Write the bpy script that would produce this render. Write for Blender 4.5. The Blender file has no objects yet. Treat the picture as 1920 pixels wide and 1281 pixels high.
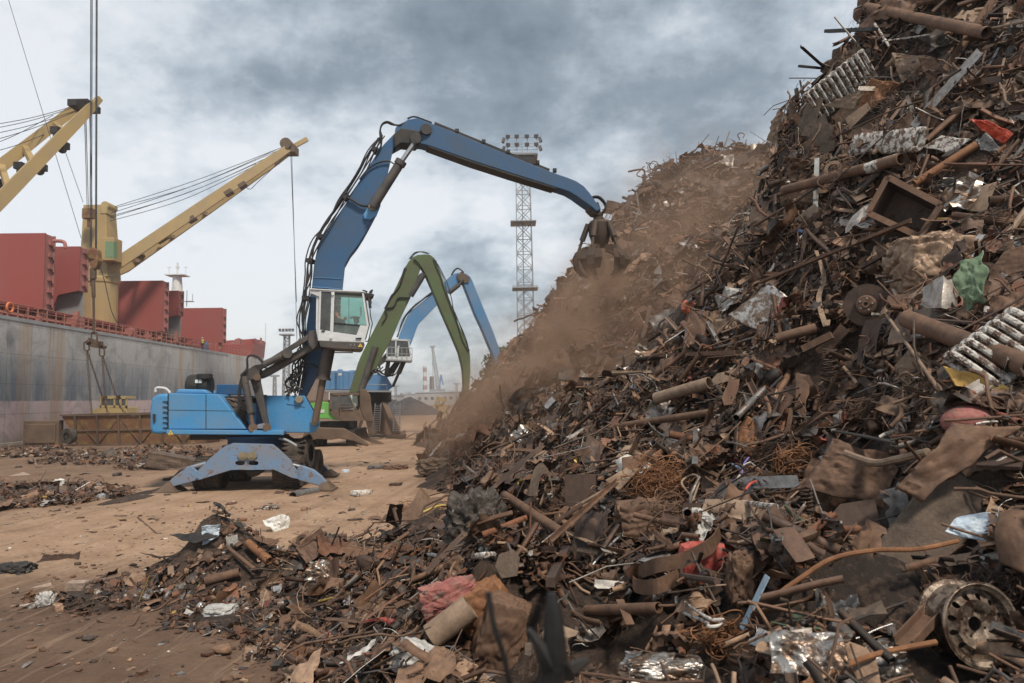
import bpy, bmesh, math, random
import numpy as np
from mathutils import Vector, Matrix, Euler, noise as mnoise
C = bpy.context.scene
random.seed(7); RNG = np.random.default_rng(11)
R = math.radians
# ------------------------------------------------------------------ camera
CAM_Z = 3.0; FPX = 1333.0; HOR = 745.0; ROLL = 0.0175
cam = bpy.data.objects.new('camera', bpy.data.cameras.new('camera')); C.collection.objects.link(cam)
cam.data.sensor_width = 36; cam.data.lens = FPX*36/1920
cam.data.clip_start = 0.05; cam.data.clip_end = 6000
PITCH = math.atan((HOR-640.5)/FPX)
cam.rotation_mode = 'XYZ'
MC = Matrix.Rotation(math.pi/2+PITCH, 3, 'X') @ Matrix.Rotation(-ROLL, 3, 'Z')
cam.rotation_euler = MC.to_euler('XYZ'); cam.location = (0, 0, CAM_Z)
cam.data.dof.use_dof = True; cam.data.dof.focus_distance = 10.0; cam.data.dof.aperture_fstop = 3.5
C.camera = cam
# ------------------------------------------------------------------ sky and sun
SUN_EL, SUN_AZ = 54, 150          # degrees; azimuth measured from +Y towards +X
w = bpy.data.worlds.new('World'); C.world = w; w.use_nodes = True
nt = w.node_tree; N = nt.nodes; L = nt.links; N.clear()
def nn(t, **k):
    n = N.new(t)
    for a, b in k.items(): setattr(n, a, b)
    return n
out = nn('ShaderNodeOutputWorld'); bg = nn('ShaderNodeBackground'); bg2 = nn('ShaderNodeBackground'); addn = nn('ShaderNodeAddShader')
sky = nn('ShaderNodeTexSky', sky_type='NISHITA', sun_disc=False, sun_elevation=R(SUN_EL), sun_rotation=R(SUN_AZ))
sky.dust_density = 2.0
L.new(sky.outputs[0], bg.inputs[0]); bg.inputs[1].default_value = 0.03
tc = nn('ShaderNodeTexCoord'); sep = nn('ShaderNodeSeparateXYZ'); L.new(tc.outputs['Generated'], sep.inputs[0])
def mth(op, a, b=None, c=None, clamp=False):
    m = nn('ShaderNodeMath', operation=op); m.use_clamp = clamp
    for i, v in enumerate((a, b, c)):
        if v is None: continue
        if isinstance(v, (int, float)): m.inputs[i].default_value = v
        else: L.new(v, m.inputs[i])
    return m.outputs[0]
zz = mth('ADD', mth('MAXIMUM', sep.outputs[2], 0.0), 0.40)
cx = mth('DIVIDE', sep.outputs[0], zz); cy = mth('DIVIDE', sep.outputs[1], zz)
cmb = nn('ShaderNodeCombineXYZ'); L.new(cx, cmb.inputs[0]); L.new(cy, cmb.inputs[1])
def cloudnoise(scale, det, rough, dist, off):
    mp = nn('ShaderNodeMapping'); mp.inputs['Location'].default_value = off; L.new(cmb.outputs[0], mp.inputs[0])
    n = nn('ShaderNodeTexNoise'); n.inputs['Scale'].default_value = scale; n.inputs['Detail'].default_value = det
    n.inputs['Roughness'].default_value = rough; n.inputs['Distortion'].default_value = dist
    L.new(mp.outputs[0], n.inputs['Vector']); return n.outputs[0]
n1 = cloudnoise(1.15, 9, 0.54, 0.0, (3.1, 1.7, 0)); n2 = cloudnoise(4.4, 9, 0.62, 0.0, (0.3, 5.2, 1)); n3 = cloudnoise(0.35, 3, 0.5, 0, (7.3, 2.2, 2))
dens = mth('ADD', mth('ADD', mth('MULTIPLY', n1, 1.15), mth('MULTIPLY', n2, 0.85)), mth('MULTIPLY', n3, 0.6))
dens = mth('SUBTRACT', dens, 0.785)
# the cloud deck thins towards the lower left of the view and thickens to the right and overhead
glow = mth('ADD', mth('MULTIPLY', sep.outputs[0], 0.22), mth('MULTIPLY', sep.outputs[2], 0.42))
dens = mth('ADD', dens, mth('SUBTRACT', glow, 0.105))
rmp = nn('ShaderNodeValToRGB'); L.new(dens, rmp.inputs[0]); cr = rmp.color_ramp
cr.elements[0].position = 0.36; cr.elements[0].color = (0.86, 0.88, 0.89, 1)
cr.elements[1].position = 0.86; cr.elements[1].color = (0.145, 0.18, 0.205, 1)
for p, c in ((0.47, (0.70, 0.74, 0.77)), (0.57, (0.45, 0.51, 0.555)), (0.68, (0.27, 0.32, 0.355))):
    e = cr.elements.new(p); e.color = (*c, 1)
# out-of-view sky behind the camera and overhead brightened, added as fill light
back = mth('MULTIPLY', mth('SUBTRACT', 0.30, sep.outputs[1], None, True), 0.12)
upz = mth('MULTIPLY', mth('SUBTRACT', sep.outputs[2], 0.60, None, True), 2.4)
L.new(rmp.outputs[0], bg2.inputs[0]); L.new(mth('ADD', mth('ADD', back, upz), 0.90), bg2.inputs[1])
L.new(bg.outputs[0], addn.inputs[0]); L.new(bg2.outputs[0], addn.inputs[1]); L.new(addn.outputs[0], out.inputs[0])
sun = bpy.data.objects.new('sun', bpy.data.lights.new('sun', 'SUN')); C.collection.objects.link(sun)
sun.data.energy = 3.9; sun.data.angle = R(9); sun.data.color = (1.0, 0.91, 0.79)
sun.location = (-20, -10, 60)
_sd = Vector((math.sin(R(SUN_AZ))*math.cos(R(SUN_EL)), math.cos(R(SUN_AZ))*math.cos(R(SUN_EL)), math.sin(R(SUN_EL))))
sun.rotation_euler = _sd.to_track_quat('Z', 'Y').to_euler()
C.view_settings.view_transform = 'Standard'; C.view_settings.look = 'None'
C.view_settings.exposure = 0.0; C.view_settings.gamma = 1.0
C.render.engine = 'CYCLES'; C.cycles.use_denoising = True
C.cycles.max_bounces = 5; C.cycles.diffuse_bounces = 2; C.cycles.glossy_bounces = 2; C.cycles.transmission_bounces = 4
C.cycles.volume_bounces = 1; C.cycles.transparent_max_bounces = 8; C.cycles.caustics_reflective = False; C.cycles.caustics_refractive = False
C.cycles.volume_max_steps = 128
# ------------------------------------------------------------------ helpers
def ray(px, py):
    return MC @ Vector(((px-960)/FPX, -(py-640.5)/FPX, -1))
def P(px, py, d):
    r = ray(px, py); return Vector((r.x*d/r.y, d, CAM_Z+r.z*d/r.y))
def G(px, py, z=0.0):
    r = ray(px, py); t = (z-CAM_Z)/r.z; return Vector((r.x*t, r.y*t, z))
Z1 = lambda u, v: (260+u/2.911, 500+v/2.911)
Z2 = lambda u, v: (540+u/2.669, 200+v/2.669)
Z3 = lambda u, v: (u/3.097, 160+v/3.097)
Z4 = lambda u, v: (u/2.911, 420+v/2.911)
Z5 = lambda u, v: (560+u/3.2025, 460+v/3.2025)
Z8 = lambda u, v: (540+u/6.405, 500+v/6.405)
ORG = {}
def setp(o, label=None, cat=None, group=None, kind=None):
    if label: o['label'] = label
    if cat: o['category'] = cat
    if group: o['group'] = group
    if kind: o['kind'] = kind
    return o
def empty(name, loc, label, cat, group=None):
    o = bpy.data.objects.new(name, None); C.collection.objects.link(o); o.location = Vector(loc); o.empty_display_size = 0.3
    ORG[o.name] = Vector(loc); return setp(o, label, cat, group)
class MB:
    def __init__(s): s.v = []; s.f = []
    def add(s, vs, fs):
        b = len(s.v); s.v.extend([tuple(v) for v in vs]); s.f.extend([tuple(i+b for i in f) for f in fs if len(set(f)) == len(f)]); return s
    def prism(s, pts, off):
        pts = [Vector(p) for p in pts]; off = Vector(off); n = len(pts)
        vs = pts+[p+off for p in pts]
        fs = [tuple(range(n)), tuple(range(2*n-1, n-1, -1))]+[(i, i+n, (i+1) % n+n, (i+1) % n) for i in range(n)]
        return s.add(vs, fs)
    def box(s, c, size, rot=None):
        c = Vector(c); x, y, z = (size[0]/2, size[1]/2, size[2]/2)
        vs = [Vector((a*x, b*y, e*z)) for a in (-1, 1) for b in (-1, 1) for e in (-1, 1)]
        if rot is not None: vs = [rot @ v for v in vs]
        vs = [c+v for v in vs]
        return s.add(vs, [(0, 1, 3, 2), (4, 6, 7, 5), (0, 4, 5, 1), (2, 3, 7, 6), (0, 2, 6, 4), (1, 5, 7, 3)])
    def beam(s, a, b, w, h, up=(0, 0, 1)):
        a = Vector(a); b = Vector(b); d = (b-a); l = d.length
        if l < 1e-6: return s
        d.normalize(); u = Vector(up)
        if abs(d.dot(u)) > .97: u = Vector((0, 1, 0))
        sx = d.cross(u).normalized(); sz = sx.cross(d)
        rot = Matrix((sx, d, sz)).transposed()
        return s.box((a+b)/2, (w, l, h), rot)
    def tube(s, pts, r, n=8, cap=True):
        pts = [Vector(p) for p in pts]; m = len(pts); rs = r if isinstance(r, (list, tuple)) else [r]*m
        t0 = (pts[1]-pts[0]).normalized(); u = t0.orthogonal().normalized(); b = len(s.v); vs = []
        for i, p in enumerate(pts):
            t = (pts[min(i+1, m-1)]-pts[max(i-1, 0)]);
            if t.length < 1e-9: t = t0
            t = t.normalized(); u = (u-t*u.dot(t)); u = u.normalized() if u.length > 1e-6 else t.orthogonal().normalized()
            w_ = t.cross(u)
            for k in range(n):
                a = 2*math.pi*k/n; vs.append(p+(u*math.cos(a)+w_*math.sin(a))*rs[i])
        fs = [(i*n+k, i*n+(k+1) % n, (i+1)*n+(k+1) % n, (i+1)*n+k) for i in range(m-1) for k in range(n)]
        if cap: fs += [tuple(range(n-1, -1, -1)), tuple(range((m-1)*n, m*n))]
        return s.add(vs, fs)
    def lathe(s, o, ax, prof, n=24, closed=False):
        o = Vector(o); ax = Vector(ax).normalized(); u = ax.orthogonal().normalized(); w_ = ax.cross(u); vs = []; m = len(prof)
        for (r, h) in prof:
            for k in range(n):
                a = 2*math.pi*k/n; vs.append(o+ax*h+(u*math.cos(a)+w_*math.sin(a))*r)
        fs = [(i*n+k, i*n+(k+1) % n, (i+1)*n+(k+1) % n, (i+1)*n+k) for i in range(m-1) for k in range(n)]
        if closed: fs += [((m-1)*n+k, (m-1)*n+(k+1) % n, (k+1) % n, k) for k in range(n)]
        return s.add(vs, fs)
    def cyl(s, a, b, r, n=16):
        return s.tube([a, b], r, n)
    def grid(s, fn, nu, nv):
        vs = [fn(i/(nu-1), j/(nv-1)) for i in range(nu) for j in range(nv)]
        fs = [(i*nv+j, (i+1)*nv+j, (i+1)*nv+j+1, i*nv+j+1) for i in range(nu-1) for j in range(nv-1)]
        return s.add(vs, fs)
    def build(s, name, m, parent=None, smooth=False, bevel=0, thick=0, loc=None, label=None, cat=None, group=None, kind=None, fixn=True):
        if parent is not None: org = ORG[parent.name]
        elif loc is not None: org = Vector(loc)
        elif kind == 'structure' or not s.v: org = Vector((0, 0, 0))
        else:
            a = np.array(s.v, dtype=float); org = Vector(((a[:, 0].min()+a[:, 0].max())/2, (a[:, 1].min()+a[:, 1].max())/2, a[:, 2].min()))
        me = bpy.data.meshes.new(name)
        me.from_pydata([(v[0]-org.x, v[1]-org.y, v[2]-org.z) for v in s.v], [], s.f)
        if fixn:
            bm = bmesh.new(); bm.from_mesh(me); bmesh.ops.recalc_face_normals(bm, faces=bm.faces); bm.to_mesh(me); bm.free()
        me.materials.append(m)
        o = bpy.data.objects.new(name, me); C.collection.objects.link(o)
        if parent is not None: o.parent = parent; ORG[o.name] = org
        else: o.location = org; ORG[o.name] = org
        if smooth:
            me.shade_smooth()
            try: me.set_sharp_from_angle(angle=R(38))
            except Exception: pass
        if thick:
            md = o.modifiers.new('solid', 'SOLIDIFY'); md.thickness = thick; md.offset = 0
        if bevel:
            md = o.modifiers.new('bevel', 'BEVEL'); md.width = bevel; md.segments = 2; md.limit_method = 'ANGLE'; md.angle_limit = R(40); md.harden_normals = False
        return setp(o, label, cat, group, kind)
SKEW = 0.0      # how far a machine is turned from square-on: sideways shift per metre of depth
def plate(mb, Z, pts, d, th):
    return mb.prism([P(*Z(*p), d) for p in pts], (SKEW*th, th, 0))
ID = lambda x, y: (x, y)
def curve(pts, n=8):
    """smooth polyline through points (Catmull-Rom)"""
    pts = [Vector(p) for p in pts]; o = []
    for i in range(len(pts)-1):
        p0 = pts[max(i-1, 0)]; p1 = pts[i]; p2 = pts[i+1]; p3 = pts[min(i+2, len(pts)-1)]
        for k in range(n):
            t = k/n; o.append(0.5*((2*p1)+(p2-p0)*t+(2*p0-5*p1+4*p2-p3)*t*t+(3*p1-p0-3*p2+p3)*t**3))
    o.append(pts[-1]); return o
# ------------------------------------------------------------------ materials
def new_mat(name):
    m = bpy.data.materials.new(name); m.use_nodes = True; return m, m.node_tree.nodes, m.node_tree.links
def tex_noise(nd, lk, scale, det=6, rough=.6, vec=None, dist=0, stretch=None):
    n = nd.new('ShaderNodeTexNoise'); n.inputs['Scale'].default_value = scale; n.inputs['Detail'].default_value = det
    n.inputs['Roughness'].default_value = rough; n.inputs['Distortion'].default_value = dist
    if vec is None:
        t = nd.new('ShaderNodeTexCoord'); vec = t.outputs['Object']
    if stretch:
        mp = nd.new('ShaderNodeMapping'); mp.inputs['Scale'].default_value = stretch; lk.new(vec, mp.inputs[0]); vec = mp.outputs[0]
    lk.new(vec, n.inputs['Vector']); return n.outputs[0]
def ramp(nd, lk, src, stops):
    r = nd.new('ShaderNodeValToRGB'); lk.new(src, r.inputs[0]); e = r.color_ramp.elements
    e[0].position = stops[0][0]; e[0].color = (*stops[0][1], 1); e[1].position = stops[-1][0]; e[1].color = (*stops[-1][1], 1)
    for p, c in stops[1:-1]: x = e.new(p); x.color = (*c, 1)
    return r.outputs[0]
def g3(v): return (v, v, v)
def mixc(nd, lk, fac, a, b, mode='MIX'):
    m = nd.new('ShaderNodeMix'); m.data_type = 'RGBA'; m.blend_type = mode
    for i, v in ((0, fac), (6, a), (7, b)):
        if isinstance(v, (int, float)): m.inputs[i].default_value = v
        elif isinstance(v, tuple): m.inputs[i].default_value = (*v, 1)
        else: lk.new(v, m.inputs[i])
    return m.outputs[2]
def bumpn(nd, lk, h, strength, dist=.02):
    b = nd.new('ShaderNodeBump'); b.inputs['Strength'].default_value = strength; b.inputs['Distance'].default_value = dist
    lk.new(h, b.inputs['Height']); return b.outputs[0]
def weathered(name, col, rough=.5, metal=0., dirt=(.20, .13, .085), dirt_amt=.45, rust=(.12, .055, .03), rust_amt=.2, scale=1.5, bump=.25, fine=18, streak=False):
    """paint or metal under dust film, stains and rust patches"""
    m, nd, lk = new_mat(name); b = nd['Principled BSDF']
    n1 = tex_noise(nd, lk, scale, 8, .62, stretch=(1, 1, .35) if streak else None); n2 = tex_noise(nd, lk, scale*2.7, 9, .7, dist=.4); n3 = tex_noise(nd, lk, fine, 5, .6)
    f1 = ramp(nd, lk, n1, [(.62-dirt_amt*.45, g3(0)), (.80, g3(min(1, dirt_amt*1.5)))])
    var = mixc(nd, lk, .5, col, ramp(nd, lk, n3, [(.3, tuple(c*.78 for c in col)), (.7, tuple(min(1, c*1.18) for c in col))]))
    c1 = mixc(nd, lk, f1, var, dirt)
    t = .70-rust_amt*.35
    f2 = ramp(nd, lk, n2, [(t, g3(0)), (t+.05, g3(1))])
    c2 = mixc(nd, lk, f2, c1, ramp(nd, lk, n3, [(.3, rust), (.7, tuple(c*1.9 for c in rust))])) if rust_amt > 0 else c1
    lk.new(c2, b.inputs['Base Color']); b.inputs['Metallic'].default_value = metal
    rr = mixc(nd, lk, f1, g3(rough), g3(.9)); lk.new(rr, b.inputs['Roughness'])
    if bump: lk.new(bumpn(nd, lk, n3, bump), b.inputs['Normal'])
    return m
M = {}
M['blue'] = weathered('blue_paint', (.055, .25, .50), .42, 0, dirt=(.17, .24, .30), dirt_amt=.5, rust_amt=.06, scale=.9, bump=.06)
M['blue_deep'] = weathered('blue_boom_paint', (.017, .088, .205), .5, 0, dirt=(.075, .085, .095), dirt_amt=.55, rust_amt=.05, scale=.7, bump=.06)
M['blue_worn'] = weathered('worn_blue_paint', (.12, .25, .43), .65, .0, dirt=(.24, .20, .165), dirt_amt=.75, rust=(.13, .085, .06), rust_amt=.40, scale=1.9, bump=.3, streak=False)
M['blue_far'] = weathered('faded_blue_paint', (.08, .21, .39), .5, 0, dirt=(.24, .24, .25), dirt_amt=.4, rust_amt=.06, scale=.5, bump=0)
M['green'] = weathered('green_paint', (.080, .135, .048), .55, 0, dirt=(.10, .082, .05), dirt_amt=.7, rust_amt=.2, scale=.6, bump=.1)
M['green_bright'] = weathered('bright_green_paint', (.13, .42, .08), .5, 0, dirt=(.16, .14, .09), dirt_amt=.45, rust_amt=.08, scale=.8, bump=0)
M['white'] = weathered('cab_white_paint', (.62, .64, .64), .45, 0, dirt=(.36, .33, .29), dirt_amt=.4, rust_amt=.04, scale=1.6, bump=.04)
M['grey_arm'] = weathered('dusty_dark_steel', (.060, .056, .055), .55, .2, dirt=(.17, .135, .11), dirt_amt=.5, rust_amt=.1, scale=1.6)
M['dark'] = weathered('dark_oily_steel', (.022, .021, .021), .5, .2, dirt=(.08, .06, .045), dirt_amt=.5, rust_amt=.08, scale=2)
M['rubber'] = weathered('tyre_rubber', (.022, .021, .020), .85, 0, dirt=(.14, .10, .07), dirt_amt=.6, rust_amt=0, scale=3)
M['hose'] = weathered('hydraulic_hose_rubber', (.018, .018, .02), .55, 0, dirt=(.09, .07, .05), dirt_amt=.4, rust_amt=0, scale=3)
M['chrome'] = weathered('chromed_rod', (.55, .55, .55), .25, .9, dirt=(.25, .2, .16), dirt_amt=.25, rust_amt=0, scale=3, bump=0)
M['brown_steel'] = weathered('dusty_brown_steel', (.10, .068, .048), .7, .1, dirt=(.20, .135, .09), dirt_amt=.6, rust_amt=.2, scale=1.3)
M['grab'] = weathered('grab_steel', (.045, .034, .028), .6, .3, dirt=(.13, .085, .055), dirt_amt=.6, rust_amt=.2, scale=2)
M['yellow'] = weathered('yellow_crane_paint', (.38, .265, .11), .55, 0, dirt=(.27, .21, .14), dirt_amt=.55, rust_amt=.06, scale=.5, bump=0)
M['yellow_rust'] = weathered('worn_yellow_skip_paint', (.30, .19, .045), .75, 0, dirt=(.095, .062, .042), dirt_amt=.85, rust_amt=.7, scale=1.1)
M['yellow_m'] = weathered('yellow_machine_paint', (.42, .31, .13), .55, 0, dirt=(.25, .19, .12), dirt_amt=.5, rust_amt=.1, scale=1, bump=0)
M['red_ship'] = weathered('red_oxide_paint', (.27, .060, .05), .6, 0, dirt=(.22, .10, .085), dirt_amt=.35, rust_amt=.04, scale=.35, bump=0, streak=True)
M['red_edge'] = weathered('faded_red_paint', (.36, .13, .115), .6, 0, dirt=(.20, .09, .07), dirt_amt=.5, rust_amt=.15, scale=.6, bump=0)
M['red_dark'] = weathered('rusty_red_railing_paint', (.38, .15, .11), .7, 0, dirt=(.25, .13, .09), dirt_amt=.5, rust_amt=.2, scale=1, bump=0)
M['wire'] = weathered('steel_cable', (.045, .047, .05), .6, .3, rust_amt=0, dirt_amt=.1)
M['chain'] = weathered('rusty_chain_steel', (.085, .055, .038), .7, .3, rust_amt=.3)
M['galv'] = weathered('galvanised_steel', (.33, .34, .35), .5, .4, dirt=(.22, .2, .18), dirt_amt=.4, rust_amt=.03, scale=.8, bump=0)
M['lampglass'] = weathered('floodlight_housing', (.10, .10, .105), .4, .2, rust_amt=0)
M['seat'] = weathered('black_cab_trim', (.02, .02, .022), .6, 0, rust_amt=0, dirt_amt=.1)
M['skin'] = weathered('skin', (.36, .20, .14), .5, 0, rust_amt=0, dirt_amt=0, bump=0)
M['shirt'] = weathered('orange_shirt', (.42, .10, .045), .8, 0, rust_amt=0, dirt_amt=.1)
M['hair'] = weathered('dark_hair', (.035, .022, .015), .7, 0, rust_amt=0, dirt_amt=0)
M['vest'] = weathered('hi_vis_fabric', (.52, .62, .08), .7, 0, rust_amt=0, dirt_amt=.1)
M['trouser'] = weathered('dark_trousers', (.03, .035, .05), .8, 0, rust_amt=0, dirt_amt=.1)
M['orange'] = weathered('orange_ring_paint', (.62, .16, .05), .6, 0, rust_amt=0, dirt_amt=.3)
M['black'] = weathered('flat_black', (.012, .012, .012), .7, 0, rust_amt=0, dirt_amt=.1, bump=0)
M['sign_yellow'] = weathered('warning_yellow', (.75, .50, .05), .5, 0, rust_amt=0, dirt_amt=.1, bump=0)
M['brass'] = weathered('greasy_pin', (.30, .25, .16), .45, .5, rust_amt=.1, dirt_amt=.3)
M['concrete'] = weathered('dusty_concrete', (.33, .28, .235), .9, 0, dirt=(.2, .15, .11), dirt_amt=.5, rust_amt=0, scale=2, bump=.4)
M['ship_white'] = weathered('ship_mast_white', (.6, .6, .58), .6, 0, rust_amt=.05, dirt_amt=.3, bump=0)
def glass_mat(name, col, alpha):
    m, nd, lk = new_mat(name); b = nd['Principled BSDF']
    b.inputs['Base Color'].default_value = (*col, 1); b.inputs['Roughness'].default_value = .06
    tr = nd.new('ShaderNodeBsdfTransparent'); tr.inputs[0].default_value = (*col, 1); mx = nd.new('ShaderNodeMixShader')
    fz = tex_noise(nd, lk, 3, 5); rr = ramp(nd, lk, fz, [(.3, g3(alpha*.8)), (.75, g3(min(1, alpha*1.5)))])
    lk.new(rr, mx.inputs[0]); lk.new(tr.outputs[0], mx.inputs[1]); lk.new(b.outputs[0], mx.inputs[2])
    lk.new(mx.outputs[0], nd['Material Output'].inputs[0]); return m
M['glass_green'] = glass_mat('green_tinted_glass', (.60, .86, .79), .10)
M['glass_clear'] = glass_mat('clear_glass', (.88, .95, .93), .07)
M['glass_dark'] = glass_mat('dusty_dark_glass', (.16, .17, .17), .45)
# ------------------------------------------------------------------ terrain: yard and scrap mountain as one height function
CP = []
for (x, y, d) in [(1040,1281,4.2),(1300,1281,3.7),(1600,1281,3.3),(1900,1281,3.1),(850,1281,5),(700,1281,6.1),(1815,1190,3.75),(1500,1150,4.2),(1200,1150,5.0),(1000,1150,5.5),(850,1130,6.8),
    (1740,1000,4.6),(1500,1000,5.3),(1250,1000,6.5),(1050,1000,7.6),(900,990,9),(1850,850,5.2),(1600,850,6.3),(1350,850,8),(1150,880,10),(1000,920,12),
    (1850,680,6),(1600,680,7.5),(1400,700,9.5),(1250,730,11.5),(1100,790,14),(980,850,17),(1850,500,7),(1600,520,8.5),(1440,580,10),(1300,620,12),
    (1850,300,8.3),(1650,300,10),(1520,400,11),(1850,100,9.6),(1680,110,11.2),(1580,200,11.6),(1900,-100,11),(1720,-90,12.3),
    (1520,200,12.0),(1475,290,12.3),(1445,400,12.3),(1350,510,12.8),(1240,610,13.5),(1140,710,15.5),
    (1215,360,40),(1245,320,42),(1330,300,45),(1440,285,46),(1185,420,37),(1150,480,36),(1080,560,35),(1020,640,34),(945,715,36),
    (1300,450,31),(1200,500,29),(1150,600,26),(1260,520,26.5),(1370,400,33),(1050,700,23),(1000,760,22),(950,820,22),(900,880,20.5),(865,915,21.2),(820,835,42),(880,790,40),(850,800,58)]:
    p = P(x, y, d); CP.append((p.x, p.y, p.z))
CP += [(6.1,17.5,3.2),(3.9,18.5,2.3),(2.6,20.5,2.2),(9,17,12),(9,22,8.5),(8,14,11.8),(12,10,11),(10,6,7),(6,2,2.2),(3,1.5,1.3),(0,1.5,1.2),(0,-3,1),(-3,2,.25),(-4,-1,-.2),
       (12,60,14),(0,60,5.5),(-4,60,1.2),(-7,75,-.2),(20,40,17),(25,20,14),(15,85,0),(0,90,-.5),(30,70,8),(30,0,6),(20,3,8),
       (-6,10,-.6),(-6,20,-.7),(-3.6,24,-.05),(-8,40,-.7),(-10,60,-.7),(-3.2,13,-.1),(-2.8,16,-.2),(-12,4,-.8),(-2.6,8.2,.0),(-1.7,19,-.15),(-2.1,21.5,-.15),(-2.9,23.5,-.15),(-3.6,26,-.2),(-4.3,29,-.3),(-5.2,34,-.3),(-5.2,38,-.2),(5.0,17.5,1.8),(6.6,19.5,4.4),(4.3,15.8,2.4)]
CP = np.array(CP)
def _rbf_fit(cp, lam=.02):
    n = len(cp); d = np.sqrt(((cp[:, None, :2]-cp[None, :, :2])**2).sum(-1))
    K = np.where(d > 0, d*d*np.log(d+1e-9), 0)+lam*np.eye(n)*n*.1
    Q = np.c_[np.ones(n), cp[:, :2]]; A = np.block([[K, Q], [Q.T, np.zeros((3, 3))]])
    return np.linalg.solve(A, np.r_[cp[:, 2], np.zeros(3)])
_W = _rbf_fit(CP)
BUMPS = [(-5.05,12.25,1.05,.62,.6),(-4.2,12.2,.62,.8,.7),(-3.1,12.0,.55,1.0,.7),(-2.1,11.7,.6,.9,.8),(-1.2,11.0,.7,1.0,.9),(-5.9,12.2,.27,.8,.6),(-6.4,11.2,.13,.9,.5),(-4.5,11.3,.30,1.2,.6),(-3.0,10.5,.22,1.2,.8),(-2.0,9.6,.28,.9,.9),
         (-16.5,23.5,.45,3.0,2.2),(-19,38,.75,4.5,1.6),(-14.5,34,.65,3.0,1.3),(-12.5,31.5,.4,1.8,1.2),(-30,44,.5,3,2)]
def H(X, Y):
    X = np.asarray(X, float); Y = np.asarray(Y, float); sh = np.broadcast(X, Y).shape
    x = np.broadcast_to(X, sh).ravel(); y = np.broadcast_to(Y, sh).ravel(); out = np.zeros(x.size)
    for i in range(0, x.size, 20000):
        a = x[i:i+20000]; b = y[i:i+20000]
        d = np.sqrt((a[:, None]-CP[:, 0])**2+(b[:, None]-CP[:, 1])**2)
        z = (d*d*np.log(d+1e-9)) @ _W[:len(CP)]+_W[-3]+_W[-2]*a+_W[-1]*b
        # outside the control area fade to the yard
        fade = np.clip((a+13)/5, 0, 1)*np.clip((95-b)/12, 0, 1)*np.clip((34-a)/6, 0, 1)*np.clip((b+9)/5, 0, 1)
        z = np.maximum(z, 0)*fade
        for (bx, by, h, sx, sy) in BUMPS: z = z+h*np.exp(-((a-bx)/sx)**2-((b-by)/sy)**2)*(1-np.clip(z/1.5, 0, 1))
        out[i:i+20000] = z
    return out.reshape(sh)
# fast lookup grid of the height function
_gx = np.arange(-36, 34.01, .2); _gy = np.arange(-8, 95.01, .2); _HG = H(*np.meshgrid(_gx, _gy, indexing='ij'))
def HF(X, Y):
    X = np.asarray(X, float); Y = np.asarray(Y, float); u = np.clip((X+36)/.2, 0, len(_gx)-1.001); v = np.clip((Y+8)/.2, 0, len(_gy)-1.001)
    i = u.astype(int); j = v.astype(int); fu = u-i; fv = v-j
    return (_HG[i, j]*(1-fu)+_HG[i+1, j]*fu)*(1-fv)+(_HG[i, j+1]*(1-fu)+_HG[i+1, j+1]*fu)*fv
H = HF
def H1(x, y): return float(H(np.array([x]), np.array([y]))[0])
_TS = np.concatenate([np.arange(1.2, 16, .05), np.arange(16, 90, .2)])
def S(px, py, lift=0.0):
    """where the sight line through a photograph pixel meets the heap or the yard"""
    r = ray(px, py); k = 1/r.y; X = r.x*k*_TS; Z = CAM_Z+r.z*k*_TS
    g = (rough(X, _TS) if 'rough' in globals() else H(X, _TS))+lift; hit = np.where(Z <= g)[0]
    if len(hit) == 0: k_ = _TS < (60 if px < 1440 else 16); return P(px, py, float(_TS[k_][np.argmin(((Z-g)/_TS)[k_])]))
    return P(px, py, float(_TS[hit[0]]))
def NRM(x, y, e=.25):
    return Vector((-(H1(x+e, y)-H1(x-e, y))/(2*e), -(H1(x, y+e)-H1(x, y-e))/(2*e), 1)).normalized()
# value noise for vertices
def vnoise(x, y, s, seed=0):
    r = np.random.default_rng(seed).random((97, 97)); u = x*s+37.3; v = y*s+11.1
    i = np.floor(u).astype(int); j = np.floor(v).astype(int); fu = u-i; fv = v-j; fu = fu*fu*(3-2*fu); fv = fv*fv*(3-2*fv)
    g = lambda a, b: r[a % 97, b % 97]
    return (g(i, j)*(1-fu)+g(i+1, j)*fu)*(1-fv)+(g(i, j+1)*(1-fu)+g(i+1, j+1)*fu)*fv
def sheet_mesh(name, xs, ys, zf, m, kind, label=None, cat=None):
    XX, YY = np.meshgrid(xs, ys, indexing='ij'); ZZ = zf(XX, YY); nx, ny = XX.shape
    co = np.c_[XX.ravel(), YY.ravel(), ZZ.ravel()]
    i, j = np.meshgrid(np.arange(nx-1), np.arange(ny-1), indexing='ij'); a = (i*ny+j).ravel()
    q = np.c_[a, a+ny, a+ny+1, a+1]
    me = np_mesh(name, co, q, m, smooth=True)
    o = bpy.data.objects.new(name, me); C.collection.objects.link(o); return setp(o, label, cat, None, kind)
def np_mesh(name, co, q, m, smooth=False, tint=None):
    me = bpy.data.meshes.new(name); me.vertices.add(len(co)); me.vertices.foreach_set('co', co.astype(np.float32).ravel())
    k = q.shape[1]; me.loops.add(q.size); me.loops.foreach_set('vertex_index', q.astype(np.int32).ravel())
    me.polygons.add(len(q)); me.polygons.foreach_set('loop_start', np.arange(0, q.size, k, dtype=np.int32)); me.polygons.foreach_set('loop_total', np.full(len(q), k, np.int32))
    if smooth: me.polygons.foreach_set('use_smooth', np.ones(len(q), bool))
    me.update(calc_edges=True)
    if tint is not None:
        at = me.color_attributes.new('tint', 'FLOAT_COLOR', 'POINT'); at.data.foreach_set('color', tint.astype(np.float32).ravel())
    me.materials.append(m); return me
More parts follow.
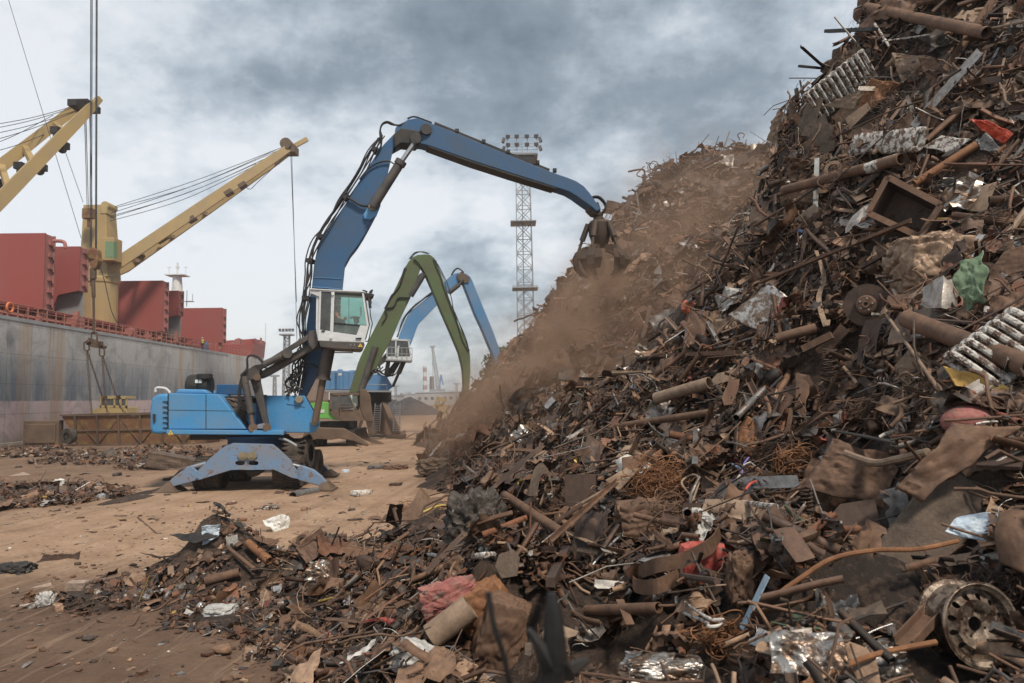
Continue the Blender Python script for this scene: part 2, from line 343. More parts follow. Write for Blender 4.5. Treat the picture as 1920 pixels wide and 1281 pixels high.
# yard: sandy earth with tyre tracks, darker and damper mud in the foreground
def yard_mat():
    m, nd, lk = new_mat('yard_earth'); b = nd['Principled BSDF']; b.inputs['Roughness'].default_value = .92; b.inputs['Specular IOR Level'].default_value = .2
    t = nd.new('ShaderNodeTexCoord'); o = t.outputs['Object']
    big = tex_noise(nd, lk, .10, 6, .6, o); mid = tex_noise(nd, lk, .7, 8, .65, o); fine = tex_noise(nd, lk, 9, 8, .7, o); grit = tex_noise(nd, lk, 60, 4, .7, o)
    # damp mud lies near the loading heap in the foreground and by the quay
    sp = nd.new('ShaderNodeSeparateXYZ'); lk.new(o, sp.inputs[0])
    def mm(op, a, b_, cl=False):
        n = nd.new('ShaderNodeMath'); n.operation = op; n.use_clamp = cl
        for i, v in ((0, a), (1, b_)):
            if isinstance(v, (int, float)): n.inputs[i].default_value = v
            else: lk.new(v, n.inputs[i])
        return n.outputs[0]
    yy = mm('ADD', sp.outputs[1], mm('MULTIPLY', mid, 3.0)); damp = mm('SUBTRACT', 1, mm('DIVIDE', mm('SUBTRACT', yy, 12.0), 4.5), True)
    lx = mm('DIVIDE', mm('SUBTRACT', mm('SUBTRACT', -8.5, sp.outputs[0]), mm('MULTIPLY', big, 6.0)), 7.0, True)
    damp = mm('MAXIMUM', damp, mm('MULTIPLY', lx, .75))
    sand = ramp(nd, lk, mid, [(.3, (.34, .215, .135)), (.5, (.42, .275, .18)), (.72, (.50, .345, .235))])
    mud = ramp(nd, lk, mid, [(.3, (.085, .052, .036)), (.55, (.155, .097, .066)), (.75, (.215, .14, .096))])
    dn = mm('MULTIPLY', damp, mm('ADD', .70, mm('MULTIPLY', big, .5)), True)
    c = mixc(nd, lk, dn, sand, mud)
    wet = tex_noise(nd, lk, .33, 7, .7, o, dist=1.2, stretch=(1, .5, 1)); c = mixc(nd, lk, mm('MULTIPLY', ramp_f(nd, lk, wet, .52, .66), .5), c, (.12, .072, .047))
    c = mixc(nd, lk, mm('MULTIPLY', ramp_f(nd, lk, fine, .35, .62), .62), c, mixc(nd, lk, .55, c, (.07, .045, .032)))
    c = mixc(nd, lk, ramp_f(nd, lk, grit, .66, .72), c, (.42, .35, .29))
    # tyre tracks: wavering pairs of bands running along the yard
    for (ang, sc, off) in ((R(6), 1.0, 0),):
        mp = nd.new('ShaderNodeMapping'); mp.inputs['Rotation'].default_value = (0, 0, ang); lk.new(o, mp.inputs[0])
        tn_ = tex_noise(nd, lk, 1.0, 5, .6, mp.outputs[0], stretch=(2.4*sc, .07, 1)); t2_ = tex_noise(nd, lk, 1.0, 4, .6, mp.outputs[0], stretch=(9*sc, .3, 1))
        c = mixc(nd, lk, mm('MULTIPLY', ramp_f(nd, lk, tn_, .50, .62), .5), c, mixc(nd, lk, .6, c, (.15, .09, .058)))
        c = mixc(nd, lk, mm('MULTIPLY', ramp_f(nd, lk, t2_, .56, .66), .3), c, (.43, .30, .21))
    lk.new(c, b.inputs['Base Color'])
    h = mm('ADD', mm('MULTIPLY', fine, 1.0), mm('MULTIPLY', grit, .25)); lk.new(bumpn(nd, lk, h, .8, .05), b.inputs['Normal']); return m
def ramp_f(nd, lk, src, a, b_): return ramp(nd, lk, src, [(a, g3(0)), (b_, g3(1))])
M['yard'] = yard_mat()
def yard_z(X, Y):
    z = (vnoise(X, Y, .55, 3)-.5)*.05+(vnoise(X, Y, 2.3, 4)-.5)*.035
    near = np.clip((30-Y)/20, 0, 1)
    z += near*((vnoise(X, Y, 6.0, 5)-.5)*.045+(vnoise(X, Y, 14.0, 6)-.5)*.022)
    # ruts pressed along the yard
    for (x0, k, wv) in ((-6.1, -.10, .5), (-4.1, -.10, .5), (-2.9, .12, .4), (-9.2, -.35, .6), (-11.3, -.35, .6)):
        dd = X-(x0+k*(Y-9)+.35*np.sin(Y*.25+x0)); z -= .05*np.exp(-(dd/.27)**2)*(.7+.3*np.sin(Y*9+dd*6)); z += .022*(np.exp(-((dd-.42)/.15)**2)+np.exp(-((dd+.42)/.15)**2))
    return z*np.clip((120-Y)/60, 0, 1)
# quay edge follows the ship; beyond it, water
SH_A = P(0, 590, 54)                       # deck edge of the ship at the left border of the photograph
_vp = ray(914, 746); SDIR = Vector((_vp.x, _vp.y, 0)).normalized(); SPERP = Vector((-SDIR.y, SDIR.x, 0))   # SPERP points to the ship's far side (left)
def ship_pt(t, s, z): return Vector((SH_A.x, SH_A.y, 0))+SDIR*t+SPERP*s+Vector((0, 0, z))
ys = np.concatenate([np.arange(-6, 22, .16), np.arange(22, 60, .5), np.arange(60, 130, 3), [160, 200, 300, 500, 1000, 2500, 5000]])
xs = np.concatenate([[-5000, -1500, -400, -150], np.arange(-100, -44, 8), np.arange(-44, -14, .6), np.arange(-14, 8, .16), np.arange(8, 60, 2), [80, 120, 250, 600, 1500, 5000]])
def ground_z(X, Y):
    z = yard_z(X, Y)
    s = (X-SH_A.x)*SPERP.x+(Y-SH_A.y)*SPERP.y
    t = (X-SH_A.x)*SDIR.x+(Y-SH_A.y)*SDIR.y
    return np.where((s > -.9) & (t < 70), -6.0, z)
sheet_mesh('ground', xs, ys, ground_z, M['yard'], 'structure')
def water_mat():
    m, nd, lk = new_mat('harbour_water'); b = nd['Principled BSDF']; b.inputs['Base Color'].default_value = (.04, .055, .06, 1); b.inputs['Roughness'].default_value = .12
    n = tex_noise(nd, lk, .8, 4); lk.new(bumpn(nd, lk, n, .4, .1), b.inputs['Normal']); return m
mb = MB(); mb.add([ship_pt(-60, -1.1, -2), ship_pt(72, -1.1, -2), ship_pt(72, 80, -2), ship_pt(-60, 80, -2)], [(0, 1, 2, 3)]); mb.build('water', water_mat(), kind='structure')
mb = MB(); mb.prism([ship_pt(-60, -1.55, .03), ship_pt(70, -1.55, .03), ship_pt(70, -1.0, .03), ship_pt(-60, -1.0, .03)], (0, 0, .22)); mb.build('quay_kerb', M['concrete'], kind='structure')
# core of the scrap mountain: dark earth and shredded fines that show between the pieces
def core_mat():
    m, nd, lk = new_mat('scrap_fines'); b = nd['Principled BSDF']; b.inputs['Roughness'].default_value = .9
    n = tex_noise(nd, lk, 1.1, 9, .7); n2 = tex_noise(nd, lk, 11, 8, .75); n3 = tex_noise(nd, lk, 45, 3, .7)
    c = ramp(nd, lk, n, [(.3, (.022, .014, .010)), (.5, (.045, .027, .018)), (.7, (.10, .060, .040))])
    c = mixc(nd, lk, ramp_f(nd, lk, n2, .5, .68), c, (.15, .095, .065)); c = mixc(nd, lk, ramp_f(nd, lk, n3, .70, .76), c, (.34, .31, .28))
    lk.new(c, b.inputs['Base Color']); lk.new(bumpn(nd, lk, n2, 1.0, .08), b.inputs['Normal']); return m
M['core'] = core_mat()
def rough(X, Y):
    z = H(X, Y); a = np.clip(z/1.2, 0, 1)
    d = (vnoise(X, Y, 1.1, 21)-.5)*.85+(vnoise(X, Y, 2.7, 22)-.5)*.55+(vnoise(X, Y, 6.5, 23)-.5)*.16
    return z+a*d+(1-a)*np.clip(z*3, 0, 1)*(vnoise(X, Y, 3.5, 24)-.5)*.14
def core_z(X, Y):
    z = rough(X, Y); h = H(X, Y); return np.where(h < .03, -.25, z-.12*np.clip(h/1.0, 0, 1))
M['bank'] = weathered('mud_bank', (.17, .11, .075), .95, 0, dirt=(.10, .065, .045), dirt_amt=.6, rust_amt=0, scale=.9, bump=.6, fine=9)
for nm, xs_, ys_, zf, lab in (('scrap_heap_core', np.concatenate([np.arange(-12.5, 9, .2), np.arange(9, 34, 1)]), np.concatenate([np.arange(-7, 20, .2), np.arange(20, 50, .4), np.arange(50, 94, 1.2)]), core_z, 'dark earthy core of the towering scrap mountain showing between its pieces'),
                     ('debris_bank', np.arange(-34, -8, .25), np.arange(17, 47, .25), lambda X, Y: np.where(H(X, Y) < .11, -.2, H(X, Y)-.06+(vnoise(X, Y, 2.2, 9)-.5)*.18), 'low dirt bank strewn with shredded debris left of the blue handler')):
    sheet_mesh(nm, xs_, ys_, zf, M['core' if nm[0] == 's' else 'bank'], 'stuff', lab, 'scrap')
# ------------------------------------------------------------------ blue material handler (nearest)
def warn_sign(parent, Z, c, s, d):
    mb = MB(); plate(mb, Z, [(c[0], c[1]-s), (c[0]+s*.62, c[1]), (c[0]-s*.62, c[1])], d, .008); o = mb.build('warning_label', M['sign_yellow'], parent)
    mb = MB(); plate(mb, Z, [(c[0]-s*.07, c[1]-s*.62), (c[0]+s*.07, c[1]-s*.62), (c[0]+s*.03, c[1]-s*.28), (c[0]-s*.03, c[1]-s*.28)], d-.008, .006)
    plate(mb, Z, [(c[0]-s*.06, c[1]-s*.2), (c[0]+s*.06, c[1]-s*.2), (c[0]+s*.06, c[1]-s*.1), (c[0]-s*.06, c[1]-s*.1)], d-.008, .006); mb.build('exclamation_mark', M['black'], o)
def hoses(parent, Z, path, d, n, spread, r, name='hose_bundle', mat='hose', seed=1, wig=.05):
    rr = random.Random(seed); mb = MB()
    for k in range(n):
        a = rr.uniform(-spread, spread); b_ = rr.uniform(-spread, spread); pts = []
        for i, q in enumerate(path):
            p = P(*Z(*q), d); pts.append(p+Vector((a+rr.uniform(-wig, wig), b_, rr.uniform(-wig, wig))))
        mb.tube(curve(pts, 5), r*rr.uniform(.7, 1.15), 6)
    return mb.build(name, M[mat], parent, smooth=True)
def pin(mb, Z, c, r, d, th=.06): mb.cyl(P(*Z(*c), d), P(*Z(*c), d)+Vector((SKEW*th, th, 0)), r, 18)

SKEW = -.24
bh = empty('material_handler', P(450, 920, 26)*1, 'big blue material handler with raised white cab dropping scrap from its grab', 'material handler')
bh.location.z = 0; ORG[bh.name] = bh.location.copy()
# superstructure
mb = MB(); plate(mb, Z1, [(162, 697), (166, 691), (435, 697), (588, 888), (160, 888)], 24.6, 2.6)
body = mb.build('engine_housing', M['blue'], bh, bevel=.03)
mb = MB(); plate(mb, Z1, [(61, 760), (70, 722), (96, 697), (161, 692), (158, 914), (76, 914), (61, 884)], 24.62, 2.9); cw = mb.build('counterweight', M['blue'], bh, bevel=.09)
for k in range(7): plate(mb := MB(), Z1, [(131, 735+k*28.5), (159, 735+k*28.5), (159, 739.5+k*28.5), (131, 738+k*28.5)], 24.58, .06); mb.build('cooling_slot', M['black'], cw)
mb = MB(); plate(mb, Z1, [(76, 805), (90, 805), (90, 848), (78, 848)], 24.56, .08); mb.build('rear_lamp', M['dark'], cw)
mb = MB(); plate(mb, Z1, [(365.5, 698), (368.5, 698), (368.5, 887), (365.5, 887)], 24.585, .03); plate(mb, Z1, [(159, 693), (162.5, 693), (162.5, 888), (159, 888)], 24.585, .03)
plate(mb, Z1, [(163, 782), (510, 787), (510, 789), (163, 784)], 24.592, .012); mb.build('panel_seam', M['black'], body)
mb = MB(); plate(mb, Z1, [(150, 890), (792, 896), (790, 922), (775, 919), (150, 916)], 24.45, 3.0); mb.build('deck_frame', M['blue'], bh, bevel=.02)
warn_sign(bh, Z1, (174, 917), 24, 24.42)
mb = MB(); plate(mb, Z1, [(198, 694), (214, 668), (362, 671), (382, 696)], 24.9, 2.2); mb.build('engine_hood', M['blue'], bh, bevel=.05)
mb = MB(); plate(mb, Z1, [(424, 643), (562, 643), (576, 702), (426, 698)], 26.6, .9); mb.build('hydraulic_tank', M['blue_deep'], bh, bevel=.03)
mb = MB(); a, b_ = P(*Z1(276, 648), 25.6), P(*Z1(392, 650), 25.6); mb.lathe(a, b_-a, [(0, 0), (.36, 0), (.40, .1), (.40, (b_-a).length*.55), (.34, (b_-a).length*.58), (.36, (b_-a).length), (0, (b_-a).length)], 22)
af = mb.build('air_filter', M['dark'], bh, smooth=True)
mb = MB(); a = P(*Z1(360, 640), 25.4); mb.lathe(a, (0, 0, 1), [(.12, -.2), (.12, .16), (.27, .18), (.27, .34), (.22, .36), (0, .37)], 18); mb.build('intake_cap', M['dark'], af, smooth=True)
for u in (318, 338): a = P(*Z1(u, 622), 25.24); MB().box(a+Vector((0, .02, -.03)), (.10, .12, .12)).build('clamp_band', M['white'], af)
mb = MB(); mb.tube(curve([P(*Z1(u, v), 24.7) for u, v in ((92, 684), (96, 664), (120, 662), (150, 668), (172, 690))], 6), .045, 8); mb.build('grab_rail', M['white'], bh, smooth=True)
mb = MB(); plate(mb, Z1, [(560, 760), (640, 704), (905, 704), (986, 850), (984, 872), (960, 907), (700, 907), (610, 890)], 25.3, 1.35); fr = mb.build('boom_bracket', M['blue'], bh, bevel=.03)
mb = MB(); plate(mb, Z1, [(640, 700), (700, 700), (700, 895), (640, 895)], 25.25, .08); mb.build('bracket_rib', M['blue_deep'], fr)
mb = MB(); plate(mb, Z1, [(808, 748), (908, 766), (908, 769), (808, 752)], 25.285, .03); mb.build('weld_seam', M['blue_deep'], fr)
for c, r in (((875, 725), .13), ((960, 848), .13)): pin(mb := MB(), Z1, c, r, 25.16, .15); mb.build('pivot_pin', M['brass'], fr, bevel=.01)
mb = MB(); plate(mb, Z1, [(935, 848), (950, 826), (975, 826), (988, 848), (972, 868), (948, 868)], 25.22, .09); mb.build('pin_boss', M['blue'], fr)
mb = MB(); plate(mb, Z1, [(848, 725), (862, 706), (890, 706), (900, 725), (890, 742), (860, 742)], 25.22, .09); mb.build('pin_boss', M['blue'], fr)
# machinery seen through the gap between housing and boom
mb = MB(); plate(mb, Z1, [(440, 708), (640, 706), (640, 888), (560, 888)], 25.5, .9); mb.build('pump_bay', M['dark'], bh)
rr = random.Random(4); mb = MB()
for k in range(24):
    u0, v0 = rr.uniform(470, 560), rr.uniform(715, 760); u1, v1 = rr.uniform(555, 640), rr.uniform(730, 860)
    mb.tube(curve([P(*Z1(u0, v0), 25.35), P(*Z1((u0+u1)/2+rr.uniform(-25, 25), (v0+v1)/2+rr.uniform(-25, 25)), 25.2), P(*Z1(u1, v1), 25.35)], 5), .03, 6)
for k in range(9): mb.box(P(*Z1(rr.uniform(490, 620), rr.uniform(725, 800)), 25.4), (rr.uniform(.1, .5), .2, rr.uniform(.06, .2)))
mb.build('hydraulic_lines', M['brown_steel'], bh)
mb = MB(); plate(mb, Z1, [(636, 884), (650, 862), (680, 856), (712, 870), (720, 890)], 24.5, .5); mb.build('riser_bracket', M['blue_worn'], bh, bevel=.02)
# cab riser linkage
mb = MB(); plate(mb, Z1, [(610, 620), (658, 606), (712, 875), (703, 888), (688, 885)], 24.75, .35); mb.build('riser_post', M['grey_arm'], bh, bevel=.02)
mb = MB(); plate(mb, Z1, [(578, 590), (594, 562), (628, 540), (655, 532), (664, 560), (660, 606), (610, 622), (584, 612)], 24.6, .65); mb.build('riser_head', M['grey_arm'], bh, bevel=.03)
mb = MB(); plate(mb, Z1, [(652, 540), (962, 345), (972, 372), (786, 486), (660, 566)], 24.55, .22); mb.build('upper_link', M['grey_arm'], bh, bevel=.02)
mb = MB(); plate(mb, Z1, [(660, 590), (668, 572), (800, 494), (940, 420), (985, 408), (988, 440), (930, 466), (700, 598), (664, 612)], 24.75, .55); mb.build('lower_link', M['grey_arm'], bh, bevel=.03)
mb = MB(); mb.cyl(P(*Z1(684, 534), 24.5), P(*Z1(786, 488), 24.5), .12); mb.cyl(P(*Z1(786, 488), 24.5), P(*Z1(826, 470), 24.5), .05); pin(mb, Z1, (812, 474), .16, 24.4, .3); mb.build('link_cylinder', M['grey_arm'], bh, smooth=True)
for o_ in (0, .34):
    mb = MB(); mb.cyl(P(*Z1(576, 600), 24.5+o_), P(*Z1(612, 800), 24.5+o_), .12); c_ = mb.build('riser_cylinder', M['grey_arm'], bh, smooth=True)
    mb = MB(); mb.cyl(P(*Z1(612, 800), 24.5+o_), P(*Z1(624, 884), 24.5+o_), .07); mb.cyl(P(*Z1(624, 880), 24.45+o_), P(*Z1(624, 880), 24.65+o_), .15); mb.build('piston_rod', M['brown_steel'], c_, smooth=True)
for q, r in (((700, 878), .14), ((645, 603), .12)): pin(mb := MB(), Z1, q, r, 24.45); mb.build('link_pin', M['brown_steel'], bh)
hoses(bh, Z1, [(585, 640), (556, 600), (568, 580), (586, 560), (588, 500), (612, 484), (650, 500), (690, 545)], 24.4, 2, .04, .035, seed=5, wig=.01)
hoses(bh, Z1, [(545, 770), (546, 700), (560, 620), (572, 590), (588, 560)], 24.45, 3, .05, .035, seed=6, wig=.02)
hoses(bh, Z1, [(690, 545), (760, 560), (820, 500), (900, 470)], 24.9, 3, .07, .02, seed=7, wig=.06)
# boom, elbow and stick (traced outline, box section)
BL = [(559, 742), (567, 700), (575, 610), (581, 569), (585, 537), (589, 492), (600, 455), (622, 420), (652, 376), (680, 330), (705, 290), (722, 268), (738, 252), (752, 238)]
BR = [(778, 262), (754, 267), (738, 276), (724, 339), (716, 372), (712, 387), (692, 425), (675, 455), (657, 478), (647, 496), (642, 541), (632, 600), (620, 655), (596, 700), (573, 745)]
def strip_box(mb, A, B, d, th):
    """box section along two outlines sampled at the same number of stations"""
    def res(pts, n):
        pts = [Vector((*p, 0)) for p in pts]; ls = [0]
        for i in range(1, len(pts)): ls.append(ls[-1]+(pts[i]-pts[i-1]).length)
        o = []
        for k in range(n):
            s = ls[-1]*k/(n-1); i = 1
            while i < len(ls)-1 and ls[i] < s: i += 1
            t = (s-ls[i-1])/(ls[i]-ls[i-1]); o.append(pts[i-1].lerp(pts[i], t))
        return o
    n = 26; a = res(A, n); b = res(B, n); vs = []
    for i in range(n):
        for q, dd in ((a[i], d), (b[i], d), (b[i], d+th), (a[i], d+th)): vs.append(P(q.x, q.y, d)+Vector((SKEW*(dd-d), dd-d, 0)))
    fs = [(i*4+k, i*4+(k+1) % 4, (i+1)*4+(k+1) % 4, (i+1)*4+k) for i in range(n-1) for k in range(4)]+[(0, 3, 2, 1), ((n-1)*4, (n-1)*4+1, (n-1)*4+2, (n-1)*4+3)]
    mb.add(vs, fs)
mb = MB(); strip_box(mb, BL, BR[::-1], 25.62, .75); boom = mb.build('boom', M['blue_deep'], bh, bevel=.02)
mb = MB(); pts = [(585, 538), (612, 540), (643, 543)]
mb.tube([P(x, y, 25.60) for x, y in pts], .018, 6); mb.tube([P(*Z2(u, v), 25.60) for u, v in ((130, 855), (200, 858), (270, 862))], .012, 6); mb.build('weld_seam', M['blue_far'], boom)
mb = MB()   # cylinder mount boss on the boom
plate(mb, ID, [(681, 402), (690, 388), (706, 376), (714, 384), (706, 404), (694, 412), (683, 410)], 25.5, .2); mb.build('mount_boss', M['blue'], boom, bevel=.02)
mb = MB(); pin(mb, ID, (699, 387), .16, 25.42, .1); mb.build('mount_pin', M['brass'], boom, bevel=.01)
mb = MB(); pin(mb, Z2, (576, 126), .3, 25.58, .05); mb.build('elbow_boss', M['blue_deep'], boom, bevel=.01)
SU = [(741, 251), (752, 236), (765, 224), (783, 221), (810, 232), (860, 251), (907, 271), (970, 297), (1038, 324), (1076, 337), (1092, 346), (1102, 356), (1113, 372), (1127, 392)]
SL = [(747, 262), (754, 266), (768, 268), (784, 268), (802, 272), (845, 287), (885, 301), (960, 325), (1042, 351), (1062, 357), (1074, 362), (1090, 374), (1106, 385), (1119, 396)]
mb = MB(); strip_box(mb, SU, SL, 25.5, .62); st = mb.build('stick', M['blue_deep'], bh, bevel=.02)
mb = MB(); plate(mb, ID, [(738, 252), (752, 240), (790, 246), (792, 262), (782, 271), (752, 268), (741, 276)], 25.46, .72); mb.build('elbow_guard', M['dark'], st, bevel=.03)
for q in ((692, 112), (640, 157)): pin(mb := MB(), Z2, q, .21, 25.38, .12); mb.build('elbow_pin', M['dark'], st, bevel=.01)
mb = MB()
for (x, y) in ((857, 249), (907, 269), (953, 288), (1003, 309), (1040, 323), (1008, 308)): mb.box(P(x, y, 25.8)+Vector((0, 0, .06)), (.14, .2, .12))
mb.beam(P(815, 232, 25.8), P(1030, 320, 25.8), .12, .10); mb.build('lubrication_line', M['dark'], st)
mb = MB(); strip_box(mb, [(802, 271.5), (885, 301), (960, 325), (1042, 351)], [(802, 275), (885, 305), (960, 329), (1042, 354)], 25.52, .58); mb.build('stick_underside_shade', M['dark'], st)  # dark strip added under the stick to stand for the shade on its underside
for o_ in (25.28, 26.42):
    mb = MB(); a = P(699, 388, o_); m1 = P(*Z2(556, 292), o_); mb.cyl(a, m1, .17); mb.cyl(m1, m1+(m1-a).normalized()*.18, .21); cy = mb.build('stick_cylinder', M['grey_arm'], bh, smooth=True)
    mb = MB(); e_ = P(*Z2(628, 190), o_); mb.cyl(m1, e_, .09); k_ = mb.build('piston_rod', M['chrome'], cy, smooth=True)
    mb = MB(); mb.cyl(e_, P(780, 267, o_), .16); mb.build('rod_eye', M['dark'], cy, smooth=True)
for o_ in (24.95, 26.55):
    mb = MB(); a = P(*Z1(1040, 440), o_); m1 = P(*Z1(1008, 605), o_); mb.cyl(a, m1, .22); mb.cyl(m1, P(*Z1(1006, 618), o_), .27); cy = mb.build('boom_cylinder', M['grey_arm'], bh, smooth=True)
    mb = MB(); mb.cyl(m1, P(*Z1(963, 848), o_), .12); mb.build('piston_rod', M['brown_steel'], cy, smooth=True)
# hoses up the back of the boom
back = [(560, 735), (569, 690), (571, 640), (567, 600), (573, 560), (579, 520), (583, 488), (596, 450), (618, 415), (645, 372), (673, 325), (699, 284), (716, 256)]
hoses(bh, ID, back, 25.5, 4, .13, .032, seed=8, wig=.07); hoses(bh, ID, back, 25.9, 4, .13, .03, seed=9, wig=.09)
hoses(bh, Z2, [(440, 240), (465, 190), (458, 130), (470, 90), (500, 78), (540, 92), (575, 85), (600, 72)], 25.55, 3, .05, .035, seed=10, wig=.02)
hoses(bh, Z2, [(460, 225), (468, 160), (462, 110), (480, 78), (520, 92), (560, 92), (590, 78)], 25.85, 2, .05, .03, seed=12, wig=.02)
hoses(bh, Z2, [(600, 62), (635, 50), (690, 68), (720, 82)], 25.8, 2, .03, .03, seed=13, wig=.01)
hoses(bh, Z2, [(300, 455), (330, 470), (370, 495), (410, 492), (432, 455)], 25.5, 3, .05, .035, seed=14, wig=.02)
hoses(bh, Z2, [(355, 365), (400, 310), (450, 282), (500, 275), (535, 292)], 25.55, 1, .02, .03, seed=15, wig=.01)
hoses(bh, Z1, [(880, 560), (900, 545), (945, 535), (985, 555), (988, 590)], 25.2, 1, .02, .035, seed=16, wig=.01)
hoses(bh, Z1, [(860, 690), (835, 640), (870, 600), (860, 560), (880, 520), (900, 480), (890, 440)], 25.3, 6, .18, .03, seed=17, wig=.14)
hoses(bh, Z1, [(820, 695), (860, 650), (840, 600), (880, 590), (895, 540)], 25.2, 5, .12, .026, seed=18, wig=.12)
for q in ((569, 640), (583, 490), (602, 445), (651, 372), (705, 283), (575, 560)): MB().box(P(*q, 25.75), (.22, .5, .14)).build('hose_clamp', M['dark'], boom)
# raised cab
cab = []
d0, d1 = 24.15, 25.45
def cabside(d, th):
    mb = MB()
    for pl in ([(375, 283), (400, 296), (385, 757), (361, 757)], [(520, 300), (560, 305), (545, 785), (505, 777)], [(888, 320), (915, 305), (980, 700), (943, 710)],
               [(372, 268), (915, 300), (915, 318), (375, 300)], [(385, 757), (505, 777), (545, 785), (820, 825), (866, 706), (943, 710), (980, 700), (972, 720), (912, 912), (360, 890), (361, 757)]):
        plate(mb, Z8, pl, d, th)
    return mb
cabo = cabside(d0, .09); plate(cabo, Z8, [(255, 258), (372, 268), (920, 296), (925, 308), (380, 282), (262, 275)], d0-.03, d1-d0+.15)
plate(cabo, Z8, [(255, 262), (385, 275), (372, 362), (345, 352), (258, 312)], d0+.02, .06); cabn = cabo.build('operator_cab', M['white'], bh, bevel=.012)
mb = cabside(d1, .08); mb.build('far_cab_side', M['white'], cabn)
mb = MB(); plate(mb, Z8, [(340, 360), (372, 300), (360, 890), (335, 740)], d0+.08, d1-d0); mb.build('rear_panel', M['white'], cabn)
mb = MB(); plate(mb, Z8, [(372, 895), (915, 912), (922, 940), (905, 985), (880, 998), (560, 985), (385, 962)], d0-.02, d1-d0+.1); pf = mb.build('cab_base', M['grey_arm'], cabn, bevel=.02)
warn_sign(cabn, Z8, (869, 966), 46, d0-.04)
for u in (750, 795):   # faint white marks on the cab base
    mb = MB(); plate(mb, Z8, [(u-8, 928), (u+14, 929), (u+14, 934), (u-8, 933)], d0-.03, .006); plate(mb, Z8, [(u, 935), (u+8, 935), (u+6, 952), (u-2, 950)], d0-.03, .006); mb.build('base_decal', M['galv'], cabn)
mb = MB(); plate(mb, Z8, [(398, 300), (521, 304), (506, 777), (384, 756)], d0+.03, .015); mb.build('rear_window', M['glass_dark'], cabn)
mb = MB(); plate(mb, Z8, [(560, 312), (889, 338), (944, 710), (866, 706), (821, 825), (545, 785)], d0+.03, .015); mb.build('door_window', M['glass_clear'], cabn)
mb = MB(); plate(mb, Z8, [(560, 312), (889, 338), (944, 710), (545, 690)], d1+.03, .012); mb.build('far_window', M['glass_green'], cabn)
mb = MB(); mb.prism([P(*Z8(908, 312), d0+.1), P(*Z8(972, 690), d0+.1), P(*Z8(972, 690), d0+.1)+Vector((SKEW*(d1-d0-.1), d1-d0-.1, 0)), P(*Z8(908, 312), d0+.1)+Vector((SKEW*(d1-d0-.1), d1-d0-.1, 0))], (.02, 0, 0)); mb.build('front_window', M['glass_green'], cabn)
mb = MB(); plate(mb, Z8, [(560, 306), (889, 336), (887, 352), (560, 326)], d0+.01, .03); plate(mb, Z8, [(556, 306), (564, 306), (550, 788), (541, 785)], d0+.01, .03); plate(MB(), Z8, [(728, 330), (734, 330), (734, 700), (728, 700)], d1-.02, .03).build('window_divider', M['black'], cabn)
plate(mb, Z8, [(545, 672), (944, 706), (944, 716), (545, 682)], d0+.01, .03); mb.build('window_seal', M['black'], cabn)
mb = MB(); plate(mb, Z8, [(400, 300), (520, 304), (506, 777), (386, 756)], d1-.05, .03)   # dark cab lining behind the rear window
plate(mb, Z8, [(548, 690), (865, 706), (820, 822), (545, 783)], d0+.55, .4); plate(mb, Z8, [(560, 560), (575, 470), (590, 470), (596, 640), (650, 660), (650, 690), (552, 690)], d0+.45, .5); mb.build('seat_and_floor', M['seat'], cabn)
mb = MB(); mb.tube([P(*Z8(u, v), d0+.3) for u, v in ((745, 618), (790, 605), (830, 606), (862, 616))], .03, 8); mb.tube([P(*Z8(u, v), d0+.35) for u, v in ((800, 612), (806, 660), (820, 700))], .045, 8)
mb.tube([P(*Z8(u, v), d0+.3) for u, v in ((668, 690), (676, 650), (690, 604))], .03, 8); plate(mb, Z8, [(790, 612), (850, 606), (856, 660), (840, 690), (806, 660)], d0+.5, .05); mb.tube([P(*Z8(u, v), d0+.1) for u, v in ((868, 600), (868, 490), (880, 486), (882, 590))], .012, 6)
mb.tube([P(*Z8(u, v), d0+.3) for u, v in ((640, 690), (652, 650), (662, 648))], .03, 8)
mb.build('steering_column', M['seat'], cabn, smooth=True)
mb = MB(); plate(mb, Z8, [(812, 857), (880, 853), (884, 862), (870, 872), (814, 867)], d0-.05, .05); mb.build('door_handle', M['black'], cabn)
mb = MB(); plate(mb, Z8, [(400, 765), (444, 766), (440, 784), (400, 780)], d0-.03, .04); mb.build('window_catch', M['black'], cabn)
for v in (330, 850): pin(mb := MB(), Z8, (518 if v > 500 else 538, v), .045, d0-.05, .05); plate(mb, Z8, [((505 if v > 500 else 525), v-16), ((532 if v > 500 else 548), v-16), ((532 if v > 500 else 548), v+16), ((505 if v > 500 else 525), v+16)], d0-.02, .025); mb.build('door_hinge', M['white'], cabn)
mb = MB(); plate(mb, Z8, [(905, 314), (1010, 322), (1036, 336), (1012, 356), (930, 372), (912, 350)], d0+.15, .9); plate(mb, Z8, [(975, 300), (1000, 275), (1022, 275), (1018, 300), (990, 315)], d0+.2, .25)
mb.tube([P(*Z8(u, v), d0+.2) for u, v in ((895, 292), (910, 290), (950, 305))], .035, 6); mb.tube([P(*Z8(u, v), d0+.2) for u, v in ((965, 370), (980, 420), (988, 500))], .05, 8); mb.tube([P(*Z8(u, v), d0+.2) for u, v in ((990, 380), (1000, 440), (985, 450))], .025, 6)
mb.build('work_light_bar', M['dark'], cabn)
mb = MB(); mb.tube(curve([P(*Z8(u, v), d0+.05) for u, v in ((985, 505), (992, 600), (1012, 680), (1000, 740), (965, 885), (925, 895))], 4), .02, 6)
mb.tube([P(*Z8(u, v), d0+.0) for u, v in ((918, 315), (978, 700), (930, 880))], .02, 6); mb.build('hand_rail', M['grey_arm'], cabn, smooth=True)
mb = MB(); mb.tube([P(*Z8(u, v), d0+.1) for u, v in ((556, 985), (560, 1032), (776, 1034), (778, 996))], .02, 6); mb.build('cab_step', M['dark'], cabn)
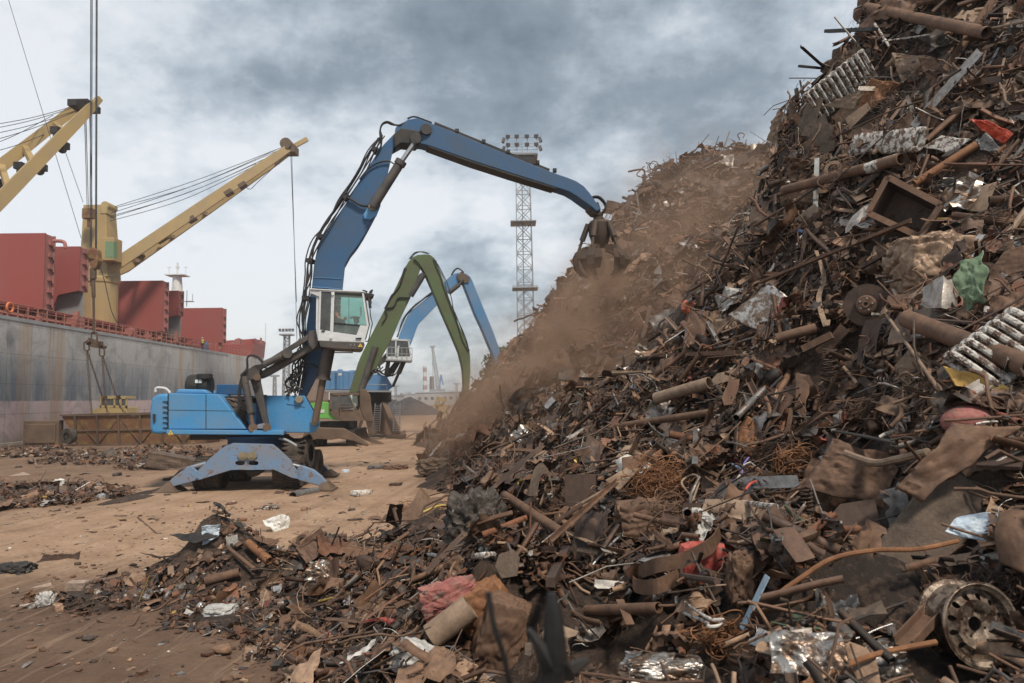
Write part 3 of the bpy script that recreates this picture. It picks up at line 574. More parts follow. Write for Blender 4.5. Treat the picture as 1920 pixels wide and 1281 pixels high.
mb = MB(); plate(mb, Z8, [(250, 775), (300, 765), (372, 765), (360, 940), (300, 1000), (260, 960), (240, 900)], d0+.3, .8); mb.build('cab_mount', M['grey_arm'], bh, bevel=.02)
# operator (seated, a person of his own)
def skin_body(name, joints, edges, radii, m, parent=None, loc=None, sub=1, root=0, **kw):
    me = bpy.data.meshes.new(name); org = Vector(loc) if loc is not None else ORG[parent.name]
    bm = bmesh.new(); sk = bm.verts.layers.skin.verify(); vs = []
    for i, (j, r) in enumerate(zip(joints, radii)):
        v = bm.verts.new(Vector(j)-org); v[sk].radius = (r, r); v[sk].use_root = (i == root); vs.append(v)
    for a, b_ in edges: bm.edges.new((vs[a], vs[b_]))
    bm.to_mesh(me); bm.free(); me.materials.append(m)
    o = bpy.data.objects.new(name, me); C.collection.objects.link(o)
    md = o.modifiers.new('skin', 'SKIN'); md.use_smooth_shade = True
    md2 = o.modifiers.new('sub', 'SUBSURF'); md2.levels = sub; md2.render_levels = sub
    if parent is not None: o.parent = parent
    else: o.location = org
    ORG[o.name] = org; return setp(o, kw.get('label'), kw.get('cat'), kw.get('group'))
Q = lambda u, v, dd: P(*Z8(u, v), d0+dd)
Jn = [Q(582, 680, .68), Q(575, 640, .68), Q(580, 590, .68), Q(592, 540, .68), Q(600, 515, .66),   # pelvis..neck
      Q(600, 488, .66), Q(598, 458, .66), Q(603, 440, .66),                                    # head
      Q(585, 548, .46), Q(590, 600, .40), Q(655, 634, .38), Q(682, 624, .38),                # near arm
      Q(585, 548, .90), Q(590, 600, .96), Q(655, 634, .98), Q(680, 624, .98),
      Q(600, 690, .56), Q(675, 685, .54), Q(690, 760, .54), Q(600, 690, .80), Q(675, 685, .82), Q(690, 760, .82), Q(622, 482, .66)]
Ed = [(0, 1), (1, 2), (2, 3), (3, 4), (4, 5), (5, 6), (6, 7), (3, 8), (8, 9), (9, 10), (10, 11), (3, 12), (12, 13), (13, 14), (14, 15), (0, 16), (16, 17), (17, 18), (0, 19), (19, 20), (20, 21), (5, 22)]
rd = [.15, .15, .17, .15, .06, .085, .115, .08, .075, .055, .04, .04, .075, .055, .04, .04, .09, .075, .055, .09, .075, .055, .03]
person = skin_body('person', Jn, Ed, rd, M['skin'], loc=Jn[0], label='seated operator in an orange shirt behind the blue handler\'s cab window', cat='person')
skin_body('shirt', [Jn[i] for i in (1, 2, 3, 8, 9, 12, 13)]+[Jn[9].lerp(Jn[10], .25), Jn[13].lerp(Jn[14], .25)], [(0, 1), (1, 2), (2, 3), (3, 4), (2, 5), (5, 6), (4, 7), (6, 8)], [.17, .19, .165, .09, .075, .09, .075, .062, .062], M['shirt'], person)
skin_body('trousers', [Jn[i] for i in (0, 16, 17, 18, 19, 20, 21)], [(0, 1), (1, 2), (2, 3), (0, 4), (4, 5), (5, 6)], [.17, .105, .09, .07, .105, .09, .07], M['trouser'], person)
hd = Q(597, 450, .66)
mb = MB(); mb.grid(lambda a, b: hd+Vector((-.015+.135*math.sin(a*1.75)*math.cos(b*6.283)-.02*a, .125*math.sin(a*1.75)*math.sin(b*6.283), .03+.13*math.cos(a*1.75))), 8, 17); mb.build('hair', M['hair'], person, smooth=True)
for dd in (.38, .98):
    mb = MB(); b0 = Q(678, 626, dd)
    for k in range(4): mb.tube(curve([b0+Vector((0, -.03+.02*k, .02)), b0+Vector((.06, -.03+.02*k, .035)), b0+Vector((.085, -.028+.02*k, .0)), b0+Vector((.06, -.028+.02*k, -.03))], 3), .010, 6)
    mb.tube([b0+Vector((.0, -.04, 0)), b0+Vector((.04, -.055, -.01)), b0+Vector((.07, -.045, -.02))], .011, 6); mb.build('fingers', M['skin'], person, smooth=True)
# grab hanging from the stick
gt = P(1122, 392, 25.8)
mb = MB(); plate(mb, ID, [(1106, 384), (1122, 378), (1127, 392), (1124, 404), (1114, 402), (1104, 392)], 25.6, .42); hk = mb.build('grab_hanger', M['grab'], bh, bevel=.02)
mb = MB(); mb.lathe(P(1122, 397, 25.8), (0, 0, -1), [(.10, 0), (.14, .08), (.09, .2), (.2, .24), (.2, .42), (.12, .46), (.12, .6)], 16); mb.build('rotator', M['grab'], bh, smooth=True)
gb = MB(); GC = P(1124, 414, 25.8)
gb.lathe(GC, (0, 0, -1), [(.12, 0), (.34, .02), (.42, .12), (.40, .55), (.28, .9), (.18, 1.0), (0, 1.02)], 20); gr = gb.build('grab_head', M['grab'], bh, smooth=True)
for k in range(5):
    a = 2*math.pi*k/5+.45; ux = Vector((math.cos(a), math.sin(a), 0)); sd = ux.cross(Vector((0, 0, 1)))
    tb = MB(); prof = [(.30, -.95), (.62, -.98), (.88, -1.15), (1.02, -1.45), (.98, -1.78), (.78, -2.02), (.50, -2.12), (.42, -2.10), (.66, -1.92), (.80, -1.68), (.80, -1.42), (.68, -1.25), (.45, -1.18), (.28, -1.12)]
    wd = [.20, .22, .26, .30, .26, .18, .06, .06, .18, .26, .30, .26, .22, .20]
    vs = [GC+ux*r+Vector((0, 0, z))+sd*s*w_/2 for (r, z), w_ in zip(prof, wd) for s in (-1, 1)]; n = len(prof)
    tb.add(vs, [(2*i, 2*i+1, (2*i+3) % (2*n), (2*i+2) % (2*n)) for i in range(n)]+[(2*i, 2*i+2, 2*(n-2-i), 2*(n-1-i)) for i in range(n//2-1)]+[(2*i+1, 2*(n-1-i)+1, 2*(n-2-i)+1, 2*i+3) for i in range(n//2-1)])
    # wide shell plates
    tb.add([GC+ux*.9+sd*s*.36+Vector((0, 0, -1.2)) for s in (-1, 1)]+[GC+ux*1.0+sd*s*.46+Vector((0, 0, -1.55)) for s in (-1, 1)]+[GC+ux*.82+sd*s*.30+Vector((0, 0, -1.9)) for s in (-1, 1)], [(0, 1, 3, 2), (2, 3, 5, 4)])
    tn = tb.build('tine', M['grab'], bh, bevel=.01)
    cb = MB(); cb.cyl(GC+ux*.42+Vector((0, 0, -.12)), GC+ux*.66+Vector((0, 0, -.72)), .105); cb.cyl(GC+ux*.66+Vector((0, 0, -.72)), GC+ux*.80+Vector((0, 0, -1.12)), .055); cb.build('tine_cylinder', M['grab'], tn, smooth=True)
hoses(bh, Z2, [(1530, 455), (1560, 455), (1590, 480), (1592, 510), (1570, 545), (1568, 570)], 25.75, 3, .06, .035, seed=21, wig=.02)
# undercarriage
mb = MB(); mb.lathe(P(*Z1(650, 920), 26.0), (0, 0, -1), [(0, 0), (2.0*.55, 0), (2.0*.55, .10), (1.02, .12), (1.02, .32), (1.2, .34), (1.2, .42), (0, .43)], 36); mb.build('slewing_ring', M['blue_deep'], bh)
mb = MB(); mb.box(P(*Z1(635, 1040), 26.2), (1.5, 4.2, .5)); mb.box(P(*Z1(640, 1010), 26.2), (1.9, 1.9, .3)); mb.build('chassis', M['dark'], bh, bevel=.03)
front = [(470, 980), (505, 968), (725, 974), (762, 1003), (832, 1068), (866, 1120), (868, 1158), (835, 1152), (738, 1108), (600, 1110), (548, 1108), (500, 1110), (330, 1164), (308, 1140), (330, 1105), (398, 1038)]
def hole_plate(Z, outline, holes, d, th, m, name, parent):
    bm = bmesh.new(); es = []
    for loop in [outline]+holes:
        vs = [bm.verts.new(P(*Z(*p), d)-ORG[parent.name]) for p in loop]; es += [bm.edges.new((vs[i], vs[(i+1) % len(vs)])) for i in range(len(vs))]
    bmesh.ops.triangle_fill(bm, edges=es, use_beauty=True); r = bmesh.ops.extrude_face_region(bm, geom=bm.faces[:])
    bmesh.ops.translate(bm, vec=(0, th, 0), verts=[v for v in r['geom'] if isinstance(v, bmesh.types.BMVert)]); bmesh.ops.recalc_face_normals(bm, faces=bm.faces)
    me = bpy.data.meshes.new(name); bm.to_mesh(me); bm.free(); me.materials.append(m); o = bpy.data.objects.new(name, me); C.collection.objects.link(o); o.parent = parent; ORG[o.name] = ORG[parent.name]; return o
def oval(cx_, cy_, a, b_, n=14): return [(cx_+a*max(-1, min(1, 1.25*math.cos(t*2*math.pi/n))), cy_+b_*math.sin(t*2*math.pi/n)) for t in range(n)]
hp = hole_plate(Z1, front, [oval(553, 1073, 26, 12), oval(627, 1073, 26, 12)], 24.0, .06, M['blue_worn'], 'outrigger_beam', bh)
mb = MB(); plate(mb, Z1, [(470, 980), (505, 968), (725, 974), (762, 1003), (832, 1068), (820, 1072), (735, 995), (490, 992), (405, 1048), (398, 1038)], 24.06, .55); plate(mb, Z1, [(330, 1164), (548, 1100), (738, 1100), (835, 1152), (835, 1140), (738, 1090), (548, 1090), (330, 1150)], 24.062, .5)
plate(mb, Z1, [(500, 1000), (730, 1000), (740, 1090), (500, 1090)], 24.6, .05); mb.build('beam_box', M['blue_worn'], hp)
for u in (568, 617): pin(mb := MB(), Z1, (u, 1033), .14, 23.90, .1); pin(mb, Z1, (u, 1033), .07, 23.86, .05); mb.build('beam_pin', M['brass'], hp)
for u in (546, 640): plate(mb := MB(), Z1, [(u-7, 1022), (u+7, 1022), (u+7, 1040), (u-7, 1040)], 23.95, .05); mb.build('pin_keeper', M['blue_worn'], hp)
mb = MB(); plate(mb, Z1, [(570, 1112), (690, 1112), (655, 1140), (625, 1150), (600, 1145)], 24.6, .7); mb.build('axle_housing', M['dark'], bh, bevel=.04)
rearb = MB(); rearb.prism([P(*Z1(*p), 27.6)+Vector((0, 0, 0)) for p in [(480, 1010), (740, 1010), (850, 1100), (835, 1120), (700, 1085), (500, 1085), (360, 1120), (350, 1100)]], (0, .5, 0)); rearb.build('outrigger_beam', M['blue_deep'], bh)
def leg(pts, foot, d, th, m, sock):
    mb = MB(); plate(mb, Z1, pts, d, th); lg = mb.build('outrigger_leg', M[m], bh, bevel=.03)
    mb = MB(); f = [P(*Z1(*p), d) for p in foot]; c = (f[1]+f[2])/2
    zb = min(f[0].z, f[3].z); w_ = .35
    vs = [Vector((f[0].x, d-w_+.2, zb)), Vector((f[3].x, d-w_+.2, zb)), Vector((f[3].x, d+.2+w_+.2, zb)), Vector((f[0].x, d+.2+w_+.2, zb)), Vector((f[1].x, d, f[1].z)), Vector((f[2].x, d, f[2].z)), Vector((f[2].x, d+th, f[2].z)), Vector((f[1].x, d+th, f[1].z))]
    vs = [v+Vector((0, 0, 0)) for v in vs]; mb.add(vs, [(0, 3, 2, 1), (0, 1, 5, 4), (1, 2, 6, 5), (2, 3, 7, 6), (3, 0, 4, 7), (4, 5, 6, 7)])
    mb.box(((f[0].x+f[3].x)/2, d+.2, zb+.02), (abs(f[3].x-f[0].x)+.12, 2*w_+.1, .05)); mb.build('foot_pad', M['brown_steel'], lg)
    if sock:
        mb = MB(); mb.cyl(P(*Z1(*sock[0]), d+th/2), P(*Z1(*sock[1]), d+th/2), .075); mb.build('outrigger_cylinder', M['chrome'], lg, smooth=True)
leg([(262, 1095), (285, 1085), (310, 1108), (335, 1135), (330, 1162), (280, 1178), (205, 1197), (185, 1205), (160, 1180), (190, 1150)], [(100, 1234), (152, 1178), (172, 1172), (212, 1228)], 24.15, .3, 'blue_worn', ((290, 1095), (372, 1072)))
leg([(905, 1092), (880, 1085), (862, 1110), (848, 1135), (872, 1165), (960, 1192), (1000, 1200), (1030, 1180), (1000, 1145), (955, 1110)], [(972, 1222), (1000, 1180), (1028, 1172), (1056, 1218)], 24.15, .3, 'blue_worn', ((890, 1095), (800, 1074)))
leg([(905, 1030), (940, 1022), (975, 1050), (1025, 1100), (1040, 1118), (1005, 1125), (960, 1100), (915, 1085)], [(996, 1145), (1008, 1115), (1040, 1108), (1070, 1142)], 28.0, .3, 'blue_deep', ((900, 1040), (860, 1050)))
leg([(262, 1095), (285, 1085), (340, 1080), (345, 1100), (300, 1118), (230, 1122), (220, 1112)], [(190, 1150), (220, 1112), (240, 1110), (262, 1146)], 28.0, .3, 'blue_deep', None)
mb = MB(); mb.tube(curve([P(*Z1(u, v), 24.9) for u, v in ((765, 940), (800, 945), (840, 965), (862, 980))], 5), .05, 8); mb.build('access_rail', M['galv'], bh, smooth=True)
mb = MB(); mb.box(P(*Z1(430, 930), 25.5)+Vector((0, .5, 0)), (1.9, 1.2, .18)); mb.build('belly_plate', M['dark'], bh)
def wheel(cx_, cy_, cz_, r, w_, parent, ribs=28):
    prof = [(r*.55, -w_/2), (r*.9, -w_/2), (r, -w_*.38), (r*1.0, 0), (r, w_*.38), (r*.9, w_/2), (r*.55, w_/2)]
    mb = MB(); o = Vector((cx_, cy_, cz_)); mb.lathe(o, (1, 0, 0), prof, 40)
    for k in range(ribs):
        a = 2*math.pi*k/ribs
        for s in (-1, 1):
            a2 = a+(.5*math.pi/ribs if s > 0 else 0); mb.box(o+Vector((s*w_*.24, math.cos(a2)*r, math.sin(a2)*r)), (w_*.42, .05, .05), Matrix.Rotation(a2, 3, 'X'))
    ob = mb.build('wheel', M['rubber'], parent)
    mb = MB(); mb.lathe(o, (1, 0, 0), [(0, -w_*.3), (r*.3, -w_*.3), (r*.5, -w_*.42), (r*.56, -w_*.5), (r*.56, w_*.5), (r*.5, w_*.42), (r*.3, w_*.3), (0, w_*.3)], 24); mb.build('rim', M['dark'], ob); return ob
for yy in (25.0, 27.4):
    for (px_, w_) in ((358, .46), (430, .46), (790, .46), (852, .46)):
        x_ = P(*Z1(px_, 1180), 25.0).x; wheel(x_, yy, .56, .56, w_, bh)
mb = MB(); x_ = P(*Z1(866, 1020), 25.9)
mb.lathe(x_, (1, 0, 0), [(.3, -.5), (.50, -.5), (.55, -.42), (.55, .42), (.50, .5), (.3, .5)], 30)
for k in range(22):
    a = 2*math.pi*k/22
    for s in (-1, 1): mb.box(x_+Vector((s*.24, math.cos(a+s*.07)*.56, math.sin(a+s*.07)*.56)), (.44, .07, .06), Matrix.Rotation(a+s*.07, 3, 'X') @ Matrix.Rotation(.5*s, 3, 'Z'))
mb.build('spare_tyre', M['rubber'], bh)
mb = MB(); plate(mb, Z1, [(752, 1000), (830, 985), (912, 980), (915, 1070), (880, 1078), (800, 1040)], 26.9, .8); mb.build('tool_box', M['brown_steel'], bh)
SKEW = 0.0
# ------------------------------------------------------------------ the ship at the quay
DK = SH_A.z                                   # deck height at the side
def hull_mat():
    m, nd, lk = new_mat('hull_paint'); b = nd['Principled BSDF']; b.inputs['Roughness'].default_value = .7
    t = nd.new('ShaderNodeTexCoord'); sp = nd.new('ShaderNodeSeparateXYZ'); lk.new(t.outputs['Object'], sp.inputs[0])
    wav = tex_noise(nd, lk, .12, 4, .6); st = tex_noise(nd, lk, 1.1, 8, .7, stretch=(.6, .6, .06)); bl = tex_noise(nd, lk, .35, 8, .7, dist=.6); fn = tex_noise(nd, lk, 4, 6, .7); st2 = tex_noise(nd, lk, .28, 4, .6, stretch=(1, 1, .05))
    def mm(op, a, b_, cl=False):
        n = nd.new('ShaderNodeMath'); n.operation = op; n.use_clamp = cl
        for i, v in ((0, a), (1, b_)):
            if isinstance(v, (int, float)): n.inputs[i].default_value = v
            else: lk.new(v, n.inputs[i])
        return n.outputs[0]
    z = mm('ADD', sp.outputs[2], mm('MULTIPLY', mm('SUBTRACT', fn, .5), .25))
    zz_ = mm('DIVIDE', z, 12.0)
    # bands: pink boot-top, dark scuffed belt, blue-grey plating, pale grey sheer strake
    c = ramp(nd, lk, zz_, [(.0, (0.281, 0.183, 0.154)), (.10, (0.505, 0.365, 0.358)), (.279, (0.519, 0.386, 0.393)), (.284, (0.120, 0.140, 0.175)), (.42, (0.154, 0.175, 0.204)), (.56, (0.253, 0.267, 0.281)), (.60, (0.351, 0.351, 0.351)), (.86, (0.463, 0.457, 0.442))])
    # towards the bow the belt fades to pale grey
    yf = mm('DIVIDE', mm('SUBTRACT', sp.outputs[1], 20.0), 48.0, True)
    c2 = ramp(nd, lk, zz_, [(.0, (0.337, 0.253, 0.224)), (.2, (0.463, 0.378, 0.365)), (.279, (0.463, 0.393, 0.386)), (.30, (0.281, 0.287, 0.294)), (.5, (0.378, 0.386, 0.393)), (.85, (0.505, 0.505, 0.498))])
    c = mixc(nd, lk, yf, c, c2)
    c = mixc(nd, lk, mm('MULTIPLY', ramp_f(nd, lk, st, .46, .60), .65), c, (.38, .36, .34))
    c = mixc(nd, lk, mm('MULTIPLY', ramp_f(nd, lk, bl, .52, .62), .7), c, mixc(nd, lk, .45, c, (.045, .055, .07)))
    c = mixc(nd, lk, mm('MULTIPLY', ramp_f(nd, lk, st2, .56, .64), .6), c, (.33, .21, .12))
    c = mixc(nd, lk, mm('MULTIPLY', ramp_f(nd, lk, fn, .62, .7), .3), c, (.10, .085, .075))
    rs = tex_noise(nd, lk, .9, 5, .7, stretch=(1, 1, .04)); c = mixc(nd, lk, mm('MULTIPLY', ramp_f(nd, lk, rs, .60, .70), mm('MULTIPLY', ramp_f(nd, lk, zz_, .35, .85), .6)), c, (.17, .085, .05))
    # plate seams
    for ax, sc in ((1, 2.9), (2, 2.35)):
        fr_ = nd.new('ShaderNodeMath'); fr_.operation = 'FRACT'; lk.new(mm('DIVIDE', sp.outputs[ax], sc), fr_.inputs[0])
        e = mm('LESS_THAN', fr_.outputs[0], .022); c = mixc(nd, lk, mm('MULTIPLY', e, .45), c, (.07, .07, .075))
    lk.new(c, b.inputs['Base Color']); lk.new(bumpn(nd, lk, mm('ADD', tex_noise(nd, lk, .5, 3), mm('MULTIPLY', fn, .1)), .5, .12), b.inputs['Normal']); return m
ship = empty('cargo_ship', ship_pt(10, 10, 0), 'long grey-hulled bulk carrier moored at the quay with upright red hatch covers', 'ship')
def side_off(t, z):
    """plan shape of the hull side: parallel body, then closing to the stem"""
    L0, L1 = 50, 93+max(0, z-DK)*.5; k = max(0.0, (t-L0)/(L1-L0)); k = min(k, 1.0)
    fl = 1.0+.35*(1-max(0, min(1, z/DK))); return 11.5*min(1, (k**2.3)*fl)
ts = list(np.linspace(-45, 48, 12))+list(np.linspace(50, 93, 24)); zs = [-3, 0, 1.5, 3, 4.5, 6, 7.5, 9, DK]
sheer = lambda t: 2.6*max(0, (t-52)/42)**1.6
zr = lambda t, z: z+sheer(t)*max(0, z/DK)
mb = MB(); mb.grid(lambda a, b_: (lambda t, z: ship_pt(t, side_off(t, z), zr(t, z)))(ts[round(a*(len(ts)-1))], zs[round(b_*(len(zs)-1))]), len(ts), len(zs))
mb.grid(lambda a, b_: (lambda t, z: ship_pt(t, 23-side_off(t, z), zr(t, z)))(ts[round(a*(len(ts)-1))], zs[round(b_*(len(zs)-1))]), len(ts), len(zs))
hull = mb.build('hull', hull_mat(), ship, smooth=True)
mb = MB(); mb.grid(lambda a, b_: (lambda t: ship_pt(t, side_off(t, DK)+(23-2*side_off(t, DK))*b_, DK-.02+sheer(t)))(ts[round(a*(len(ts)-1))]), len(ts), 2); mb.build('deck', M['red_ship'], ship)
# fender strip line and draught marks
mb = MB(); mb.prism([ship_pt(-45, -.06, DK-.28), ship_pt(48, -.06, DK-.28), ship_pt(48, -.06, DK), ship_pt(-45, -.06, DK)], SPERP*.2); mb.build('gunwale_bar', M['galv'], ship)
mb = MB()
for (x, y) in ((30, 740), (30, 752), (30, 762), (22, 745)):
    p = P(x, y, 50.5); t = (p-SH_A).dot(SDIR)
    mb.prism([ship_pt(t, -.03, p.z), ship_pt(t+.35, -.03, p.z), ship_pt(t+.35, -.03, p.z+.18), ship_pt(t, -.03, p.z+.12)], SPERP*.02)
mb.prism([ship_pt(-3, -.03, 3.1), ship_pt(-2.3, -.03, 3.1), ship_pt(-2.65, -.03, 3.6)], SPERP*.02)
mb.build('draught_mark', M['ship_white'], hull)
# railings
mb = MB(); tt = -14.0; k = 0
def rail_s(t): return side_off(t, DK)+.12
while tt < 59:
    a = ship_pt(tt, rail_s(tt), DK+sheer(tt)); mb.box(a+Vector((0, 0, .55)), (.07, .07, 1.1))
    if k % 2 == 0: mb.beam(a+Vector((0, 0, .8)), a+SPERP*.5, .06, .06)
    tt += 1.25; k += 1
for hz_ in (.35, .72, 1.1):
    mb.tube([ship_pt(t, rail_s(t), DK+sheer(t)+hz_) for t in np.arange(-15, 60, 2.5)], .035, 6)
mb.build('side_railing', M['red_dark'], ship)
# hatch coamings, pipes, braces along the deck
mb = MB(); mb.prism([ship_pt(-20, 2.6, DK), ship_pt(40, 2.6, DK), ship_pt(40, 2.6, DK+1.25), ship_pt(-20, 2.6, DK+1.25)], SPERP*17)
for t in np.arange(-18, 40, 1.0): mb.prism([ship_pt(t, 1.7, DK), ship_pt(t, 2.6, DK+1.2), ship_pt(t, 2.6, DK)], SDIR*.12)
mb.prism([ship_pt(-20, 1.9, DK+1.25), ship_pt(40, 1.9, DK+1.25), ship_pt(40, 1.9, DK+1.45), ship_pt(-20, 1.9, DK+1.45)], SPERP*.9)
mb.build('hatch_coaming', M['red_ship'], ship)
mb = MB()
for s_, hz_ in ((.9, .35), (1.2, .5)): mb.tube([ship_pt(-20, s_, DK+hz_), ship_pt(40, s_, DK+hz_)], .10, 8)
mb.build('deck_pipe', M['red_dark'], ship)
rr = random.Random(3)
for (x, y, d, sx, sz, mat) in ((408, 605, 0, 1.2, 1.0, 'red_edge'), (712, 570, 0, 1.0, 1.0, 'red_edge'), (805, 585, 0, .7, .8, 'red_edge'), (1122, 684, 0, .7, 1.0, 'blue_far'), (200, 470, 0, .5, .5, 'red_edge')):
    px, py = Z4(x, y); r_ = ray(px, py); t0 = None
    for t in np.arange(-12, 50, .25):
        q = ship_pt(t, rail_s(t)+.6, DK)
        if (q.x*r_.y-r_.x*q.y) > 0: t0 = t; break
    if t0 is None: continue
    mb = MB(); q = ship_pt(t0, rail_s(t0)+.6, DK+sz/2); mb.box(q, (sx, sx*.8, sz)); mb.cyl(q+Vector((0, 0, sz/2)), q+Vector((0, 0, sz/2+.25)), .12, 10); mb.build('deck_locker', M[mat], ship, bevel=.04)
# upright hatch covers
def hatch(pxr, pxe, pyt, d, zb=None, cut=False, idx=0):
    a = P(pxr, pyt, d); t = (a-SH_A).dot(SDIR); s = (a-SH_A).dot(SPERP); zt = a.z; zb = DK+1.3 if zb is None else zb; th = 1.5
    mb = MB(); o = ship_pt(t, s, 0)
    outl = [(0, zb), (15, zb), (15, zt), (0, zt)] if not cut else [(2.6, zb), (15, zb), (15, zt), (0, zt), (0, zb+2.4), (1.9, zb+2.0)]
    mb.prism([ship_pt(t, s+q, z) for q, z in outl], SDIR*.16)
    for z in np.arange(zb+(2.6 if cut else .6), zt, 1.3): mb.prism([ship_pt(t+.16, s+.15, z), ship_pt(t+.16, s+14.8, z), ship_pt(t+.16, s+14.8, z+.08), ship_pt(t+.16, s+.15, z+.08)], SDIR*(th-.35))
    o = mb.build('hatch_cover', M['red_ship'], ship)
    mb = MB(); z0 = zb+(2.4 if cut else 0); mb.prism([ship_pt(t+.16, s+.02, z0), ship_pt(t+th-.1, s+.02, z0), ship_pt(t+th-.1, s+.02, zt-.05), ship_pt(t+.16, s+.02, zt-.05)], SPERP*.14)
    for z in np.arange(z0+.5, zt-.4, 1.05):
        mb.prism([ship_pt(t+.5, s-.16, z), ship_pt(t+.95, s-.16, z), ship_pt(t+.95, s-.16, z+.4), ship_pt(t+.5, s-.16, z+.4)], SPERP*.2); mb.cyl(ship_pt(t+1.1, s-.12, z-.2), ship_pt(t+1.1, s-.12, z+.5), .07, 8)
    mb.prism([ship_pt(t+th-.3, s-.08, z0), ship_pt(t+th-.1, s-.08, z0), ship_pt(t+th-.1, s-.08, zt), ship_pt(t+th-.3, s-.08, zt)], SPERP*.12)
    mb.build('edge_fitting', M['red_edge'], o)
    if cut:
        mb = MB(); mb.prism([ship_pt(t+.9, s+.1, zb-.3), ship_pt(t+.9, s+3.0, zb-.3), ship_pt(t+.9, s+2.4, zb+2.3), ship_pt(t+.9, s+.1, zb+2.5)], SDIR*.1); mb.build('lining', M['galv'], o)
    mb = MB(); mb.prism([ship_pt(t+.3, s+.3, zb-.9), ship_pt(t+1.0, s+.3, zb-.9), ship_pt(t+.8, s+.3, zb+.5), ship_pt(t+.5, s+.3, zb+.5)], SPERP*.35); mb.build('hinge_arm', M['red_dark'], o)
hatch(85, 105, 437, 61); hatch(150, 163, 462, 66, cut=True); hatch(306, 318, 526, 81.5); hatch(335, 347, 545, 86, cut=True); hatch(417, 426, 577, 98.5)
mb = MB()
mb.tube(curve([P(*Z3(310, 905), 61), P(*Z3(350, 905), 61), P(*Z3(375, 915), 61), P(*Z3(380, 945), 61)], 4), .16, 8); mb.build('vent_pipe', M['red_edge'], ship, smooth=True)
# forecastle with bulwark, bow mast, fittings
def fc(t, z): return ship_pt(t, side_off(t, z), z)
tf = list(np.linspace(60, 96, 20)); mb = MB()
ft = lambda t, b_: DK+sheer(t)-.05+(2.2+1.4*(t-60)/36)*b_
for sgn in (0, 1): mb.grid(lambda a, b_: (lambda t: ship_pt(t, side_off(min(t, 93+b_*2), DK+b_*3) if not sgn else 23-side_off(min(t, 93+b_*2), DK+b_*3), ft(t, b_)))(tf[round(a*19)]), 20, 4)
mb.prism([ship_pt(60, .5, DK), ship_pt(60, 22.5, DK), ship_pt(60, 22.5, DK+2.2), ship_pt(60, .5, DK+2.2)], SDIR*.2); zc = DK+2.6; fo = mb.build('forecastle', M['red_ship'], ship, thick=.12)
rr = random.Random(9)
for k in range(7): mb = MB(); q = ship_pt(62+rr.uniform(0, 12), 1.5+k*1.9, zc); mb.box(q+Vector((0, 0, .2)), (rr.uniform(.5, 1.2), .8, rr.uniform(.5, 1.1))); mb.cyl(q+Vector((0, 0, .4)), q+Vector((0, 0, rr.uniform(.8, 1.4))), .18, 10); mb.build('mooring_winch', M['red_edge'], ship, bevel=.03)
mb = MB(); e = P(498, 606, 145); mb.tube([P(497, 640, 145), P(498, 630, 145), e], .07, 6); mb.build('flagstaff', M['ship_white'], ship)
mb = MB(); b0 = P(332, 548, 118); mb.lathe(b0-Vector((0, 0, 6)), (0, 0, 1), [(1.0, 0), (.9, 6), (.7, 8.6), (.7, 8.7)], 12); mb.box(b0+Vector((0, 0, 2.8)), (3.2, 2.4, .15)); mb.cyl(b0+Vector((0, 0, 2.8)), b0+Vector((0, 0, 5)), .14, 8)
for dx in (-1.4, 1.4): mb.cyl(b0+Vector((dx, 0, 2.8)), b0+Vector((dx, 0, 4.4)), .05, 6); mb.box(b0+Vector((dx, 0, 4.2)), (.7, .08, .08))
mb.box(b0+Vector((0, 0, 4.2)), (.5, .3, .3)); mb.build('bow_mast', M['ship_white'], ship)
mb = MB(); b0 = P(350, 575, 112); mb.cyl(b0, b0+Vector((0, 0, 2.6)), .07, 6); mb.box(b0+Vector((.4, 0, .8)), (1.3, .8, .08)); mb.cyl(b0+Vector((.9, 0, .8)), b0+Vector((.9, 0, 2)), .05, 6); mb.build('signal_mast', M['galv'], ship)
# life ring on the rail
def ring(c, r, th, ax, name, m, **kw):
    mb = MB(); pr = [(r+th*math.cos(a), th*math.sin(a)) for a in np.linspace(0, 2*math.pi, 9)]; mb.lathe(c, ax, pr, 24); return mb.build(name, m, smooth=True, **kw)
q = P(14, 577, 53.8); ring(q-SPERP*.18, .36, .085, -SPERP, 'life_ring', M['orange'], label='orange life ring hanging on the ship\'s deck rail at the left edge of the photo', cat='life ring')
# deck cranes (part of the ship): tower > boom, cab, luffing wires
cr_t = P(192, 525, 77); mb = MB()
base = cr_t+Vector((-.2, 0, -6)); top = P(190, 388, 77).z
mb.lathe(base, (0, 0, 1), [(1.75, 0), (1.75, 5.5), (1.85, 5.6), (1.85, 6.1), (1.7, 6.2)], 24)
tw = [(-1.55, -1.4), (1.5, -1.4), (1.5, 1.4), (-1.55, 1.4)]; zb = base.z+6.1
vs = [Vector((base.x+a*1.0, base.y+b_, zb)) for a, b_ in tw]+[Vector((base.x+(a*.62 if a > 0 else a), base.y+b_*.7, top)) for a, b_ in tw]
mb.add(vs, [(0, 1, 2, 3), (4, 5, 6, 7), (0, 1, 5, 4), (1, 2, 6, 5), (2, 3, 7, 6), (3, 0, 4, 7)])
tower = mb.build('deck_crane', M['yellow'], ship, bevel=.08)
mb = MB(); a = Vector((base.x+.2, base.y-.6, top)); mb.cyl(a+Vector((.6, -.4, -.1)), a+Vector((.6, 1.4, -.1)), .45, 16); mb.box(a+Vector((.55, .3, -.6)), (.7, 1.6, .9)); mb.build('top_sheave', M['yellow_m'], tower, bevel=.03)
mb = MB(); c = P(*Z3(645, 960), 75.6); mb.box(c, (1.5, 1.7, 2.5)); mb.build('crane_cab', M['yellow'], tower, bevel=.08)
mb = MB(); mb.box(c+Vector((.35, -.55, -.05)), (.86, .75, 1.7)); mb.build('cab_window', M['glass_green'], tower)
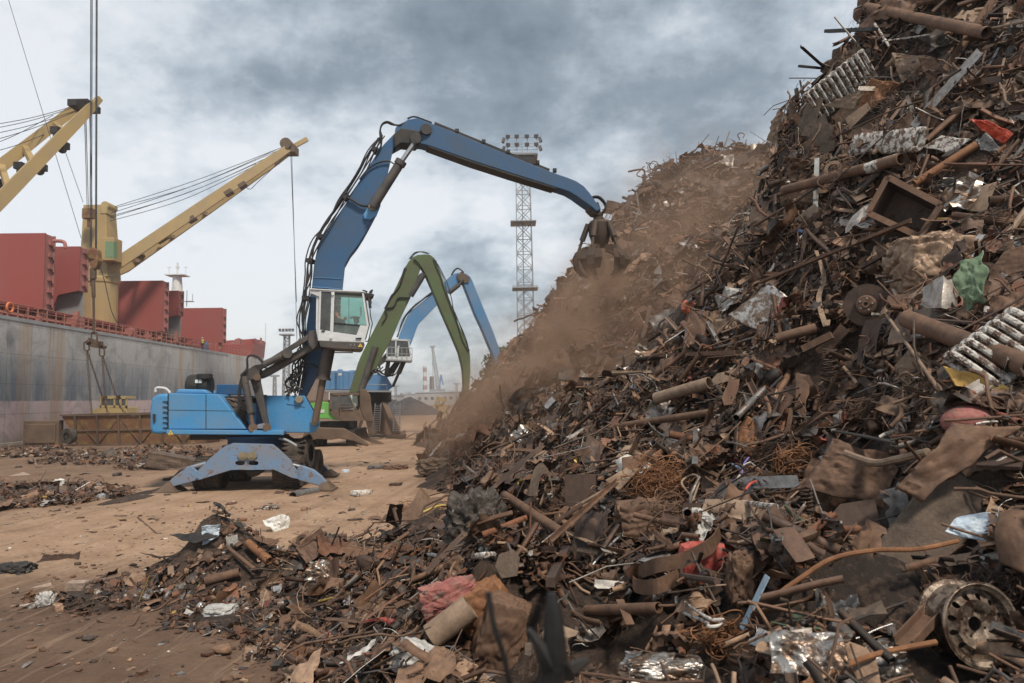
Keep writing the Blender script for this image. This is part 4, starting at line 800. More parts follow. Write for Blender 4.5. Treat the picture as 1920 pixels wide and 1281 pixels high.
def girder_boom(heels, tips, w0, w1, hgt, tower, mat='yellow'):
    for i, (h_, t_) in enumerate(zip(heels, tips)):
        mb = MB(); d = (t_-h_).normalized(); sx = d.cross(Vector((0, 0, 1))).normalized(); up = sx.cross(d)
        st = [(0, .45), (.06, 1), (.5, 1.0), (.9, .85), (1, .7)]; vs = []
        for f, k in st:
            c = h_.lerp(t_, f)
            for (a, b_) in ((-1, -1), (1, -1), (1, 1), (-1, 1)): vs.append(c+sx*a*w0/2+up*b_*hgt/2*k)
        n = len(st); mb.add(vs, [(j*4+k, j*4+(k+1) % 4, (j+1)*4+(k+1) % 4, (j+1)*4+k) for j in range(n-1) for k in range(4)]+[(0, 1, 2, 3), ((n-1)*4, (n-1)*4+1, (n-1)*4+2, (n-1)*4+3)])
        for f in np.arange(.1, .95, .055): c = h_.lerp(t_, f); mb.beam(c-up*hgt*.42-sx*w0*.53, c+up*hgt*.42-sx*w0*.53, .05, .04)
        mb.build('boom_girder', M[mat], tower)
h1a, t1a = P(186, 517, 76.0), P(540, 279, 84.4); h1b, t1b = P(212, 517, 79.5), P(546, 281, 86.2)
girder_boom([h1a, h1b], [t1a, t1b], .5, .45, 1.2, tower)
for f in (.14, .32, .5, .72, .92, 1.0):
    a = h1a.lerp(t1a, f); b_ = h1b.lerp(t1b, f); MB().beam(a-Vector((0, 0, .45)), b_-Vector((0, 0, .45)), .4, .4).build('cross_tie', M['yellow'], tower)
mb = MB(); c = P(541, 275, 85.2); mb.cyl(c+Vector((0, -1.2, 0)), c+Vector((0, 1.2, 0)), .7, 18); mb.box(c+Vector((.3, 0, -.5)), (1.4, 1.8, .9)); mb.build('tip_sheave', M['brown_steel'], tower)
mb = MB(); mb.beam(P(541, 280, 85.2), P(576, 261, 86.2), .5, .55); mb.build('boom_spike', M['yellow'], tower, bevel=.04)
for i, (a, b_) in enumerate((((176, 400), (540, 272)), ((196, 404), (536, 276)), ((199, 408), (480, 307)), ((200, 411), (534, 280)), ((201, 416), (470, 315)), ((176, 400), (520, 280)))):
    pa = P(*a, 76.5); pb = P(*b_, 84.5); mid = pa.lerp(pb, .5)-Vector((0, 0, .35+.1*i)); MB().tube(curve([pa, mid, pb], 6), .035, 5).build('luffing_wire', M['wire'], tower)
for a, b_ in (((545, 286), (556, 566)), ((547, 286), (559, 720))): MB().tube([P(*a, 85.2), P(*b_, 85.2)], .035, 5).build('hoist_wire', M['wire'], tower)
mb = MB(); mb.tube(curve([P(*Z3(1620, 450), 84), P(*Z3(1500, 560), 83.5), P(*Z3(1455, 603), 83), P(*Z3(1425, 590), 83)], 5), .04, 5); mb.build('signal_cable', M['wire'], tower)
for q in ((1410, 582), (1330, 625), (1115, 780), (810, 990), (945, 890)): MB().box(P(*Z3(*q), 80), (1.5 if q[0] == 945 else .9, .9, .45), Matrix.Rotation(-.55, 3, 'Y')).build('walkway_bracket', M['brown_steel'], tower)
mb = MB()
for u in (0, 14, 26): plate(mb, Z3, [(650+u, 1032-u*.55), (658+u, 1028-u*.55), (658+u, 1040-u*.55), (650+u, 1044-u*.55)], 75.8, .02)
mb.build('boom_marking', M['brown_steel'], tower)
# second deck crane, nearer and mostly out of view on the left
nb = ship_pt(-13, 11.5, DK+1); mb = MB(); mb.lathe(nb, (0, 0, 1), [(1.8, -1), (1.8, 5), (1.3, 12), (1.2, 13), (0, 13)], 24); t2 = mb.build('deck_crane', M['yellow'], ship)
hA, tA = P(-150, 430, 43.0), P(150, 196, 49.5); hB, tB = P(-150, 530, 40.0), P(172, 200, 47.5)
girder_boom([hA, hB], [tA, tB], .42, .42, .8, t2)
for f in (.47, .62, .82, .99): MB().beam(hA.lerp(tA, f), hB.lerp(tB, f), .35, .35).build('cross_tie', M['yellow'], t2)
mb = MB(); mb.box(P(158, 200, 48.5), (1.4, 1.6, .45)); mb.cyl(P(155, 197, 47.4), P(155, 197, 49.4), .38, 14); mb.build('tip_sheave', M['dark'], t2)
mb = MB(); mb.beam(P(170, 205, 48), P(186, 185, 48.6), .35, .4); mb.build('boom_spike', M['yellow'], t2)
for q in ((4, 345), (108, 247), (117, 272), (40, 313), (75, 313)): MB().box(P(*q, 46.5), (.55, .8, .45)).cyl(P(q[0], q[1], 46)+Vector((0, 0, -.3)), P(q[0], q[1], 46.6)+Vector((0, 0, -.3)), .28, 10).build('boom_fitting', M['dark'], t2)
for i, (ya, yb) in enumerate(((232, 196), (240, 198), (250, 205), (264, 206), (275, 216), (282, 245))):
    pa = P(-60, ya+9+i, 42); pb = P(150 if i < 4 else 100, yb, 49.0-(.5 if i > 3 else 0)); MB().tube(curve([pa, pa.lerp(pb, .5)-Vector((0, 0, .2)), pb], 6), .022, 5).build('luffing_wire', M['wire'], t2)
for pts in (((66, 165), (16, 0), 47), ((66, 165), (152, 446), 47), ((118, 272), (156, 380), 47.5)):
    MB().tube([P(*pts[0], pts[2]), P(*pts[1], pts[2])], .018, 5).build('guy_wire', M['wire'], t2)
mb = MB(); mb.box(P(166, 401, 74.5), (1.1, .6, 1.1)); mb.cyl(P(166, 410, 74.5), P(166, 426, 74.5), .15, 8); mb.build('tip_block', M['yellow_rust'], t2, bevel=.05)
for x in (158.5, 161, 168): MB().tube([P(x, 212, 48.5), P(x+5, 392, 74.5)], .03, 5).build('hoist_wire', M['wire'], t2)
# deckhand
def standing(name_label, foot, h, m_top, m_leg, face=0, vest=None, group=None):
    f = Vector(foot); rz = Matrix.Rotation(face, 3, 'Z'); V = lambda x, y, z: f+rz @ Vector((x*h, y*h, z*h))
    J = [V(0, 0, .53), V(0, 0, .62), V(0, 0, .74), V(0, 0, .82), V(0, 0, .86), V(0, .01, .92), V(0, .01, .975), V(-.11, 0, .80), V(-.15, .01, .64), V(-.14, .07, .50), V(.11, 0, .80), V(.15, .01, .64), V(.14, .07, .50), V(-.05, 0, .5), V(-.06, .01, .27), V(-.06, 0, .04), V(-.06, .07, .015), V(.05, 0, .5), V(.06, .01, .27), V(.06, 0, .04), V(.06, .07, .015)]
    E_ = [(0, 1), (1, 2), (2, 3), (3, 4), (4, 5), (5, 6), (3, 7), (7, 8), (8, 9), (3, 10), (10, 11), (11, 12), (0, 13), (13, 14), (14, 15), (15, 16), (0, 17), (17, 18), (18, 19), (19, 20)]
    r_ = [h*q for q in (.085, .08, .095, .07, .032, .05, .055, .04, .03, .022, .04, .03, .022, .055, .036, .024, .022, .055, .036, .024, .022)]
    p_ = skin_body('person', J, E_, r_, M['skin'], loc=f, label=name_label, cat='person', group=group)
    skin_body('jacket', [J[i] for i in (0, 1, 2, 3, 7, 8, 10, 11)]+[J[9].lerp(J[8], .1), J[12].lerp(J[11], .1)], [(0, 1), (1, 2), (2, 3), (3, 4), (4, 5), (3, 6), (6, 7), (5, 8), (7, 9)], [h*q for q in (.09, .092, .105, .08, .046, .036, .046, .036, .03, .03)], m_top, p_)
    skin_body('trousers', [J[i] for i in (0, 13, 14, 15, 17, 18, 19)], [(0, 1), (1, 2), (2, 3), (0, 4), (4, 5), (5, 6)], [h*q for q in (.09, .06, .042, .034, .06, .042, .034)], m_leg, p_)
    mb = MB(); c = V(0, .01, .955); mb.lathe(c, (0, 0, 1), [(.062*h, 0), (.060*h, .02*h), (.045*h, .045*h), (0, .056*h)], 12); mb.build('helmet', M['ship_white'], p_, smooth=True); return p_
tD = 41.0; standing('worker in a yellow-green vest standing on the ship\'s deck behind the railing near the bow', ship_pt(tD, side_off(tD, DK)+.9, DK), 1.75, M['vest'], M['trouser'], 2.5)
# ------------------------------------------------------------------ lifting tackle holding the scrap skip
tk = empty('lifting_tackle', P(178, 760, 44.5), 'rusty crane hook block with spreader beam and chains hanging above the scrap skip', 'crane hook')
for x, yt, yb in ((169, -60, 470), (171.5, -60, 470), (179, -60, 480), (181, -60, 480)): MB().tube([P(x+1.5, yt, 45), P(x, yb, 45)], .03, 5).build('hoist_wire', M['wire'], tk)
mb = MB(); plate(mb, Z4, [(484, 135), (500, 124), (530, 140), (537, 200), (520, 245), (495, 240), (480, 200)], 44.8, .5); mb.cyl(P(*Z4(508, 165), 44.7), P(*Z4(508, 165), 45.4), .34, 16); mb.build('hook_block', M['yellow_rust'], tk, bevel=.04)
mb = MB(); mb.cyl(P(*Z4(509, 245), 45), P(*Z4(509, 300), 45), .20, 10); mb.cyl(P(*Z4(509, 300), 45), P(*Z4(511, 400), 45), .12, 8); mb.cyl(P(*Z4(511, 400), 45), P(*Z4(513, 600), 45), .07, 8); mb.tube([P(*Z4(500, 250), 45), P(*Z4(497, 340), 45)], .06, 6); mb.build('hook_swivel', M['chain'], tk, smooth=True)
def link_ring(a, b_, w_, r_, n, name='shackle'):
    u = (b_-a).normalized(); s_ = Vector((1, 0, 0)); c = (a+b_)/2; l = (b_-a).length/2
    pts = [c+s_*math.cos(t)*w_+u*(math.sin(t)*w_*.6+(l-w_*.6)*(1 if math.sin(t) > 0 else -1)) for t in np.linspace(.01, 2*math.pi+.01, 18)]
    return MB().tube(pts, r_, 6).build(name, M['chain'], tk, smooth=True)
link_ring(P(*Z4(514, 590), 44.9), P(*Z4(515, 640), 44.9), .18, .055, 1)
mb = MB(); plate(mb, Z4, [(462, 640), (480, 628), (515, 640), (570, 668), (560, 682), (500, 672), (470, 660)], 44.6, .35); mb.beam(P(*Z4(480, 632), 44.4), P(*Z4(555, 660), 45.4), .12, .3); mb.beam(P(*Z4(560, 655), 44.4), P(*Z4(475, 645), 45.4), .12, .3); mb.build('spreader_beam', M['chain'], tk, bevel=.03)
link_ring(P(*Z4(471, 645), 44.6), P(*Z4(474, 692), 44.6), .16, .05, 1); link_ring(P(*Z4(556, 672), 44.6), P(*Z4(557, 722), 44.6), .16, .05, 1)
def chain(a, b_, sag=0, n=None):
    L_ = (b_-a).length; n = n or int(L_/.16); mb = MB()
    pts = [a.lerp(b_, i/n)+Vector((0, 0, -sag*4*(i/n)*(1-i/n))) for i in range(n+1)]
    for i in range(n):
        p, q = pts[i], pts[i+1]; u = (q-p).normalized(); s_ = (Vector((1, 0, 0)) if i % 2 else Vector((0, 1, 0))); s_ = (s_-u*s_.dot(u)).normalized(); c = (p+q)/2; l = (q-p).length*.62
        loop = [c+s_*math.cos(t)*.055+u*math.sin(t)*l for t in np.linspace(0, 2*math.pi, 9)[:-1]]
        loop.append(loop[0]); mb.tube(loop, .022, 4, cap=False)
    return mb.build('chain', M['chain'], tk)
chain(P(*Z4(474, 692), 44.6), P(*Z4(500, 1035), 43.9)); chain(P(*Z4(476, 692), 44.7), P(*Z4(560, 950), 46), 0); chain(P(*Z4(560, 950), 46), P(*Z4(590, 1035), 46.2), 0)
chain(P(*Z4(558, 722), 44.6), P(*Z4(578, 1000), 44.5)); chain(P(*Z4(560, 722), 44.7), P(*Z4(655, 1000), 45.6)); chain(P(*Z4(655, 1000), 45.6), P(*Z4(760, 1040), 45.8), .3)
mb = MB(); mb.tube(curve([P(*Z4(538, 200), 45), P(*Z4(575, 330), 45.2), P(*Z4(610, 480), 45.5), P(*Z4(655, 560), 46)], 5), .025, 5); mb.build('tag_line', M['wire'], tk)
# scrap skip
sk_b = G(*Z4(420, 1212)); dsk = sk_b.y
sk = empty('scrap_skip', P(*Z4(600, 1205), dsk+1), 'long open scrap skip with worn yellow panels and rusty ribs below the crane hook', 'skip'); sk.location.z = 0; ORG[sk.name] = sk.location.copy()
SKW = .1; Lx0, Lx1 = P(*Z4(420, 1212), dsk).x, P(*Z4(1125, 1205), dsk).x; zt = P(*Z4(600, 1040), dsk).z; lx_top = P(*Z4(346, 1045), dsk).x; W_ = 2.3
mb = MB(); y0, y1 = dsk, dsk+W_
def slab(mb, a, b_, c, d_, off): mb.prism([a, b_, c, d_], off)
slab(mb, Vector((Lx0, y0, .02)), Vector((Lx1, y0, .02)), Vector((Lx1+.6, y0-.25, zt)), Vector((lx_top, y0-.25, zt)), (0, .05, 0))
slab(mb, Vector((Lx0, y1, .02)), Vector((Lx1, y1, .02)), Vector((Lx1+.6, y1+.25, zt)), Vector((lx_top, y1+.25, zt)), (0, -.05, 0))
slab(mb, Vector((Lx0, y0+.05, .02)), Vector((lx_top, y0-.2, zt)), Vector((lx_top, y1+.2, zt)), Vector((Lx0, y1-.05, .02)), (.05, 0, 0))
slab(mb, Vector((Lx1, y0+.05, .02)), Vector((Lx1+.6, y0-.2, zt)), Vector((Lx1+.6, y1+.2, zt)), Vector((Lx1, y1-.05, .02)), (-.05, 0, 0))
slab(mb, Vector((Lx0, y0+.05, .05)), Vector((Lx1, y0+.05, .05)), Vector((Lx1, y1-.05, .05)), Vector((Lx0, y1-.05, .05)), (0, 0, .05)); mb.build('skip_body', M['yellow_rust'], sk)
n = 6
for k in range(n+1):
    f = k/n; xb = Lx0+(Lx1-Lx0)*f; MB().beam((xb, y0-.05, .02), (xb, y0-.31, zt), .16, .12, up=(1, 0, 0)).build('rib', M['brown_steel'], sk)
mb = MB(); mb.beam((lx_top-.05, y0-.3, zt), (Lx1+.65, y0-.3, zt), .16, .14); mb.build('rim_rail', M['brown_steel'], sk)
mb = MB(); mb.beam((lx_top-.05, y1+.3, zt), (Lx1+.65, y1+.3, zt), .16, .14); mb.build('rim_rail', M['brown_steel'], sk)
mb = MB(); mb.beam((lx_top, y0-.3, zt), (lx_top, y1+.3, zt), .14, .14); mb.build('rim_rail', M['brown_steel'], sk)
mb = MB(); mb.beam((Lx0, y0-.02, .06), (Lx1, y0-.02, .06), .14, .12); mb.build('base_rail', M['brown_steel'], sk)
mb = MB(); mb.beam((Lx0, y0-.17, zt*.5), (Lx1+.2, y0-.17, zt*.5), .08, .12); mb.build('middle_rail', M['brown_steel'], sk)
mb = MB()
for k in range(n):
    xa = Lx0+(Lx1-Lx0)*k/n; xb = Lx0+(Lx1-Lx0)*(k+1)/n; mb.beam((xa, y0-.1, .1), (xb, y0-.2, zt*.9), .04, .08, up=(0, 1, 0)) if k % 2 else mb.beam((xb, y0-.1, .1), (xa, y0-.2, zt*.9), .04, .08, up=(0, 1, 0))
mb.build('brace', M['brown_steel'], sk)
# ------------------------------------------------------------------ wheel loader behind the skip
wd = dsk+7.0; wl = empty('wheel_loader', G(*Z4(620, 1150)), 'small yellow wheel loader parked on the quay behind the scrap skip, its boxy cab showing', 'wheel loader')
_o = wl.location.copy(); _o = Vector((P(*Z4(620, 1100), wd).x, wd+1, 0)); wl.location = _o; ORG[wl.name] = _o.copy()
mb = MB(); plate(mb, Z4, [(500, 1018), (545, 1000), (690, 1000), (692, 1070), (500, 1070)], wd, 1.9); mb.build('engine_cover', M['yellow_m'], wl, bevel=.05)
mb = MB()
for pl in ([(545, 938), (696, 940), (696, 956), (545, 954)], [(545, 950), (553, 950), (551, 1005), (543, 1005)], [(575, 950), (580, 950), (580, 1003), (575, 1003)], [(620, 950), (628, 950), (628, 1003), (620, 1003)], [(650, 950), (662, 950), (662, 1003), (650, 1003)], [(686, 950), (694, 950), (694, 1005), (684, 1005)], [(545, 990), (694, 992), (694, 1006), (545, 1004)]):
    plate(mb, Z4, pl, wd, .1); plate(mb, Z4, pl, wd+1.5, .1)
plate(mb, Z4, [(548, 938), (694, 940), (694, 953), (548, 951)], wd+.1, 1.4); cb_ = mb.build('loader_cab', M['yellow_m'], wl)
mb = MB(); plate(mb, Z4, [(553, 953), (686, 955), (686, 992), (553, 990)], wd+.05, .02); mb.build('cab_glass', M['glass_dark'], cb_)
for q in ((575, 945), (648, 942)): MB().box(P(*Z4(*q), wd-.05), (.25, .15, .2)).build('work_lamp', M['dark'], cb_)
for q in ((540, 1095), (670, 1095)):
    for dy in (.0, 1.7): MB().lathe(P(*Z4(*q), wd+dy), (0, 1, 0), [(.3, -.2), (.75, -.2), (.82, 0), (.75, .2), (.3, .2)], 24).build('wheel', M['rubber'], wl)
mb = MB(); plate(mb, Z4, [(470, 1060), (500, 1030), (505, 1075), (480, 1120), (455, 1120)], wd+.1, 1.9); mb.build('bucket', M['yellow_m'], wl)
mb = MB(); q = P(*Z4(376, 1158), 47); mb.lathe(q, (-.3, -1, 0), [(.25, -.2), (.5, -.2), (.55, 0), (.5, .2), (.25, .2)], 24); mb.lathe(q, (-.3, -1, 0), [(0, -.1), (.27, -.1), (.27, .1), (0, .1)], 16); mb.build('tyre', M['rubber'], label='lone dark tyre standing against the left end of the scrap skip', cat='tyre')
# dark rubber fender block and striped bollard block at the hull
fq = P(*Z4(235, 1190), 52.5); mb = MB(); mb.box((fq.x, fq.y, .95), (2.6, .6, 1.9)); mb.box((fq.x, fq.y-.1, .95), (2.2, .6, 1.4)); mb.build('quay_fender', M['brown_steel'], label='dark rusty fender block between the hull and the quay edge', cat='fender', bevel=.05)
bq = G(*Z4(135, 1192)); kb = MB(); kb.box((bq.x, bq.y, .16), (2.8, .35, .32)); ko = kb.build('kerb_block', M['black'], label='low black and yellow striped kerb block at the quay edge', cat='kerb', bevel=.02)
mb = MB()
for k in range(6): x = bq.x-1.2+k*.47; mb.prism([(x, bq.y-.18, .02), (x+.2, bq.y-.18, .02), (x+.32, bq.y-.18, .31), (x+.12, bq.y-.18, .31)], (0, -.006, 0))
mb.build('warning_stripes', M['sign_yellow'], ko)
# pile of black scrap at the hull foot, far left
# ------------------------------------------------------------------ green handler
gd = 47.0; SKEW = -.2; gh = empty('material_handler', Vector((P(650, 800, gd+1.5).x, gd+1.5, 0)), 'green material handler with folded dusty green boom behind the blue one', 'material handler')
GBL = [(302, 885), (330, 790), (362, 690), (400, 610), (450, 510), (520, 380), (585, 250), (640, 130), (672, 78), (720, 55)]
GBR = [(384, 882), (405, 840), (462, 750), (510, 650), (560, 560), (610, 440), (670, 318), (705, 220), (738, 125), (760, 78)]
zz5 = lambda pts: [Z5(*p) for p in pts]
mb = MB(); strip_box(mb, zz5(GBL), zz5(GBR), gd+1, .9); gbm = mb.build('boom', M['green'], gh, bevel=.03)
GSU = [(712, 60), (730, 54), (800, 56), (822, 85), (842, 140), (870, 215), (905, 320), (960, 475), (1008, 585), (1030, 650), (1032, 760), (1024, 870)]
GSL = [(690, 80), (715, 100), (745, 140), (770, 190), (805, 270), (850, 380), (905, 505), (962, 640), (985, 730), (992, 800), (992, 860), (988, 880)]
mb = MB(); strip_box(mb, zz5(GSU), zz5(GSL), gd+.85, 1.0); gst = mb.build('stick', M['green'], gh, bevel=.03)
for (a, b_, o_) in (((752, 172), (672, 305), gd+.7), ((742, 178), (664, 300), gd+2.05)):
    MB().cyl(P(*Z5(*a), o_), P(*Z5(*b_), o_), .2, 12).build('stick_cylinder', M['grey_arm'], gh, smooth=True)
MB().cyl(P(*Z5(460, 610), gd+.8), P(*Z5(375, 880), gd+.8), .22, 12).build('boom_cylinder', M['grey_arm'], gh, smooth=True)
hoses(gh, Z5, [(820, 85), (845, 130), (870, 200), (880, 235), (905, 320), (935, 400), (965, 480), (1000, 560), (1025, 640)], gd+.9, 3, .12, .035, seed=31, wig=.1)
hoses(gh, Z5, [(670, 85), (700, 48), (740, 40), (780, 52)], gd+1.2, 2, .06, .04, seed=32, wig=.02)
hoses(gh, Z5, [(640, 135), (632, 170), (600, 240), (570, 290), (555, 310), (520, 375)], gd+.95, 2, .08, .04, seed=33, wig=.1)
hoses(gh, Z5, [(665, 320), (600, 320), (570, 370), (520, 385), (530, 420), (500, 470)], gd+.9, 1, .03, .05, seed=35, wig=.04)
hoses(gh, Z5, [(405, 800), (440, 740), (480, 760), (500, 740)], gd+.9, 4, .2, .04, seed=34, wig=.2)
hoses(gh, Z5, [(1032, 790), (1060, 820), (1062, 850), (1030, 870)], gd+1.2, 2, .05, .04, seed=36, wig=.03)
mb = MB(); plate(mb, Z5, [(50, 955), (130, 938), (190, 945), (190, 1042), (50, 1042)], gd, 2.6); gbd = mb.build('engine_housing', M['green_bright'], gh, bevel=.05)
mb = MB(); plate(mb, Z5, [(186, 1000), (260, 1035), (260, 1052), (186, 1045)], gd, 2.6); mb.build('deck_frame', M['green_bright'], gh, bevel=.03)
mb = MB(); plate(mb, Z5, [(126, 988), (155, 986), (155, 1005), (126, 1007)], gd-.03, .02); mb.build('notice_plate', M['ship_white'], gbd)
mb = MB(); plate(mb, Z5, [(60, 930), (180, 928), (182, 945), (60, 950)], gd+.4, 1.6); mb.build('cooler_hood', M['brown_steel'], gh, bevel=.03)
mb = MB()
for pl in ([(186, 885), (365, 885), (365, 900), (186, 900)], [(186, 895), (203, 895), (200, 990), (184, 1000)], [(240, 900), (250, 900), (246, 990), (236, 990)], [(296, 895), (306, 895), (350, 985), (340, 990)], [(186, 985), (350, 985), (400, 1052), (260, 1055), (215, 1035), (188, 1000)]): plate(mb, Z5, pl, gd-.15, .1); plate(mb, Z5, pl, gd+1.2, .1)
plate(mb, Z5, [(188, 886), (363, 886), (363, 897), (188, 897)], gd-.04, 1.3); gcb = mb.build('operator_cab', M['brown_steel'], gh)
mb = MB(); plate(mb, Z5, [(203, 900), (240, 900), (236, 985), (200, 985)], gd-.1, .02); mb.build('rear_window', M['glass_dark'], gcb)
mb = MB(); plate(mb, Z5, [(250, 900), (296, 898), (340, 982), (246, 985)], gd-.1, .02); mb.build('door_window', M['glass_dark'], gcb)
mb = MB(); plate(mb, Z5, [(308, 900), (352, 905), (356, 960), (330, 980)], gd-.18, .02); mb.build('front_window', M['glass_clear'], gcb)
mb = MB(); mb.tube([P(*Z5(u, v), gd-.3) for u, v in ((250, 1000), (248, 952), (325, 952), (328, 975))], .03, 6); mb.tube([P(*Z5(u, v), gd-.3) for u, v in ((250, 972), (326, 972))], .025, 6); mb.build('guard_rail', M['brown_steel'], gcb)
mb = MB(); plate(mb, Z5, [(366, 870), (400, 860), (430, 900), (450, 1060), (400, 1055), (366, 985)], gd+.4, 1.6); mb.build('boom_foot', M['brown_steel'], gh, bevel=.04)
mb = MB(); mb.lathe(P(*Z5(240, 1056), gd+1.6), (0, 0, -1), [(0, 0), (1.25, 0), (1.25, .45), (1.0, .5), (1.0, .9), (0, .9)], 28); mb.build('slewing_ring', M['dark'], gh)
mb = MB(); plate(mb, Z5, [(18, 1170), (35, 1120), (88, 1094), (270, 1100), (330, 1130), (422, 1195), (410, 1206), (330, 1175), (240, 1160), (200, 1168), (110, 1165), (40, 1180)], gd-.6, .8); mb.build('outrigger_beam', M['brown_steel'], gh, bevel=.05)
for u in (68, 135, 320): MB().lathe(P(*Z5(u, 1172), gd+.8)*1, (1, 0, 0), [(.25, -.28), (.5, -.28), (.56, -.2), (.56, .2), (.5, .28), (.25, .28)], 24).build('wheel', M['rubber'], gh)
mb = MB(); plate(mb, Z5, [(360, 1110), (400, 1090), (420, 1150), (510, 1190), (505, 1200), (430, 1185), (365, 1150)], gd+1.2, .4); mb.build('outrigger_leg', M['brown_steel'], gh)
mb = MB(); mb.box(P(*Z5(240, 1125), gd+1.6), (3.0, 4.0, .5)); mb.build('chassis', M['dark'], gh)
gc = P(*Z5(1008, 868), gd+1.3); mb = MB(); mb.lathe(gc, (0, 0, -1), [(.15, 0), (.5, .2), (.55, .9), (.4, 1.3), (0, 1.4)], 16); gg = mb.build('grab_head', M['grab'], gh)
for k in range(6):
    a = k*math.pi/3+.2; u = Vector((math.cos(a), math.sin(a), 0)); mb = MB(); mb.tube(curve([gc+u*.45+Vector((0, 0, -.7)), gc+u*1.0+Vector((0, 0, -1.7)), gc+u*1.15+Vector((0, 0, -2.6)), gc+u*.8+Vector((0, 0, -3.6))], 4), [.22]*9+[.2, .15, .1, .05], 6); mb.build('tine', M['grab'], gg)
# ------------------------------------------------------------------ second blue handler, far behind on a portal undercarriage
bd = 57.0; b2 = empty('material_handler', Vector((P(700, 800, bd+2).x, bd+2, 0)), 'far pale blue material handler on a tall portal base behind the green one', 'material handler')
BU = [(562, 790), (585, 690), (598, 560), (606, 535), (640, 450), (662, 405), (730, 350), (808, 287), (850, 250), (880, 215), (905, 190), (935, 170), (965, 164)]
BD_ = [(612, 700), (650, 650), (688, 560), (705, 510), (720, 472), (750, 440), (830, 358), (870, 320), (905, 282), (935, 250), (965, 215), (975, 200), (985, 190)]
mb = MB(); strip_box(mb, zz5(BU), zz5(BD_), bd+1.6, 1.0); mb.build('boom', M['blue_far'], b2, bevel=.03)
mb = MB(); plate(mb, Z5, [(520, 770), (575, 700), (630, 640), (600, 720), (545, 790)], bd+1.5, 1.0); mb.build('boom_foot', M['grey_arm'], b2)
SU2 = [(955, 180), (980, 166), (1010, 170), (1035, 192), (1052, 235), (1085, 315), (1130, 425), (1165, 510), (1200, 605), (1222, 690), (1225, 740)]
SL2 = [(960, 205), (975, 200), (985, 215), (1000, 255), (1020, 305), (1060, 410), (1100, 495), (1135, 580), (1165, 650), (1190, 712), (1195, 745)]
mb = MB(); strip_box(mb, zz5(SU2), zz5(SL2), bd+1.5, 1.1); mb.build('stick', M['blue_far'], b2, bevel=.03)
mb = MB(); plate(mb, Z5, [(950, 175), (990, 165), (1030, 195), (1020, 225), (985, 225), (960, 205)], bd+1.4, 1.3); mb.build('elbow_guard', M['brown_steel'], b2)
for o_ in (bd+1.3, bd+2.9): MB().cyl(P(*Z5(900, 288), o_), P(*Z5(965, 235), o_), .2, 12).cyl(P(*Z5(965, 235), o_), P(*Z5(988, 208), o_), .1, 8).build('stick_cylinder', M['grey_arm'], b2, smooth=True)
for o_ in (bd+.9, bd+3.2): MB().cyl(P(*Z5(630, 700), o_), P(*Z5(600, 770), o_), .2, 12).cyl(P(*Z5(600, 770), o_), P(*Z5(565, 850), o_), .12, 8).build('boom_cylinder', M['grey_arm'], b2, smooth=True)
hoses(b2, Z5, [(600, 555), (630, 460), (655, 410), (720, 352), (800, 290), (860, 235)], bd+1.6, 3, .15, .05, seed=41, wig=.08)
hoses(b2, Z5, [(920, 180), (940, 150), (965, 142), (990, 160), (975, 168)], bd+1.8, 3, .1, .045, seed=42, wig=.05)
hoses(b2, Z5, [(490, 690), (470, 740), (500, 770), (560, 790), (610, 720)], bd+1.0, 4, .25, .05, seed=43, wig=.2)
mb = MB()
for o_ in (bd+.2, bd+1.6):
    for pl in ([(527, 560), (670, 566), (672, 576), (527, 570)], [(527, 565), (535, 565), (533, 680), (525, 680)], [(580, 570), (588, 570), (586, 670), (578, 670)], [(605, 600), (598, 672), (580, 672), (592, 610)], [(655, 570), (664, 570), (676, 660), (668, 665)], [(525, 668), (676, 668), (678, 690), (525, 688)]): plate(mb, Z5, pl, o_, .1)
plate(mb, Z5, [(529, 561), (668, 567), (668, 574), (529, 568)], bd+.3, 1.3); c2_ = mb.build('operator_cab', M['white'], b2)
mb = MB(); plate(mb, Z5, [(535, 572), (655, 574), (668, 668), (533, 668)], bd+.24, .02); mb.build('cab_glass', M['glass_dark'], c2_)
mb = MB(); rails = [P(*Z5(u, v), bd-.6) for u, v in ((530, 690), (530, 612), (682, 618), (680, 692))]
mb.tube(rails, .035, 6); mb.tube([P(*Z5(530, 650), bd-.6), P(*Z5(681, 655), bd-.6)], .03, 6)
for u in (560, 590, 620, 650): mb.cyl(P(*Z5(u, 614), bd-.6), P(*Z5(u, 690), bd-.6), .03, 6)
plate(mb, Z5, [(522, 684), (683, 690), (683, 698), (522, 692)], bd-.7, 2.3); mb.build('cab_walkway', M['galv'], c2_)
mb = MB(); mb.beam(P(*Z5(470, 720), bd+1), P(*Z5(540, 670), bd+1), .3, .35); mb.beam(P(*Z5(480, 705), bd+1), P(*Z5(530, 650), bd+1), .15, .15); mb.beam(P(*Z5(540, 690), bd+1), P(*Z5(525, 780), bd+1), .3, .3); mb.build('cab_riser', M['grey_arm'], b2)
mb = MB(); plate(mb, Z5, [(150, 765), (160, 755), (240, 752), (335, 757), (338, 868), (150, 868)], bd, 3.0); e2 = mb.build('engine_housing', M['blue_far'], b2, bevel=.05)
mb = MB()
for k in range(7): plate(mb, Z5, [(216, 770+k*14), (232, 770+k*14), (232, 774+k*14), (216, 774+k*14)], bd-.04, .04)
mb.build('louvre', M['blue_deep'], e2)
for u in (188, 222, 242, 266, 300): plate(mb := MB(), Z5, [(u, 760), (u+2, 760), (u+2, 866), (u, 866)], bd-.02, .02); mb.build('panel_seam', M['blue_deep'], e2)
mb = MB(); plate(mb, Z5, [(238, 768), (258, 768), (258, 782), (238, 782)], bd-.03, .03); mb.build('logo_panel', M['ship_white'], e2)
